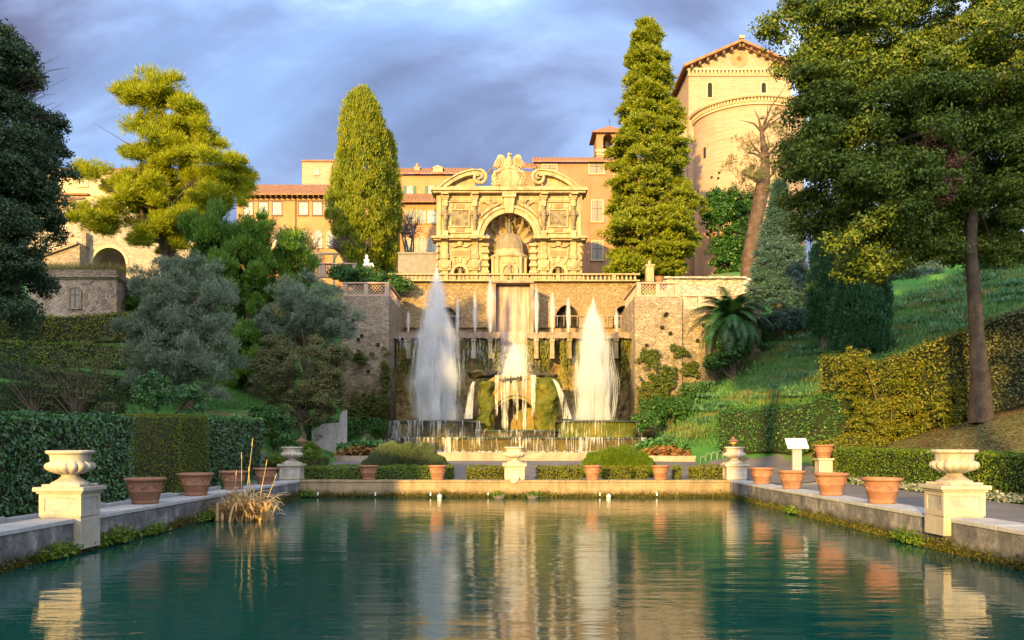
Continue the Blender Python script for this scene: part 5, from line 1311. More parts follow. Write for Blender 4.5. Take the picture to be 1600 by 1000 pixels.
# block behind
Y = 109.0; t = thing('brick_block', 'tall plain brick block with one tiny window rising behind the villa wing', 'building', (PX(500, Y), Y, 17))
wall_box(t, PX(472, Y), PX(560, Y), Y, Y+8, 15, PZ(253, Y), M_brickch)
q = MB(); q.box(PX(471, Y), Y-.2, PZ(253, Y), PX(560, Y), Y+8.2, PZ(250.5, Y)); q.build('roof', M_rooft, t)
window(t, PX(495, Y), PZ(268, Y), .55, .8, Y, frame=M_frame, fw=.06)
# middle wing with upper storey
Y = 102.0; t = thing('villa_side_wing', 'two tiered ochre wing with green shutters between cypress and organ facade', 'building', (PX(650, Y), Y, 17))
X0_, X1_ = PX(604, Y), PX(700, Y); ze = PZ(317, Y)
wall_box(t, X0_, X1_, Y, Y+7, 14, ze, M_ochre); tiled_roof(t, X0_, X1_, Y-.7, ze+.02, Y+3.5, PZ(303, Y+3.5))
Yb = Y+3.5; zt2 = PZ(272, Yb); wall_box(t, X0_, PX(735, Yb), Yb+.01, Yb+6, ze, zt2, M_ochre, 'upper_wall'); tiled_roof(t, X0_-.3, PX(738, Yb), Yb-.6, zt2, Yb+3, PZ(263, Yb+3), name='upper_roof')
for px in (640, 674): window(t, PX(px, Yb), PZ(297, Yb), .75, 1.0, Yb, frame=M_frame, shutters=M_shut, fw=.05)
for px in (641, 658, 675): window(t, PX(px, Y), PZ(339, Y), 1.0, 1.4, Y, frame=M_frame, shutters=None, pane=M_glass, fw=.08)
for px in (641, 659, 676): window(t, PX(px, Y), PZ(384, Y), 1.0, 1.9, Y, arch=True)
q = MB(); x = PX(652, Yb+1.5); z = PZ(270, Yb); q.box(x-.35, Yb+1.2, z, x+.35, Yb+1.9, z+1.0); q.box(x-.42, Yb+1.13, z+1.0, x+.42, Yb+1.97, z+1.12); q.lathe([(.2, 0), (.2, .3), (.3, .34), (.02, .6)], (x, Yb+1.55, z+1.12), 10); q.build('chimney', M_brickch, t)
q = MB(); x = PX(685, Yb+.8); q.box(x-.6, Yb-.2, z-.3, x+.6, Yb+2, z+.55); q.prism([(x-.75, z+.55), (x+.75, z+.55), (x, z+.85)], Yb-.3, Yb+2); q.build('dormer', M_cream, t)
q = MB(); x = PX(611, Yb+1); q.box(x-.3, Yb+1, z-.3, x+.3, Yb+1.6, z+1.4); q.build('chimney', M_cream, t)
# tv antenna
x = PX(610, 104); z = PZ(263, 104); q = MB(); q.tube([(x, 104.4, z), (x, 104.4, PZ(222, 104))], .035, 5)
for k, w_ in ((0, .55), (.35, .45), (.7, .35)): q.tube([(x-w_, 104.4, PZ(224, 104)-k), (x+w_, 104.4, PZ(226, 104)-k+.1)], .02, 4)
tag(q.build('antenna', Mgrey, origin=(x, 104.4, z)), 'thin television antenna on the roof right of the cypress', 'antenna')
# roof and wall behind the organ
Y = 92.0; t = thing('organ_back_house', 'dark orange house with brown tiled roof peeking over the organ facade', 'building', (PX(800, Y), Y, 16))
wall_box(t, PX(768, Y), PX(836, Y), Y, Y+5, 16, PZ(268, Y), M_pink); tiled_roof(t, PX(770, Y), PX(838, Y), Y-.6, PZ(264, Y), Y+3, PZ(255, Y+3)); q = MB(); q.tube([(PX(768, Y), Y-.55, PZ(266, Y)), (PX(750, Y), Y-.5, PZ(290, Y))], .1, 6); q.build('barge_board', M_wood, t)
# right pink palazzo
Y = 94.0; t = thing('pink_palazzo', 'tall pink plastered palazzo right of the organ facade with cream framed windows', 'building', (PX(900, Y), Y, 16))
X0_, X1_ = PX(834, Y), PX(1010, Y); wall_box(t, X0_, X1_, Y, Y+10, 14, PZ(253, Y), M_pink)
tiled_roof(t, X0_-.2, X1_, Y-.5, PZ(253, Y)+.0, Y+3, PZ(246.5, Y+3))
window(t, PX(859, Y), PZ(265, Y), 1.5, .95, Y, pane=M_glasswarm); window(t, PX(932, Y), PZ(262.5, Y), 1.55, 1.25, Y, pane=M_glasswarm); window(t, PX(933, Y), PZ(330, Y), 1.15, 2.3, Y, pane=M_glasswarm); window(t, PX(970, Y), PZ(264, Y), 1.5, 1.2, Y, pane=M_glasswarm)
window(t, PX(933, Y), PZ(392, Y), 1.15, 2.0, Y, pane=M_glasswarm)
for px in (920, 959): q = MB(); q.box(PX(px, Y)-.12, Y-.1, 15, PX(px, Y)+.12, Y-.002, PZ(258, Y)-2.3*(px == 920)); q.build('wall_strip', M_pink, t)
# bell tower
Y = 106.0; t = thing('bell_tower', 'small square bell tower with arched openings and hipped tile roof', 'tower', (PX(952, Y), Y, 30))
X0_, X1_ = PX(932, Y), PX(978, Y); W_ = X1_-X0_; zt2 = PZ(207, Y); zc1 = PZ(236, Y)
q = MB(); aw = .62; arcs = [(PX(950, Y), aw, PZ(217, Y), aw), (PX(969, Y), aw, PZ(217, Y), aw)]
poly = [(X0_, zc1), (X0_, zt2), (X1_, zt2), (X1_, zc1)]
q.box(X0_, Y, 20, X1_, Y+W_, PZ(232, Y))
x_ = X0_
for cx3, hw3, sp, rs_ in arcs:
    q.box(x_, Y, PZ(232, Y)-.001, cx3-hw3, Y+.5, zt2); x_ = cx3+hw3
    q.prism([(cx3-hw3-.002, zt2)]+list(reversed(arc(cx3, sp, hw3, 0, math.pi, 10)))+[(cx3+hw3+.002, zt2)], Y+.003, Y+.497)
q.box(x_, Y, PZ(232, Y)-.001, X1_, Y+.5, zt2); q.box(X0_, Y+.51, PZ(232, Y)-.001, X0_+.5, Y+W_, zt2); q.build('wall', M_pink, t)
q = MB(); q.box(X0_-.12, Y-.12, zc1-.1, X1_+.12, Y+W_+.1, zc1+.2, .02); q.box(X0_-.05, Y-.05, zc1-.5, X1_+.05, Y+W_+.05, zc1-.3, .02)
for k in range(12): q.box(X0_+.1+k*.3, Y-.1, zc1-.3, X0_+.25+k*.3, Y, zc1-.1)
q.build('cornice', M_cream, t)
q = MB(); e = .55; c = ((X0_+X1_)/2, Y+W_/2, PZ(195, Y+1.5)); q.add([(X0_-e, Y-e, zt2), (X1_+e, Y-e, zt2), (X1_+e, Y+W_+e, zt2), (X0_-e, Y+W_+e, zt2), c, (X0_-e, Y-e, zt2-.15), (X1_+e, Y-e, zt2-.15), (X1_+e, Y+W_+e, zt2-.15), (X0_-e, Y+W_+e, zt2-.15)], [(0, 1, 4), (1, 2, 4), (2, 3, 4), (3, 0, 4), (5, 6, 1, 0), (6, 7, 2, 1), (8, 5, 0, 3), (8, 7, 6, 5)]); q.build('roof', M_rooft, t)
q = MB(); q.lathe([(.5, 0), (.48, .15), (.3, .6), (.2, .8), (.05, .85)], (PX(950, Y), Y+1.2, PZ(226, Y)), 14); q.build('bell', Mdark, t)
q = MB(); q.tube([c, (c[0], c[1], c[2]+.9)], .03, 5); q.tube([(c[0]-.2, c[1], c[2]+.6), (c[0]+.2, c[1], c[2]+.6)], .03, 5); q.build('cross', Mdark, t)
# ---------------- church
Y = 100.0; t = thing('church', 'tall golden brick church with gable and round apse on the right hill', 'church', (PX(1155, Y), Y, 17))
X0_, X1_ = PX(1076, Y), PX(1236, Y); xm = (X0_+X1_)/2; zE = PZ(107, Y); zA = PZ(72, Y); zcor = PZ(111, Y)
q = MB(); q.prism([(X0_, 14), (X0_, zE), (xm, zA), (X1_, zE), (X1_, 14)], Y, Y+26); q.build('wall', M_brickch, t)
# roof slopes with overhang
q = MB(); ov = .75
for sg, xa in ((-1, X0_-ov), (1, X1_+ov)):
    sl2 = (zA-zE)/(xm-X0_); ze2 = zE-sl2*ov
    q.prism([(xa, ze2+.12), (xm, zA+.12), (xm, zA+.42), (xa, ze2+.42)], Y-1.0, Y+26.5)
q.build('roof', M_rooft, t)
q = MB(); sl2 = (zA-zE)/(xm-X0_)   # raking cornice brackets + soffit
for k in range(7):
    for sg in (-1, 1):
        xx = xm+sg*(.2+k*.93); z = zA-abs(xx-xm)*sl2; q.box(xx-.12, Y-.85, z-.35, xx+.12, Y-.002, z-.0)
for sg, xa in ((-1, X0_-.2), (1, X1_+.2)): q.prism([(xa, zE-.1-.2*sl2), (xm, zA-.1), (xm, zA+.117), (xa, zE+.117-.2*sl2)], Y-.25, Y-.001)
q.build('rafter_ends', M_wood, t)
q = MB(); q.box(X0_-.25, Y-.35, zcor-.02, X1_+.25, Y-.001, zcor+.22, .02); q.box(X0_-.15, Y-.2, zcor-.62, X1_+.15, Y-.001, zcor-.45, .02)
k = X0_-.1
while k < X1_: q.box(k, Y-.3, zcor-.45, k+.22, Y-.001, zcor-.02); k += .44
q.build('gable_cornice', M_cream, t)
q = MB(); q.prism(arc(xm-.1, PZ(92, Y), 1.0, 0, 2*math.pi, 24)[:-1], Y-.06, Y-.002); q.build('blind_oculus', M_brickd, t); q = MB(); q.prism(arc(xm-.1, PZ(92, Y), .28, 0, 2*math.pi, 16)[:-1], Y-.09, Y-.062); q.build('oculus', m_flat('red_brown', (.3, .08, .03), .8), t)
q = MB(); q.box(xm-.3, Y-1.1, zA+.43, xm+.3, Y-.5, zA+.8, .05); q.build('acroterion', M_cream, t)
for px in (1109, 1193):
    x = PX(px, Y); q = MB(); zc_ = PZ(141, Y); q.prism([(x-.42, zc_-1.0)]+list(reversed(arc(x, zc_+.6, .42, 0, math.pi, 10)))+[(x+.42, zc_-1.0)], Y-.08, Y-.002); w_ = q.build('window', M_cream, t)
    q = MB(); q.prism([(x-.26, zc_-.85)]+list(reversed(arc(x, zc_+.6, .26, 0, math.pi, 10)))+[(x+.26, zc_-.85)], Y-.1, Y-.082); q.build('pane', M_dark, w_)
# apse
ax, R = PX(1168, Y), 6.3; zt2 = 40.3
q = MB(); q.lathe([(R+.9, 14-2), (R+.45, 20), (R, 27), (R, zt2-.9)], (ax, Y, 0), 56, a0=math.pi, a1=2*math.pi, smooth=True); ap = q.build('apse', M_brickch, t)
q = MB(); q.lathe([(R, zt2-.9), (R+.22, zt2-.85), (R+.22, zt2-.62), (R+.05, zt2-.6), (R+.05, zt2-.2), (R+.5, zt2-.15), (R+.6, zt2), (R+.6, zt2+.18), (R*.7, zt2+1.2), (.01, zt2+2.0)], (ax, Y, 0), 56, a0=math.pi, a1=2*math.pi, smooth=False)
n = 56
for k in range(n):
    a = math.pi+math.pi*(k+.5)/n; c, s = math.cos(a), math.sin(a); x = ax+(R+.18)*c; y = Y+(R+.18)*s; q.box(x-.1, y-.14, zt2-.58, x+.1, y+.14, zt2-.16, 0, a+math.pi/2)
q.build('apse_cornice', M_cream, ap)
r = random.Random(5); q = MB()
for k in range(22):
    a = math.pi*(1.08+.6*r.random()); z = 20+r.random()*13; x = ax+(R+.0)*math.cos(a); y = Y+R*math.sin(a); q.box(x-.12, y-.12, z-.11, x+.12, y+.12, z+.11)
q.build('putlog_holes', M_dark, ap)
for px, py in ((1102, 238), (1093, 325)):
    a = math.acos((PX(px, Y-3)-ax)/R); x = ax+R*math.cos(a); y = Y-R*math.sin(a); q = MB(); q.box(x-.12, y-.15, PZ(py+8, Y-3), x+.12, y+.3, PZ(py-8, Y-3)); q.build('slit_window', M_dark, ap)
wall_box(t, PX(1062, Y+1), X0_+.3, Y+1.0, Y+24, 14, PZ(180, Y), M_brickch, 'side_aisle')
q = MB(); q.prism([(PX(1060, Y+1), PZ(180, Y)), (X0_-.01, PZ(180, Y)), (X0_-.01, PZ(172, Y))], Y+.7, Y+24); q.build('aisle_roof', M_rooft, t)
# buttress / lower wall left of apse (darker plaster)
t = thing('retaining_wall', 'high brown plastered retaining wall with buttress below the church', 'wall', (PX(1090, 93), 93, 16))
b = MB(); b.box(PX(1060, 93), 93, 14, PX(1120, 93), 95, PZ(330, 93)); b.box(PX(1085, 92.5), 92.4, 14, PX(1092, 92.5), 92.99, PZ(335, 93)); b.build('wall', M_pink, t)

# ---------------- left buildings
Y = 92.0; t = thing('cream_house', 'cream two storey house with brown roof edge at far left behind the pine', 'building', (PX(150, Y), Y, 20))
X0_, X1_ = PX(55, Y), PX(262, Y); zt2 = PZ(270, Y); wall_box(t, X0_, X1_, Y, Y+8, 16, zt2, M_cream)
tiled_roof(t, X0_-.3, X1_+.3, Y-.6, zt2, Y+3.5, PZ(263.5, Y+3.5))
for px, w_ in ((86, 1.3), (130, .85), (172, .7), (232, .8)): window(t, PX(px, Y), PZ(283, Y), w_, 1.05, Y, frame=M_frame, pane=M_glasswarm if px != 172 else M_glass)
q = MB(); x = PX(158, Y); q.box(x-.25, Y+1, zt2, x+.25, Y+1.5, PZ(255, Y)); q.build('chimney', M_cream, t)
q = MB(); q.box(PX(90, Y-.4), Y-.45, PZ(306, Y), PX(140, Y), Y-.001, PZ(303, Y), .02); q.build('balcony_slab', M_rooft, t)
Y = 80.0; t = thing('pale_retaining_house', 'pale weathered wall with a big dark arch and lean-to roof, left behind the stone house', 'building', (PX(170, Y), Y, 15))
X0_, X1_ = PX(40, Y), PX(310, Y); cx3 = PX(171, Y); hw3 = 26*Y/F
q = MB(); q.prism([(X0_, 12), (X0_, PZ(316, Y)), (PX(150, Y), PZ(312, Y)), (X1_, PZ(318, Y)), (X1_, 12), (PX(292, Y), 12)]+arc(PX(275, Y), PZ(415, Y), 17*Y/F, 0, math.pi, 12)+[(PX(258, Y), 12), (cx3+hw3, 12)]+arc(cx3, PZ(413, Y), hw3, 0, math.pi, 18)+[(cx3-hw3, 12)], Y, Y+1.2); q.build('wall', M_pale, t)
q = MB(); q.box(X0_, Y+4.0, 12, X1_, Y+4.4, PZ(340, Y)); q.build('inner_wall', m_rough('vault_plaster', (.20, .14, .08), (.28, .2, .12), scale=.8), t)
q = MB(); o = arc(cx3, PZ(413, Y), hw3+.25, 0, math.pi, 18); i_ = arc(cx3, PZ(413, Y), hw3, 0, math.pi, 18); q.prism(o+list(reversed(i_)), Y-.08, Y+.01); q.build('arch_ring', M_cream, t)
tiled_roof(t, X0_-.2, PX(118, Y), Y-.8, PZ(317, Y), Y+2, PZ(309, Y+2)); q = MB()
q.prism([(PX(70, Y), PZ(412, Y)), (PX(138, Y), PZ(388, Y)), (PX(138, Y), 12), (PX(70, Y), 12)], Y-1.6, Y-.002); q.prism([(PX(68, Y), PZ(413, Y)), (PX(136, Y), PZ(388.5, Y)), (PX(136, Y), PZ(385, Y)), (PX(68, Y), PZ(409, Y))], Y-1.9, Y-.003); q.build('lean_to', M_rubpale, t)
q = MB(); q.box(PX(135, Y), Y-.8, PZ(388, Y), PX(141, Y), Y-.2, PZ(366, Y)); q.build('flue', M_rubpale, t)
# stone house
Y = 66.0; M_crazy = m_rubble('crazy_stone', ((.17, .12, .10), (.27, .20, .16), (.36, .28, .22)), (.44, .38, .32), scale=2.3, squash=1.0, bump=.7, patch=((.34, .28, .2), .66))
X0_, X1_ = PX(45, Y), PX(182, Y); t = thing('stone_house', 'flat roofed house of dark crazed stone with a small arched window, left', 'building', ((X0_+X1_)/2, Y, 10))
q = MB(); q.add([(X0_, Y, 8.5), (X1_, Y, 8.5), (PX(213, 72), 72, 8.5), (X0_, 72, 8.5), (X0_, Y, PZ(436, Y)), (X1_, Y, PZ(436, Y)), (PX(213, 72), 72, PZ(436, Y)), (X0_, 72, PZ(436, Y))], [(0, 1, 5, 4), (1, 2, 6, 5), (2, 3, 7, 6), (3, 0, 4, 7), (4, 5, 6, 7)]); q.build('wall', M_crazy, t)
q = MB()
for (pa, pb, o_) in ((436, 434, .12), (433.9, 431, .25)):
    q.zprism([(X0_-.1, Y-o_), (X1_+o_, Y-o_), (PX(213, 72)+o_, 72.2), (X0_-.1, 72.2)], PZ(pa, Y)+.003, PZ(pb, Y))
q.build('cornice', M_rubpale, t)
q = MB(); q.zprism([(X0_, Y+.05), (X1_-.05, Y+.05), (PX(213, 72)-.05, 72), (X0_, 72)], PZ(431, Y)+.002, PZ(421, Y)); q.build('parapet', M_rubpale, t)
x, zc_ = PX(117, Y), PZ(465, Y); window(t, x, zc_, .72, 1.55, Y, arch=True, pane=M_glasswarm, frame=M_rubpale, fw=.16)
q = MB(); q.box(PX(196, 69)-.3, 68.2, PZ(470, 69), PX(196, 69)+.4, 68.9, PZ(455, 69)); 
# grass on its roof
def grass_tufts(name, label, pts, h, n, cols, spread=.3, cat='grass', kind='stuff', width=.03):
    P_ = np.array(pts, float); k = rng.integers(0, len(P_), n); c = P_[k]+np.stack([rng.normal(size=n)*spread, rng.normal(size=n)*spread, np.zeros(n)], 1)
    hh = h*(.4+.8*rng.random(n)); tg = np.tile([0, 0, 1.], (n, 1))+unit(n)*.45; tg /= np.linalg.norm(tg, axis=1, keepdims=True)
    c = c+tg*hh[:, None]*.45; nr = unit(n)
    nr -= tg*np.sum(nr*tg, axis=1, keepdims=True); nr /= np.linalg.norm(nr, axis=1, keepdims=True)
    b_ = np.cross(nr, tg); v = np.stack([c-tg*hh[:, None]*.5-b_*width*.5, c+b_*width*.45, c+tg*hh[:, None]*.5, c-b_*width*.45], 1).reshape(-1, 3)
    o = link_mesh(name, v, np.arange(n*4).reshape(n, 4), m_leaf(name+'_blades', cols, .3), origin=tuple(P_.mean(0)))
    return tag(o, label, cat, None, kind)
grass_tufts('roof_grass', 'dry grass growing on the flat roof of the stone house', [(X0_+(X1_-X0_)*f, Y+.3+g_, PZ(421, Y)) for f in np.linspace(.1, 1, 14) for g_ in (0, 1.2)], .7, 2600, ((.10, .11, .03), (.22, .2, .06), (.32, .27, .1)), .4)
# small statue beside the lattice
x, Y = PX(573, 75.5), 75.5; z0_ = PZ(418, Y); t = thing('garden_statue', 'small white bust on a scrolled base at the terrace edge below the cypress', 'statue', (x, Y, z0_))
q = MB(); q.box(x-.4, Y-.3, z0_-2.2, x+.4, Y+.3, z0_, .03); q.build('pedestal', M_trav, t)
q = MB(); q.lathe([(.34, 0), (.42, .15), (.30, .3), (.18, .42), (.27, .58), (.25, .7), (.1, .78), (.09, .83), (.15, .93), (.13, 1.07), (.03, 1.15)], (x, Y, z0_), 14); q.tube([(x+.2, Y, z0_+.25), (x+.5, Y-.05, z0_+.3), (x+.62, Y, z0_+.05)], [.14, .12, .05], 7); q.build('bust', Mwhite, t)
# upper terrace slab edge from bastion to balustrade
b = MB(); b.box(PX(540, 74), 73.3, ZTL-.3, PX(612, 74)+.0, 76.3, ZTL+.9); tag(b.build('terrace_step', M_rubpale, origin=(-12, 74, ZTL)), 'stone step wall behind the left bastion under the ivy', 'wall')
# little lantern posts
for px, lb in ((471, 'small brown lantern shaped post behind the far left urn'), (1146, 'small brown lantern shaped post behind the far right urn')):
    Y = 41.0; x = PX(px, Y); g = H(x, Y); zt2 = PZ(682, Y); t = thing('garden_lantern', lb, 'lantern', (x, Y, g), 'small garden lanterns')
    q = MB(); q.tube([(x, Y, g), (x, Y, zt2-.35)], .06, 8); q.build('post', M_wood, t); q = MB(); q.lathe([(.10, 0), (.16, .04), (.15, .14), (.05, .16)], (x, Y, zt2-.38), 14); q.build('lamp', m_flat('amber_lamp_glass', (.4, .25, .1), .3), t)
    q = MB(); q.lathe([(.29, 0), (.27, .03), (.12, .12), (.05, .17), (.06, .21), (.01, .25)], (x, Y, zt2-.24), 14); q.build('cap', M_wood, t)
# ============================================================ vegetation
M_bark = m_rough('bark', (.06, .045, .035), (.11, .085, .065), (.17, .14, .11), scale=2.5, bump=1.0, bdist=.05, fine=5)
M_barkr = m_rough('reddish_bark', (.05, .032, .025), (.10, .065, .05), (.16, .12, .10), scale=2, bump=1.0, bdist=.06, fine=4)
M_hcore = m_flat('hedge_inner_twigs', (.018, .022, .010), .95)
L_oak = m_leaf('holm_oak_leaves', ((0.019, 0.050, 0.009), (0.056, 0.107, 0.012), (0.119, 0.173, 0.016), (0.229, 0.234, 0.026)), .22, patch=((0.259, 0.102, 0.055), .705, .16))
M_barkdk = m_rough('dark_bark', (.045, .032, .024), (.08, .058, .042), (.12, .09, .07), scale=2.5, bump=1.0, bdist=.05, fine=5)
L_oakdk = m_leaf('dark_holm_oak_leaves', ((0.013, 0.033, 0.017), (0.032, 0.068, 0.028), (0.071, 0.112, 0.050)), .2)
L_pine = m_leaf('aleppo_pine_needles', ((0.139, 0.184, 0.006), (0.280, 0.324, 0.007), (0.449, 0.454, 0.011)), .4)
L_cyp = m_leaf('cypress_sprays', ((0.059, 0.108, 0.005), (0.163, 0.204, 0.006), (0.295, 0.279, 0.010)), .22)
L_cypdk = m_leaf('dark_cypress_sprays', ((0.011, 0.048, 0.019), (0.021, 0.085, 0.032), (0.054, 0.136, 0.048)), .2)
L_cedar = m_leaf('golden_conifer_sprays', ((0.077, 0.122, 0.006), (0.166, 0.212, 0.008), (0.286, 0.290, 0.012)), .22)
L_spruce = m_leaf('blue_spruce_needles', ((0.024, 0.068, 0.059), (0.053, 0.118, 0.105), (0.106, 0.180, 0.160)), .15)
L_olive = m_leaf('olive_leaves', ((0.068, 0.114, 0.072), (0.145, 0.202, 0.137), (0.270, 0.334, 0.245)), .2)
L_olivebr = m_leaf('brownish_olive_leaves', ((0.056, 0.075, 0.028), (0.122, 0.131, 0.050), (0.208, 0.198, 0.078)), .2)
L_yew = m_leaf('yew_tree_sprays', ((0.035, 0.103, 0.017), (0.086, 0.197, 0.021), (0.184, 0.290, 0.027)), .25)
L_laurel = m_leaf('laurel_leaves', ((0.013, 0.053, 0.020), (0.028, 0.105, 0.031), (0.063, 0.173, 0.043), (0.110, 0.225, 0.057)), .2, rough=.3, spec=.6)
L_yewh = m_leaf('clipped_yew', ((0.053, 0.089, 0.006), (0.124, 0.161, 0.009), (0.211, 0.241, 0.013)), .25)
L_yewdk = m_leaf('clipped_yew_dark', ((0.020, 0.058, 0.015), (0.041, 0.098, 0.019), (0.068, 0.130, 0.025)), .25)
L_box = m_leaf('box_leaves', ((0.042, 0.099, 0.011), (0.103, 0.182, 0.014), (0.205, 0.264, 0.021)), .3, rough=.45)
L_boxlit = m_leaf('golden_box_leaves', ((0.082, 0.104, 0.007), (0.164, 0.182, 0.010), (0.259, 0.247, 0.015)), .3)  # yellower copy of the box leaves, sunlight put into the colour
L_autumn = m_leaf('turning_hedge_leaves', ((0.03, 0.06, 0.01), (0.1, 0.14, 0.014), (0.21, 0.22, 0.018), (0.27, 0.19, 0.02)), .35)
L_ivy = m_leaf('ivy_leaves', ((0.015, 0.063, 0.013), (0.037, 0.119, 0.024), (0.088, 0.182, 0.040)), .25, rough=.4)
L_lav = m_leaf('lavender_leaves', ((.06, .09, .035), (.10, .14, .055), (.16, .20, .09)), .25)
L_autivy = m_leaf('mixed_wall_ivy', ((.03, .07, .012), (.08, .12, .02), (.16, .15, .03)), .25)
L_palm = m_leaf('palm_fronds', ((.015, .06, .02), (.03, .10, .03), (.06, .15, .05)), .25, rough=.4)
L_hosta = m_leaf('broad_bed_leaves', ((.03, .12, .03), (.06, .18, .04), (.12, .22, .05)), .3, rough=.4)
L_rust = m_leaf('rusty_bed_leaves', ((.16, .06, .02), (.26, .12, .03), (.20, .18, .03)), .3)
L_reed = m_leaf('dry_reed', ((.42, .27, .11), (.60, .42, .20), (.72, .56, .32)), .3, rough=.6)
L_twigpink = m_rough('pale_bare_twigs', (.13, .095, .085), (.20, .16, .15), (.27, .22, .21), scale=3)

def tree(name, label, cat, leafmat, blobs, trunk, ncl, rc, per, L, W, shell=.5, seed=0, bark=M_bark, squash=.8, needle=False, up=.15, r0=.4, nl=8, out=.5, group=None, crown='crown', noise_amp=.18, extra=None, sub=0, twig=0, lo=3, bough=(8, .5, .8)):
    """blobs world ellipsoids; trunk (base, top)"""
    base = trunk[0]; t = thing(name, label, cat, base, group)
    c, d = clumps_in(blobs, ncl, shell, noise_amp, bough)
    if extra is not None: c = np.concatenate([c, extra])
    cr = foliage(crown, leafmat, t, c, rc, per, L, W, squash, out, up, needle=needle)
    mb = MB(); r = random.Random(seed+50)
    idx = [r.randrange(len(c)) for _ in range(nl)]
    limbs(mb, trunk[0], trunk[1], [tuple(c[i]) for i in idx], r0, r0*.35, seed=seed, sub=sub, lo=lo)
    mb.build('trunk', bark, t); return t, c
def BL(px, py, rpx, rpy, Y, ry=None):
    """ellipsoid seen at pixel centre/radii, at depth Y"""
    s = Y/F; return (PX(px, Y), Y, PZ(py, Y), rpx*s, (ry if ry else rpx*s), rpy*s)
def gz(px, Y): x = PX(px, Y); return (x, Y, H(x, Y))

# big holm oak on the right
Y = 35; base = (PX(1533, 34), 34, H(PX(1533, 34), 34)-.1)
tree('holm_oak', 'huge holm oak with golden lit left side and bare trunk at the right', 'tree', L_oak,
     [BL(1330, 230, 88, 115, 35, 3.5), BL(1350, 90, 95, 110, 35.5, 3.6), BL(1420, 40, 130, 130, 36, 4.2), BL(1400, 210, 120, 120, 35, 4.2), BL(1500, 170, 120, 150, 36.5, 4.5), BL(1560, 60, 130, 150, 36, 4.5), BL(1330, 330, 68, 70, 34, 2.6), BL(1400, 345, 85, 60, 34.5, 3.), BL(1640, 210, 110, 120, 35, 4), BL(1282, 170, 34, 60, 35, 1.5), BL(1285, 270, 38, 60, 34.5, 1.5), BL(1275, 20, 45, 60, 35, 2), BL(1570, 260, 75, 55, 35.5, 2.6), BL(1345, 385, 45, 32, 34, 1.6), BL(1470, 320, 70, 60, 36.5, 3), BL(1560, 340, 60, 40, 37, 2.6), BL(1500, 385, 60, 30, 36.5, 2.4), BL(1590, 370, 60, 40, 36, 2.6), BL(1420, 400, 45, 28, 35.5, 1.8), BL(1380, 300, 90, 90, 36.5, 3.5), BL(1480, 250, 110, 110, 38, 3.5), BL(1268, 230, 28, 70, 34.5, 1.3), BL(1275, 330, 30, 58, 34.5, 1.3), BL(1310, 130, 55, 80, 35, 3)],
     (base, (PX(1505, 35), 35, PZ(120, 35))), 5200, .46, 105, .14, .07, shell=.5, seed=1, r0=.34, nl=20, out=.55, sub=1, bark=M_barkdk, lo=6, bough=(14, .95, .62))
dd, _ = clumps_in([BL(1470, 215, 22, 26, 32.3, .6), BL(1478, 265, 16, 34, 32.2, .5), BL(1468, 300, 12, 16, 32.2, .4)], 90, .1, .2)
foliage('dead_leaves', m_leaf('dead_oak_leaves', ((.07, .03, .02), (.15, .07, .045), (.24, .13, .08)), .2), bpy.data.objects['holm_oak'], dd, .32, 110, .14, .07)
# left dark holm oak
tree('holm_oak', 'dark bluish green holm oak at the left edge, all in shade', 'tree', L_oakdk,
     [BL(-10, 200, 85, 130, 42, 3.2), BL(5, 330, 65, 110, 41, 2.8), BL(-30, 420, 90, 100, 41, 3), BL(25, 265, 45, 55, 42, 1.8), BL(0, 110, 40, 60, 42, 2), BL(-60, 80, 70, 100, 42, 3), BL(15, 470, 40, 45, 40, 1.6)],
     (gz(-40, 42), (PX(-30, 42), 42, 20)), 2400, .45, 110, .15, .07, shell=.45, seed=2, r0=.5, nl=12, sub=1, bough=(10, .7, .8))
tw = MB(); r = random.Random(3)
for k in range(40):
    s = Vector((PX(45, 42), 42, PZ(170, 42)))+Vector((r.uniform(-.6, .3), r.uniform(-.5, .5), r.uniform(-2.2, 2))); e = s+Vector((r.uniform(.6, 1.7), r.uniform(-.3, .3), r.uniform(-.2, 1.1))); tw.tube([s, s.lerp(e, .5)+Vector((0, 0, .08)), e], [.02, .013, .006], 4)
o = bpy.data.objects.get('holm_oak.001'); tw.build('twigs', M_bark, o)
# aleppo pine
tree('aleppo_pine', 'tall loose bright yellow green pine with leaning trunk at the left', 'tree', L_pine,
     [BL(230, 150, 48, 42, 62, 2.2), BL(275, 185, 45, 45, 62, 2.2), BL(300, 175, 22, 35, 62, 1.2), BL(235, 235, 50, 42, 62, 2.4), BL(290, 255, 60, 45, 62, 3), BL(330, 250, 50, 35, 62, 2.4), BL(375, 262, 32, 20, 62, 1.4), BL(250, 300, 65, 40, 62, 3), BL(200, 345, 70, 28, 62, 2.4), BL(160, 335, 38, 22, 61, 1.6), BL(290, 340, 55, 42, 62, 3), BL(145, 262, 28, 12, 61, 1), BL(340, 300, 48, 42, 62, 2.4), BL(290, 215, 40, 40, 62, 2.2), BL(372, 275, 34, 26, 62, 1.6), BL(215, 290, 45, 40, 62, 2.2), BL(245, 375, 45, 15, 62, 2)],
     (gz(262, 62), (PX(262, 62), 62, PZ(230, 62))), 2500, .52, 110, .34, .038, shell=.35, seed=3, r0=.42, nl=14, bough=(9, .7, .7), needle=True, up=.5, squash=.8, sub=3, noise_amp=.3)
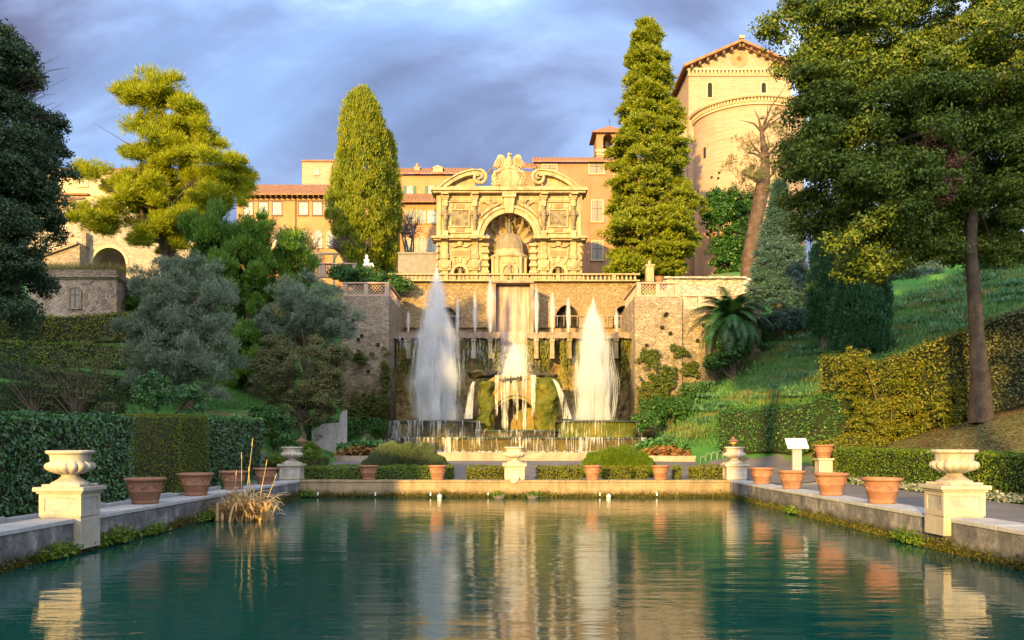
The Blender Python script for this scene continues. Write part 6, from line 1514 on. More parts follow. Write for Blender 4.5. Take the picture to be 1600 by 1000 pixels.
# green yew / juniper mass
tree('yew_tree', 'broad mid green conifer with plumed top below the pine', 'tree', L_yew,
     [BL(375, 430, 70, 75, 56, 2.6), BL(335, 400, 45, 60, 56, 2.2), BL(435, 445, 48, 60, 56.5, 2), BL(390, 550, 68, 75, 56, 2.8), BL(460, 425, 25, 45, 57, 1.2), BL(330, 370, 28, 35, 56, 1.2), BL(390, 375, 34, 34, 56, 1.4), BL(330, 480, 40, 60, 57, 1.5)],
     (gz(390, 56), (PX(385, 56), 56, PZ(400, 56))), 1700, .42, 110, .26, .06, shell=.6, seed=4, bough=(6, .42, 1.4), r0=.3, needle=True, up=1.3, squash=1.25, nl=10)
# olives
tree('olive_tree', 'large silvery olive tree with gnarled trunk on the left lawn', 'tree', L_olive,
     [BL(280, 480, 62, 55, 44, 2.2), BL(228, 540, 42, 65, 44, 1.8), BL(310, 560, 58, 60, 43.5, 2), BL(250, 450, 40, 38, 44, 1.4), BL(340, 480, 32, 45, 44, 1.3), BL(270, 550, 55, 60, 44, 2), BL(240, 600, 45, 25, 43.5, 1.3), BL(320, 440, 30, 25, 44, 1)],
     (gz(298, 44), (PX(290, 44), 44, PZ(510, 44))), 1100, .38, 120, .15, .032, shell=.5, seed=5, r0=.28, nl=16, bough=(5, .32, 1.1), needle=True, up=.9, squash=1.0, bark=M_barkr, sub=2, noise_amp=.25)
tree('olive_tree', 'smaller grey green olive behind the brownish bush left of the bastion', 'tree', L_olive,
     [BL(475, 475, 60, 42, 55, 2), BL(440, 510, 35, 35, 55, 1.5), BL(520, 500, 35, 45, 55, 1.5), BL(530, 545, 22, 40, 55, 1)],
     (gz(480, 55), (PX(478, 55), 55, PZ(490, 55))), 560, .44, 110, .17, .036, shell=.5, seed=6, r0=.2, nl=10, bough=(5, .34, 1.1), needle=True, up=.6, sub=1, noise_amp=.25)
tree('olive_bush', 'round brownish grey bush in front of the left bastion', 'bush', L_olivebr,
     [BL(465, 585, 62, 62, 50, 2.2), BL(500, 620, 40, 42, 50, 1.5), BL(430, 580, 32, 40, 50, 1.3), BL(520, 580, 28, 45, 50, 1.2), BL(450, 640, 35, 30, 50, 1.2)],
     (gz(475, 50), (PX(470, 50), 50, PZ(600, 50))), 700, .4, 110, .12, .06, shell=.6, seed=7, r0=.2, nl=8, bough=(5, .3, 1.))
# cypress pair
def cyp(px, ytop, ybot, rpx, Y, n, m, label, seed, name='cypress', taper=1.5, trunkx=0, per=90, rc=.42, L=.30, W=.075, squash=1.7, low=.35):
    s = Y/F; x = PX(px, Y); z1 = PZ(ytop, Y); z0 = PZ(ybot, Y); R = rpx*s
    f = rng.random(n)**.9; a = rng.random(n)*2*math.pi
    prof = np.minimum(1, (1-f)**(1/taper)*1.15)*np.minimum(1, (low+f*2.2)); rr = R*prof*(.72+.3*rng.random(n)**.5); rr[rng.random(n) < .12] *= .5
    rr *= 1+.10*np.sin(a*3+f*9+seed)
    c = np.stack([x+np.cos(a)*rr, Y+np.sin(a)*rr, z0+f*(z1-z0)*.97], 1)
    t = thing(name, label, 'cypress', (x, Y, H(x, Y)))
    foliage('crown', m, t, c, rc, per, L, W, squash, needle=True, up=1.6)
    mb = MB(); mb.tube([(x+trunkx, Y, min(H(x, Y), z0)-.2), (x, Y, z0+.8), (x, Y, z0+(z1-z0)*.6), (x, Y, z1-1)], [R*.14+.1, R*.12+.08, .1, .03], 8); mb.build('trunk', M_bark, t); return t
cyp(565, 138, 428, 48, 82, 1300, L_cyp, 'broad golden green cypress rising in front of the villa wing', 1, taper=2.8)
cyp(603, 205, 425, 22, 83.5, 420, L_cyp, 'narrower darker cypress tucked behind the right side of the broad one', 2, taper=2.8)
cyp(1345, 395, 554, 42, 56, 900, L_cypdk, 'squat dark cypress with pale bare stem below the holm oak', 3, taper=3.5, trunkx=-1.1, rc=.34, L=.22, W=.06, low=.75)
cyp(1288, 375, 520, 26, 60, 420, L_cypdk, 'slender dark cypress between the spruce and the squat cypress', 4, taper=3, rc=.34, L=.22, W=.06, low=.6)
# layered big conifer
Y = 80; n = 2300; s = Y/F; f = rng.random(n)**1.1; layer = f+.012*np.sin(f*90); layer = np.clip(layer, 0, 1)
a = rng.random(n)*2*math.pi; R = 1.0*s
yy_ = 428-layer*390
edge = np.interp(yy_, [38, 60, 100, 150, 200, 260, 300, 350, 400, 428], [5, 18, 31, 36, 50, 62, 70, 66, 66, 52])*s
lump = np.array([mnoise.noise(Vector((math.cos(q)*1.6, math.sin(q)*1.6, l_*14))) for q, l_ in zip(a, layer)])
rr = edge*(.35+.65*rng.random(n)**.6)*(1+.55*lump)
x = PX(1014, Y); z0 = PZ(428, Y); z1 = PZ(38, Y)
c = np.stack([x+np.cos(a)*rr-(layer-.4)*.5, Y+np.sin(a)*rr*.9, z0+layer*(z1-z0)-(rr/4.5)*.7+lump*.5], 1); R = 4.2
keep = lump > -.42; c = c[keep]
t = thing('tall_conifer', 'very tall layered golden green conifer between the palazzo and the church', 'tree', (x, Y, 15.4)); foliage('crown', L_cedar, t, c, .58, 110, .32, .09, .6, out=.4, up=.35, needle=True)
mb = MB(); mb.tube([(x, Y, 15), (x, Y, z0+4), (x-.3, Y, z0+(z1-z0)*.6), (x-.4, Y, z1-.5)], [.55, .45, .2, .03], 10)
for k in range(26):
    a_ = rng.random()*6.28; zz = z0+2+rng.random()*(z1-z0-5); q = (1-(zz-z0)/(z1-z0))**.7*R*.8; mb.tube([(x, Y, zz), (x+math.cos(a_)*q*.5, Y+math.sin(a_)*q*.5, zz+.2), (x+math.cos(a_)*q, Y+math.sin(a_)*q, zz-.3)], [.12, .08, .03], 5)
mb.build('trunk', M_bark, t)
# blue spruce
Y = 66; n = 1000; f = rng.random(n)**1.2; a = rng.random(n)*6.283; R = 60*Y/F; x = PX(1218, Y); z0 = PZ(512, Y); z1 = PZ(285, Y)
rr = R*(1-f)**.85*np.minimum(1, .8+f*2)*(.55+.5*rng.random(n)**.6)
c = np.stack([x+np.cos(a)*rr, Y+np.sin(a)*rr, z0+f*(z1-z0)-.12*rr], 1)
t = thing('blue_spruce', 'bluish conical spruce in shade right of the leaning trunk', 'tree', (x, Y, H(x, Y))); foliage('crown', L_spruce, t, c, .46, 90, .24, .05, .6, needle=True, up=.1)
mb = MB(); mb.tube([(x, Y, H(x, Y)-.2), (x, Y, z1-.3)], [.3, .03], 8); mb.build('trunk', M_bark, t)
# leaning pollarded trunk with sparse grey foliage
x0, Yt = PX(1170, 74), 74; g = (x0, Yt, H(x0, Yt)-.2)
t = thing('leaning_tree', 'leaning thick reddish trunk with sparse grey green regrowth before the apse', 'tree', g); mb = MB()
limb = [g, (PX(1172, Yt), Yt, PZ(400, Yt)), (PX(1182, Yt), Yt, PZ(340, Yt)), (PX(1192, Yt), Yt, PZ(290, Yt)), (PX(1196, Yt), Yt, PZ(250, Yt)), (PX(1190, Yt), Yt, PZ(205, Yt))]
mb.tube(limb, [.85, .7, .6, .62, .35, .18], 12); r = random.Random(8)
for k in range(20):
    s = Vector(limb[r.choice([3, 4, 5])]); e = s+Vector((r.uniform(-2.3, 2.5), r.uniform(-1, 1), r.uniform(.5, 3.6))); mb.tube([s, s.lerp(e, .5)+Vector((r.uniform(-.3, .3), 0, .2)), e], [.14, .07, .015], 5)
mb.build('trunk', M_barkr, t); c, d = clumps_in([BL(1165, 250, 28, 55, 74, 1.4), BL(1215, 240, 40, 70, 74, 1.8), BL(1190, 290, 40, 25, 74, 1.4)], 150, .5, .3); foliage('crown', L_olivebr, t, c, .4, 70, .2, .05, 1.0, needle=True, up=.5)
# palm
Yp = 63; x = PX(1142, Yp); g = H(x, Yp); t = thing('palm', 'shaggy green palm at the foot of the right retaining wall', 'palm', (x, Yp, g)); zc_ = PZ(500, Yp)
mb = MB(); mb.tube([(x, Yp, g-.2), (x, Yp, zc_)], [.4, .34], 12); mb.build('trunk', M_bark, t)
Vv = []; Ff = []; nb = 0; r = random.Random(6)
for k in range(90):
    a = r.uniform(0, 6.283); el = r.uniform(-.3, 1.4); L = r.uniform(2.6, 4.0); pts = []
    for j in range(15):
        s = j/14; e = el-s*1.5*(1.1-el*.3); pts.append(None)
    p = np.array([x, Yp, zc_]); dirh = np.array([math.cos(a), math.sin(a), 0])
    for j in range(15):
        e = el-(j/14)**1.2*1.7; d = dirh*math.cos(e)+np.array([0, 0, math.sin(e)]); p2 = p+d*L/14
        side = np.cross(d, [0, 0, 1]); side /= np.linalg.norm(side)+1e-6; upv = np.cross(side, d)
        ll = .62*math.sin(math.pi*min(1, .12+j/14*.86))
        for sg in (-1, 1):
            for m in range(3):
                q = p+(p2-p)*m/3; tip = q+side*sg*ll+d*ll*.5-np.array([0, 0, .22*ll]); w = d*.045
                Vv += [q-w, q+w, tip]; Ff.append((nb, nb+1, nb+2)); nb += 3
        p = p2
link_mesh('fronds', np.array(Vv), np.array(Ff), L_palm, t)

# ivy and mixed masses
def bush(name, label, cat, m, blobs, ncl, rc, per, L, W, group=None, stems=True, **kw):
    b0 = blobs[0]; x, y = b0[0], b0[1]; g = (x, y, H(x, y))
    t = thing(name, label, cat, g, group); c, d = clumps_in(blobs, ncl, kw.get('shell', .6), kw.get('na', .15)); gg = Harr(c[:, 0], c[:, 1]); c[:, 2] = np.maximum(c[:, 2], np.minimum(gg+.1, c[:, 2]+3))
    foliage('foliage', m, t, c, rc, per, L, W, kw.get('squash', .9), out=.5, up=kw.get('up', .3), needle=kw.get('needle', False))
    if not stems: return t
    mb = MB(); r = random.Random(int(abs(x*10)))
    for k in range(7):
        i = r.randrange(len(c)); mb.tube([g, tuple((np.array(g)+c[i])/2+np.array([r.uniform(-.1, .1), 0, 0])), tuple(c[i])], [.06, .04, .015], 5)
    mb.build('stems', M_bark, t); return t
bush('ivy_mass', 'tall ivy covering the base of the church apse', 'ivy', L_ivy, [BL(1140, 355, 34, 55, 84, 1.4), BL(1140, 400, 34, 35, 84, 1.4), BL(1150, 318, 40, 22, 84, 1.6), BL(1118, 330, 18, 30, 84, 1)], 330, .5, 80, .26, .16)
bush('ivy', 'ivy spilling over the top of the left bastion', 'ivy', L_ivy, [BL(560, 432, 38, 12, 74, 1.2), BL(600, 440, 32, 12, 72, 1.4), BL(625, 446, 20, 9, 70.5, .8), BL(535, 425, 22, 10, 75, 1)], 260, .36, 70, .17, .1)
bush('ivy', 'ivy and moss hanging on the right bastion face', 'ivy', L_autivy, [BL(1015, 560, 22, 20, 63.7, .25), BL(1025, 600, 26, 32, 63.3, .3), BL(1060, 548, 16, 10, 63.7, .2), BL(1080, 575, 20, 14, 63.8, .25), BL(1045, 590, 18, 30, 63.4, .25), BL(1005, 620, 12, 25, 63.3, .25)], 300, .2, 60, .13, .08, stems=False, na=.4, shell=.2)
bush('ivy', 'ivy patches low on the left bastion face', 'ivy', L_autivy, [BL(562, 560, 20, 14, 63.7, .2), BL(575, 635, 32, 26, 63.0, .3), BL(602, 590, 8, 60, 63.6, .2), BL(552, 650, 20, 25, 62.6, .4)], 260, .2, 60, .13, .08, stems=False, na=.4, shell=.2)
bush('undergrowth_bush', 'low shrubs at the foot of the right bastion', 'bush', L_ivy, [BL(1040, 640, 40, 20, 60, 1.2), BL(1085, 620, 25, 22, 62, 1), BL(1010, 660, 22, 14, 58, .8)], 200, .34, 70, .15, .09)
bush('shrub_mass', 'shrubs rising round the foot of the palm and wall', 'bush', L_ivy, [BL(1150, 545, 30, 18, 62, 1), BL(1120, 565, 22, 14, 62.5, 1)], 110, .34, 70, .18, .1)
bush('garden_shrubs', 'bluish green shrubs on the slope between cypress and oak trunk', 'bush', L_spruce, [BL(1430, 440, 45, 28, 72, 2), BL(1395, 420, 30, 30, 74, 2), BL(1475, 410, 35, 35, 74, 2)], 260, .5, 80, .24, .07, needle=True)
bush('garden_shrubs', 'cycad like shrubs high on the slope at the far right', 'bush', L_palm, [BL(1560, 408, 38, 22, 66, 1.6), BL(1530, 430, 20, 14, 66, 1), BL(1610, 400, 30, 25, 66, 1.5)], 130, .55, 70, .5, .05, needle=True, up=.8)
bush('background_thicket', 'dark thicket behind the oak trunk on the upper slope', 'bush', L_oakdk, [BL(1440, 350, 70, 50, 84, 3), BL(1540, 350, 60, 45, 84, 3), BL(1620, 340, 60, 50, 84, 3), BL(1330, 360, 50, 50, 86, 3)], 420, .8, 80, .32, .16)
bush('background_thicket', 'trees filling the gap behind the left stone house', 'bush', L_yew, [BL(330, 470, 40, 35, 68, 2), BL(230, 470, 30, 30, 70, 2)], 200, .55, 80, .25, .1)
# left lower shrubs
bush('camellia_bush', 'dark glossy shrub behind the left hedge beside the olive', 'bush', L_laurel, [BL(240, 612, 28, 32, 39, .8), BL(300, 625, 26, 25, 39.5, .7)], 110, .24, 80, .1, .06)
bush('undergrowth_bush', 'low dark shrubs at the foot of the left bastion', 'bush', L_ivy, [BL(545, 672, 30, 20, 58, 1), BL(590, 665, 16, 14, 58, .7), BL(500, 672, 30, 22, 54, 1)], 170, .3, 70, .13, .08)
bush('corner_bush', 'green shrub behind the far end of the left hedge', 'bush', L_ivy, [BL(432, 665, 26, 32, 43, .8), BL(410, 650, 20, 22, 44, .7), BL(452, 690, 14, 16, 42, .6)], 130, .24, 80, .11, .07)
bush('corner_bush', 'small yellow green bush right of the far left urn', 'bush', L_box, [BL(487, 704, 16, 12, 41, .5), BL(430, 722, 16, 9, 38, .4)], 60, .16, 80, .08, .05)
# sparse dark tree behind the left hedge
for (px, lb, sd) in ((55, 'sparse wiry shrub behind the left hedge, left one', 1), (120, 'sparse wiry small tree before the gold lit terraced hedge', 2)):
    Y = 38; g = gz(px, Y); t = thing('sparse_tree', lb, 'shrub', g, 'sparse wiry shrubs'); mb = MB(); r = random.Random(sd); ends = []
    for k in range(34):
        e = Vector((g[0]+r.uniform(-1.7, 1.7), Y+r.uniform(-.8, .8), g[2]+r.uniform(.9, 4.1 if sd == 2 else 3.3))); s = Vector(g).lerp(e, .25); s.x = g[0]+(s.x-g[0])*.4; mb.tube([g, s, s.lerp(e, .6)+Vector((r.uniform(-.2, .2), 0, .1)), e], [.05, .035, .02, .008], 4); ends += [e, s.lerp(e, .7)]
    mb.build('branches', M_bark, t); foliage('foliage', L_olivebr if sd == 2 else L_oakdk, t, np.array([tuple(e) for e in ends]), .34, 60, .09, .04, .5, needle=True, up=.2)
# bare trees + pergola by the villa
def bare(px, py0, py1, w, Y, n, label, seed, flat=False, group='bare wisteria and bare trees on the upper terrace'):
    x = PX(px, Y); z0 = PZ(py0, Y); z1 = PZ(py1, Y); t = thing('bare_tree', label, 'bare tree', (x, Y, z0), group); mb = MB(); r = random.Random(seed); W_ = w*Y/F/2
    hub = [Vector((x+r.uniform(-W_*.5, W_*.5), Y+r.uniform(-.6, .6), z0+(z1-z0)*(.35+.2*r.random()))) for _ in range(6)]
    g = Vector((x, Y, z0-1.5))
    for h_ in hub: mb.tube([g, g.lerp(h_, .6)+Vector((r.uniform(-.2, .2), 0, 0)), h_], [.16, .11, .07], 6)
    for k in range(n):
        s = r.choice(hub); e = Vector((x+r.uniform(-W_, W_), Y+r.uniform(-1, 1), z0+(z1-z0)*r.uniform(.55 if flat else .3, 1))); m = s.lerp(e, .5)+Vector((r.uniform(-.3, .3), 0, r.uniform(-.1, .4)))
        mb.tube([s, m, e], [.05, .03, .012], 4)
        for q in range(3): e2 = m+Vector((r.uniform(-.6, .6), r.uniform(-.3, .3), r.uniform(0, .8))); mb.tube([m, e2], [.018, .008], 3, cap=False)
    mb.build('branches', L_twigpink, t); return t
bare(640, 402, 320, 55, 90, 70, 'leafless tree before the ochre wing between cypress and organ', 1)
bare(470, 420, 350, 80, 90, 110, 'leafless climbing mass under the arched villa windows', 2)
bare(548, 412, 368, 75, 81, 420, 'dense flat topped leafless wisteria at the foot of the cypress', 3, True)
bare(420, 410, 330, 60, 92, 60, 'leafless tree between pine and villa wing', 4)
Y = 84; t = thing('pergola', 'pale pergola arches under the leafless climbers on the upper terrace', 'pergola', (PX(530, Y), Y, 17)); z0 = PZ(425, Y); z1 = PZ(398, Y)
for px in (478, 500, 522, 544): q = MB(); q.box(PX(px, Y)-.1, Y-.1, z0-2, PX(px, Y)+.1, Y+.1, z1); q.build('post', M_frame, t)
q = MB(); q.box(PX(474, Y), Y-.12, z1+.0, PX(550, Y), Y+.12, z1+.18); q.tube([(PX(540+20*math.cos(a), Y), Y-.3, z0+(z1-z0)*math.sin(a)*1.2) for a in np.linspace(0, math.pi, 12)], .07, 6); q.build('beam', M_frame, t)

# ---------------- hedges
def hedge(label, path, width, h0, h1, m, core=M_hcore, **kw):
    x = sum(p[0] for p in path)/len(path); y = sum(p[1] for p in path)/len(path); g = (x, y, H(x, y))
    o = hedge_mesh('hedge', path, width, h0, h1, [m, core], origin=g, **kw); return tag(o, label, 'hedge', 'clipped hedges')
flat = lambda x, y: .45
hedge('tall dark glossy laurel hedge at the left behind the big urn', [(-12.3, 13.5), (-12.3, 25.2)], 2.0, 2.22, 2.52, L_laurel, leaf=.105, dens=420, ground=flat, rough=.10, aspect=.55)
hedge('clipped yellow green yew block in the middle of the left hedge', [(-12.1, 28.0), (-12.1, 30.6)], 2.3, 2.72, 2.75, L_yewh, leaf=.06, dens=900, ground=flat, rough=.03, aspect=.4, top_wave=.01)
hedge('dark laurel hedge running on from the yew block to the far left corner', [(-12.2, 30.75), (-12.1, 37.6)], 2.0, 2.70, 2.85, L_laurel, leaf=.12, dens=230, ground=flat, rough=.08, aspect=.5)
hedge('long low clipped box hedge along the right path, lit gold on top', [(15.6, 21), (15.3, 39.5)], 1.0, 1.36, 1.5, L_box, leaf=.08, dens=420, rough=.05, ground=lambda x, y: .48)
hedge('short low clipped hedge behind the end of the long right hedge', [(14.5, 41.2), (18.2, 41.2)], .9, 1.2, 1.2, L_boxlit, leaf=.08, dens=300, rough=.05)
hedge('tall autumn tinted hedge on the right bank left of the oak trunk', [(PX(1300, 47), 47), (PX(1400, 43), 43), (PX(1520, 39.5), 39.5)], 1.6, 3.9, 4.0, L_autumn, leaf=.14, dens=170, rough=.22, aspect=.6)
hedge('tall brownish clipped hedge right of the oak trunk', [(PX(1522, 39.3), 39.3), (PX(1680, 36), 36)], 1.4, 4.1, 4.3, L_olivebr, leaf=.11, dens=220, rough=.08)
hedge('ivy like dark hedge at the foot of the right slope', [(PX(1128, 49), 49), (PX(1215, 47.6), 47.6), (PX(1330, 44.5), 44.5)], 1.6, 2.2, 2.7, L_ivy, leaf=.13, dens=170, rough=.16)
bush('autumn_bush', 'loose leafy bush with yellow shoots in front of the tall autumn hedge', 'bush', L_autumn, [BL(1395, 660, 60, 35, 41, 1), BL(1340, 600, 35, 60, 44, .9), BL(1440, 600, 60, 45, 41.5, 1), BL(1490, 640, 30, 40, 39.5, .8), BL(1345, 670, 25, 22, 42, .8)], 420, .26, 80, .11, .065)
# far court low hedges
for (a_, c_, lb, m) in ((478, 566, 'low green box hedge behind the far wall, leftmost', L_box), (574, 708, 'low box hedge between the two left pots of the far wall', L_box), (730, 788, 'short low hedge left of the middle pedestal', L_boxlit), (840, 908, 'gold lit low hedge right of the middle pedestal', L_boxlit), (943, 985, 'gold lit low hedge between the two right pots', L_boxlit), (992, 1010, 'tiny gold lit box clump left of the last right pot', L_boxlit), (1052, 1063, 'tiny box clump right of the last right pot', L_boxlit), (1078, 1128, 'gold lit low hedge next to the right corner urn', L_boxlit)):
    yy = 36.9; hedge(lb, [(PX(a_, yy), yy), (PX(c_, yy), yy)], .7, .72, .76, m, leaf=.06, dens=650, rough=.05, top_wave=.03)
hedge('low hedge along the left edge of the court', [(-11.0, 38.5), (-9.6, 43)], .8, .7, .8, L_box, leaf=.07, dens=400)
hedge('low hedge along the right edge of the court', [(9.9, 38.5), (11.4, 44)], .7, .55, .6, L_boxlit, leaf=.07, dens=400)
# lavender domes
def dome(px, py, rpx, rpy, Y, label, m):
    x = PX(px, Y); g = H(x, Y); rx = rpx*Y/F; t = thing('lavender_mound', label, 'shrub', (x, Y, g), 'rounded lavender mounds')
    n = 42000; d = unit(n); d[:, 2] = np.abs(d[:, 2]); rz_ = PZ(py-rpy, Y)-g; k = 1+.09*np.sin(d[:, 0]*7+px)*np.cos(d[:, 1]*6)+.05*np.sin(d[:, 0]*19)*np.cos(d[:, 2]*13)
    c = np.stack([x+d[:, 0]*rx*k, Y+.0+d[:, 1]*rx*.55*k, g+d[:, 2]*rz_*k*(.9+.1*rng.random(n))], 1); tg = d+np.array([0, 0, .8])+unit(n)*.4
    nr = unit(n); nr -= tg*np.sum(nr*tg, 1, keepdims=True)/np.sum(tg*tg, 1, keepdims=True); nr /= np.linalg.norm(nr, axis=1, keepdims=True)
    v, f = leaf_quads(c, nr, .16, .025, tang=tg); link_mesh('foliage', v, f, m, t); q = MB(); q.ball((x, Y, g), (rx*.9, rx*.5, rz_*.9), 20, 12); q.build('inner_twigs', M_hcore, t)
dome(633, 716, 72, 24, 40.0, 'grey green rounded lavender mound on the left of the court', L_lav)
dome(968, 718, 60, 20, 40.0, 'yellow green rounded mound on the right of the court, sunlit', L_box)
for px, lb in ((572, 'bed of broad green and rusty leaves left of the fountain basin'), (1036, 'bed of broad green and rusty leaves right of the fountain basin')):
    Y = 51.5; x = PX(px, Y); g = H(x, Y); t = thing('flower_bed_plants', lb, 'plants', (x, Y, g), 'leafy beds beside the basin'); W_ = 46*Y/F
    for (m, n, y_, zc1, h_) in ((L_hosta, 900, 51.9, .95, .35), (L_rust, 900, 51.1, .55, .3)):
        c = np.stack([x+(rng.random(n)*2-1)*W_, y_+rng.normal(size=n)*.3, g+zc1+rng.normal(size=n)*h_*.45], 1); c[:, 2] -= ((c[:, 0]-x)/W_)**2*.35
        nr = unit(n)*.7+np.array([0, -.4, .8]); nr /= np.linalg.norm(nr, axis=1, keepdims=True); v, f = leaf_quads(c, nr, .34, .17); link_mesh('green_leaves' if m is L_hosta else 'rusty_leaves', v, f, m, t)
# left terraced hedges
def hp(px, Y): return (PX(px, Y), Y)
hedge('upper terraced hedge below the stone house, gold lit at its left', [hp(-20, 58), hp(80, 60.5), hp(180, 62), hp(330, 63)], 1.4, 2.0, 2.0, L_autumn, leaf=.14, dens=110, rough=.12)
hedge('middle terraced hedge on the left slope, upper one', [hp(-20, 52), hp(120, 53.5), hp(235, 54)], 1.2, 1.5, 1.4, L_box, leaf=.13, dens=120)
hedge('thin low hedge curving across the left lawn', [hp(-20, 49), hp(110, 49), hp(200, 47.5), hp(216, 46.5)], .8, .9, .9, L_yewdk, leaf=.1, dens=190)
hedge('narrow low hedge left of the olive tree', [hp(130, 43.5), hp(218, 44)], .9, .9, .8, L_yewdk, leaf=.09, dens=250)
hedge('rounded clipped hedge curving towards the gate behind the left laurel hedge', [hp(-20, 39.5), hp(80, 40), hp(150, 39.7), hp(172, 38.6)], 1.5, 1.3, 1.25, L_yewdk, leaf=.08, dens=330, rough=.04)
pathL = [(PX(188, 40), 40), (PX(225, 41), 41), (PX(235, 45), 45), (PX(190, 45), 45)]
q = MB(); q.add([(x_, y_, H(x_, y_)+.05) for x_, y_ in pathL], [(0, 1, 2, 3)]); tag(q.build('footpath', M_path), kind='structure')

# white leafed flower border along the right hedge foot
n = 6000; yy = 22+rng.random(n)*17; xx = 14.55+rng.normal(size=n)*.16; c = np.stack([xx, yy, Harr(xx, yy)+.04+np.abs(rng.normal(size=n))*.09], 1)
nr = unit(n)*.6+np.array([0, 0, .8]); nr /= np.linalg.norm(nr, axis=1, keepdims=True); v, f = leaf_quads(c, nr, .11, .075); tag(link_mesh('flower_border', v, f, m_leaf('silver_leaves', ((.10, .16, .07), (.35, .38, .28), (.6, .58, .48)), .3), origin=(14.5, 30, .5)), 'narrow border of silvery white leaves at the foot of the right hedge', 'flower border', None, 'stuff')
# ground cover grass: slope tufts
pts = []; 
for k in range(2500):
    px = rng.uniform(1040, 1620); Yq = rng.uniform(48, 68); x = PX(px, Yq); z = H(x, Yq)
    if z > 2.0: pts.append((x, Yq, z))
grass_tufts('slope_grass', 'long green grass and weeds on the right slope', pts, .34, 90000, ((.04, .12, .035), (.08, .20, .05), (.15, .27, .06)), .5, width=.05)
pts = [];
for k in range(700):
    px = rng.uniform(-10, 460); Yq = rng.uniform(40, 60); x = PX(px, Yq); pts.append((x, Yq, H(x, Yq)))
grass_tufts('lawn_grass', 'short grass on the left garden terraces', pts, .16, 30000, ((.03, .11, .025), (.06, .18, .04), (.11, .22, .05)), .6, width=.04)
n = 26000; xx = 16.5+rng.random(n)*8; yy = 24+rng.random(n)*17; c = np.stack([xx, yy, Harr(xx, yy)+.05], 1); nr = unit(n)*.4+np.array([0, 0, 1.]); nr /= np.linalg.norm(nr, axis=1, keepdims=True)
v, f = leaf_quads(c, nr, .09, .05); tag(link_mesh('fallen_leaves', v, f, m_leaf('fallen_leaves_mat', ((.12, .08, .03), (.22, .15, .06), (.30, .22, .10)), .2), origin=(18, 33, 2)), 'dry fallen leaves on the bank under the oak', 'leaves', None, 'stuff')
cl = [p for p in pts if 1] if 0 else []
for k in range(260):
    px = rng.uniform(1050, 1600); Yq = rng.uniform(47, 66); x = PX(px, Yq); z = H(x, Yq)
    if z > 2.2 and mnoise.noise(Vector((x*.16, Yq*.16, 3))) > -.05: cl.append((x, Yq, z))
grass_tufts('slope_weeds', 'dry yellowish weeds in patches on the right slope', cl[:len(cl)//2], .5, 16000, ((.12, .14, .03), (.20, .20, .05), (.26, .24, .08)), .55, width=.035)
grass_tufts('slope_groundcover', 'bluish broad leaved ground cover in patches on the right slope', cl[len(cl)//2:], .38, 22000, ((.03, .11, .05), (.06, .17, .075), (.10, .22, .10)), .7, width=.16)
# weeds on the waterline
r = random.Random(12)
WL = [(180, 850, -8.72, 1.0, 'bright weeds growing at the waterline left of the large left pot'), (92, 868, -8.72, .8, 'small weeds at the waterline before the left pedestal'), (238, 834, -8.72, .7, 'weeds at the waterline below the largest left pot'), (322, 800, -8.72, .9, 'weeds at the waterline beside the dry reeds'),
      (1420, 848, 8.72, .8, 'green weeds at the waterline of the right wall'), (1240, 790, 8.72, .5, 'small weeds at the waterline of the right wall, farther away'), (473, 770, None, .9, 'green plant in the far left corner of the pool'), (778, 763, None, .6, 'moss tuft hanging on the far wall left of the middle pedestal'), (834, 765, None, .6, 'moss tuft hanging on the far wall right of the middle pedestal')]
for (px, py, X, s, lb) in WL:
    if X is None: Y = 34.8; x = PX(px, Y)
    else: Y = X*F/(px-CX); x = X
    n = int(700*s); nr = unit(n)*.8+np.array([0, -.3, .6]); nr /= np.linalg.norm(nr, axis=1, keepdims=True)
    sx_, sy_ = (.09, .42*s) if X else (.28*s, .08)
    c = np.stack([x+rng.normal(size=n)*sx_, Y+rng.normal(size=n)*sy_, .05+np.abs(rng.normal(size=n))*.13*s], 1); v, f = leaf_quads(c, nr, .10, .045); tag(link_mesh('water_weed', v, f, L_box, origin=(x, Y, 0)), lb, 'weeds', 'weeds along the waterline', 'stuff')
# moss fringe all along the walls at the waterline
n = 26000; C = []
for (ax, cst, lo, hi, k) in (('y', -8.79, 3, 34.8, .4), ('y', 8.79, 3, 34.8, .4), ('x', 34.89, -8.7, 8.7, .2)):
    m_ = int(n*k); u_ = lo+(hi-lo)*rng.random(m_); kk = np.array([mnoise.noise(Vector((q*.6, cst, 0))) for q in u_]); z = np.abs(rng.normal(size=m_))*.07*(1+1.5*np.maximum(0, kk)); 
    off = -np.sign(cst)*(.02+.04*rng.random(m_)) if ax == 'y' else -(.02+.04*rng.random(m_))
    C.append(np.stack([cst+off, u_, z], 1) if ax == 'y' else np.stack([u_, cst+off, z], 1))
C = np.concatenate(C); nr = unit(len(C)); v, f = leaf_quads(C, nr, .09, .03); tag(link_mesh('waterline_moss', v, f, m_leaf('waterline_moss_mat', ((.03, .035, .008), (.08, .08, .012), (.14, .13, .02)), .2)), 'fringe of moss along the waterline of the pool walls', 'moss', None, 'stuff')
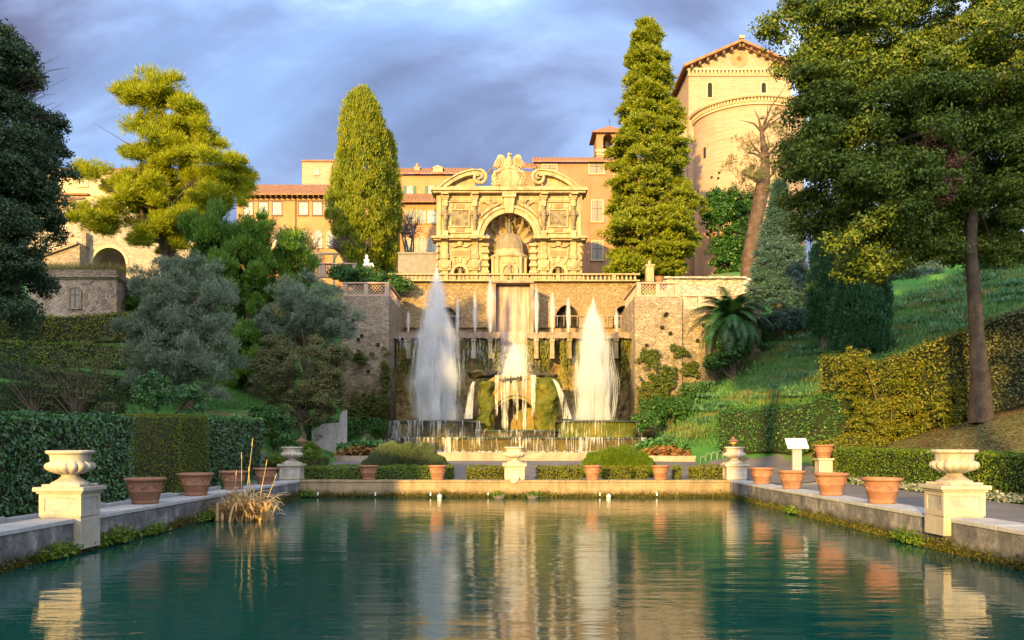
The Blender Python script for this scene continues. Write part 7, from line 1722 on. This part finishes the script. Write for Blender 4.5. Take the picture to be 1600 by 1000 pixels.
# dry reeds in the pool
Yr = 24.5; x = PX(383, Yr); t = thing('dry_reeds', 'clump of dry straw coloured reeds standing in the pool by the left wall', 'reeds', (x, Yr, 0)); r = random.Random(21); V = []; Fq = []; nb = 0
for k in range(330):
    bx, by = x+r.gauss(0, .32), Yr+r.gauss(0, .22); a = r.uniform(0, 6.28); L = r.uniform(.5, 1.3); el = r.uniform(.7, 1.5); w = r.uniform(.022, .055); p = Vector((bx, by, 0)); dh = Vector((math.cos(a), math.sin(a), 0)); side = Vector((-math.sin(a), math.cos(a), 0)); m = 7
    bend = r.uniform(1.0, 3.2)
    for j in range(m+1):
        ww = w*(1-.85*(j/m)**2); V += [tuple(p-side*ww), tuple(p+side*ww+Vector((0, 0, .01)))]
        e = el-bend*(j/m)**2; p = p+(dh*math.cos(e)+Vector((0, 0, 1))*math.sin(e))*L/m; p.z = max(p.z, .02)
    Fq += [(nb+2*j, nb+2*j+1, nb+2*j+3, nb+2*j+2) for j in range(m)]; nb += 2*(m+1)
link_mesh('leaves', np.array(V), np.array(Fq), L_reed, t)
q = MB()
for (dx, h, lean) in ((-.0, 2.3, .22), (-.1, 1.9, .0), (.35, 1.7, .28), (.2, 1.5, -.1), (-.35, 1.4, .1), (.5, 1.3, .4)): q.tube([(x+dx, Yr, 0), (x+dx+lean*.4, Yr, h*.5), (x+dx+lean, Yr, h)], [.018, .014, .006], 5); q.tube([(x+dx+lean*.9, Yr, h*.93), (x+dx+lean*1.02, Yr, h*1.03)], [.02, .008], 5)
q.build('stalks', m_flat('reed_stalk', (.42, .32, .15), .7), t)
# low stone edging and fence hoops on the right court edge
q = MB(); Y = 47.5
for k in range(7): xx = PX(1098+k*9, Y); q.tube([(xx+.14*math.cos(a), Y, H(xx, Y)+.28+.16*math.sin(a)) for a in np.linspace(0, math.pi, 7)], .012, 5); q.tube([(xx-.14, Y, H(xx, Y)-.05), (xx-.14, Y, H(xx, Y)+.28)], .012, 5); q.tube([(xx+.14, Y, H(xx, Y)-.05), (xx+.14, Y, H(xx, Y)+.28)], .012, 5)
tag(q.build('hoop_fence', Mgrey, origin=(PX(1120, Y), Y, H(PX(1120, Y), Y))), 'low wire hoop fence beside the right planting bed', 'fence')
# edging slabs left path
q = MB(); 
for k in range(12): q.box(-11.15, 14+k*1.5, .4, -11.0, 15.46+k*1.5, .58+.02*(k % 3), .02)
tag(q.build('edging', M_coping, origin=(-11.1, 22, .4)), 'grey stone edging strip between the left path and the laurel hedge', 'edging')
# low white wall fragment behind the bush
x0_, x1_ = PX(487, 53), PX(540, 53); q = MB(); q.prism([(x0_, 1.0), (x0_, PZ(672, 53)), (PX(505, 53), PZ(662, 53)), (PX(530, 53), PZ(660, 53)), (PX(532, 53), PZ(645, 53)), (x1_, PZ(640, 53)), (x1_, 1.0)], 53, 53.5)
tag(q.build('low_wall', m_rough('whitewashed_wall', (.4, .38, .38), (.55, .53, .53), (.62, .6, .6), streak=((.2, .2, .18), .7)), origin=((x0_+x1_)/2, 53, 1.2)), 'low broken whitewashed wall at the foot of the left bastion', 'wall')

# ---------------- unseen trees behind and left of the viewer, placed to shade the left half
def uv(u, t_): ca, sa = math.cos(SUN_AZ), math.sin(SUN_AZ); return (u*ca+t_*sa, -u*sa+t_*ca)
sh0 = None
def shade_tree(u, t_, h, r_, label):
    global sh0
    if sh0 is None:
        o = thing('plane_tree', label, 'tree', (0, 0, 0), 'tall trees beyond the left edge of the garden'); 
        c, d = clumps_in([(0, 0, 14, 5.4, 5.4, 9.0), (0, 0, 20, 4, 4, 5), (1, 1, 7, 4.5, 4.5, 4)], 420, .35, .12); foliage('crown', L_oakdk, o, c, 1.25, 60, .62, .36, .9)
        mb = MB(); limbs(mb, (0, 0, 0), (0, 0, 20), [tuple(c[i]) for i in range(12)], .55, .15); mb.build('trunk', M_bark, o); sh0 = o
        oo = o
    else: oo = copy_tree(sh0)
    x, y = uv(u, t_); oo.location = (x, y, max(0, H(x, y))-.1); oo.scale = (r_/5.4, r_/5.4, h/25.0); oo['label'] = label; return oo
names = ['nearest to the pool', 'second from the pool', 'third from the pool', 'fourth from the pool', 'fifth from the pool', 'sixth from the pool', 'farthest from the pool']
for k, (u, t_, h, r_) in enumerate(((-28.5, -12, 24, 5.4), (-37, -14, 25, 5.6), (-46, -10, 23, 5.4), (-55, -14, 24, 5.6), (-64, -8, 23, 5.4), (-73, -12, 24, 5.6))):
    shade_tree(u, t_, h, r_, 'tall dense tree beyond the left edge of the garden, '+names[k])
shade_tree(13.0, -22, 34, 6.2, 'very tall dense tree behind the viewer on the right side')  # unseen tree added to shade the right part of the holm oak
up0 = None
for k, (u, t_) in enumerate(((-3.0, -25), (5.6, -28))):  # unseen pines added to shade the right slope and lower oak crown
    if up0 is None:
        o = thing('umbrella_pine', 'x', 'tree', (0, 0, 0), 'umbrella pines behind the viewer'); c, d = clumps_in([(0, 0, 21.8, 4.6, 4.6, 3.2), (0, 0, 24.5, 3.8, 3.8, 2.0)], 260, .2, .12); foliage('crown', L_oakdk, o, c, 1.1, 60, .6, .36, .8)
        mb = MB(); limbs(mb, (0, 0, 0), (0, 0, 21.5), [tuple(c[i]) for i in range(14)], .5, .3, lo=7); mb.build('trunk', M_bark, o); up0 = o; oo = o
    else: oo = copy_tree(up0)
    x, y = uv(u, t_); oo.location = (x, y, max(0, H(x, y))-.1); oo['label'] = ['tall umbrella pine behind the viewer, the left one', 'tall umbrella pine behind the viewer, the right one'][k]
hedge('tall hedge standing behind the viewer', [uv(-17, -14), uv(16, -14)], 1.6, 4.3, 4.7, L_laurel, leaf=.4, dens=14, rough=.1, ground=flat)  # unseen hedge added to keep low sun off the near pool walls
hedge('taller hedge left behind the viewer', [uv(-24, -13), uv(-16.5, -13)], 1.8, 9.5, 8.5, L_laurel, leaf=.4, dens=14, rough=.1, ground=flat)  # unseen hedge added to shade the left end of the far wall
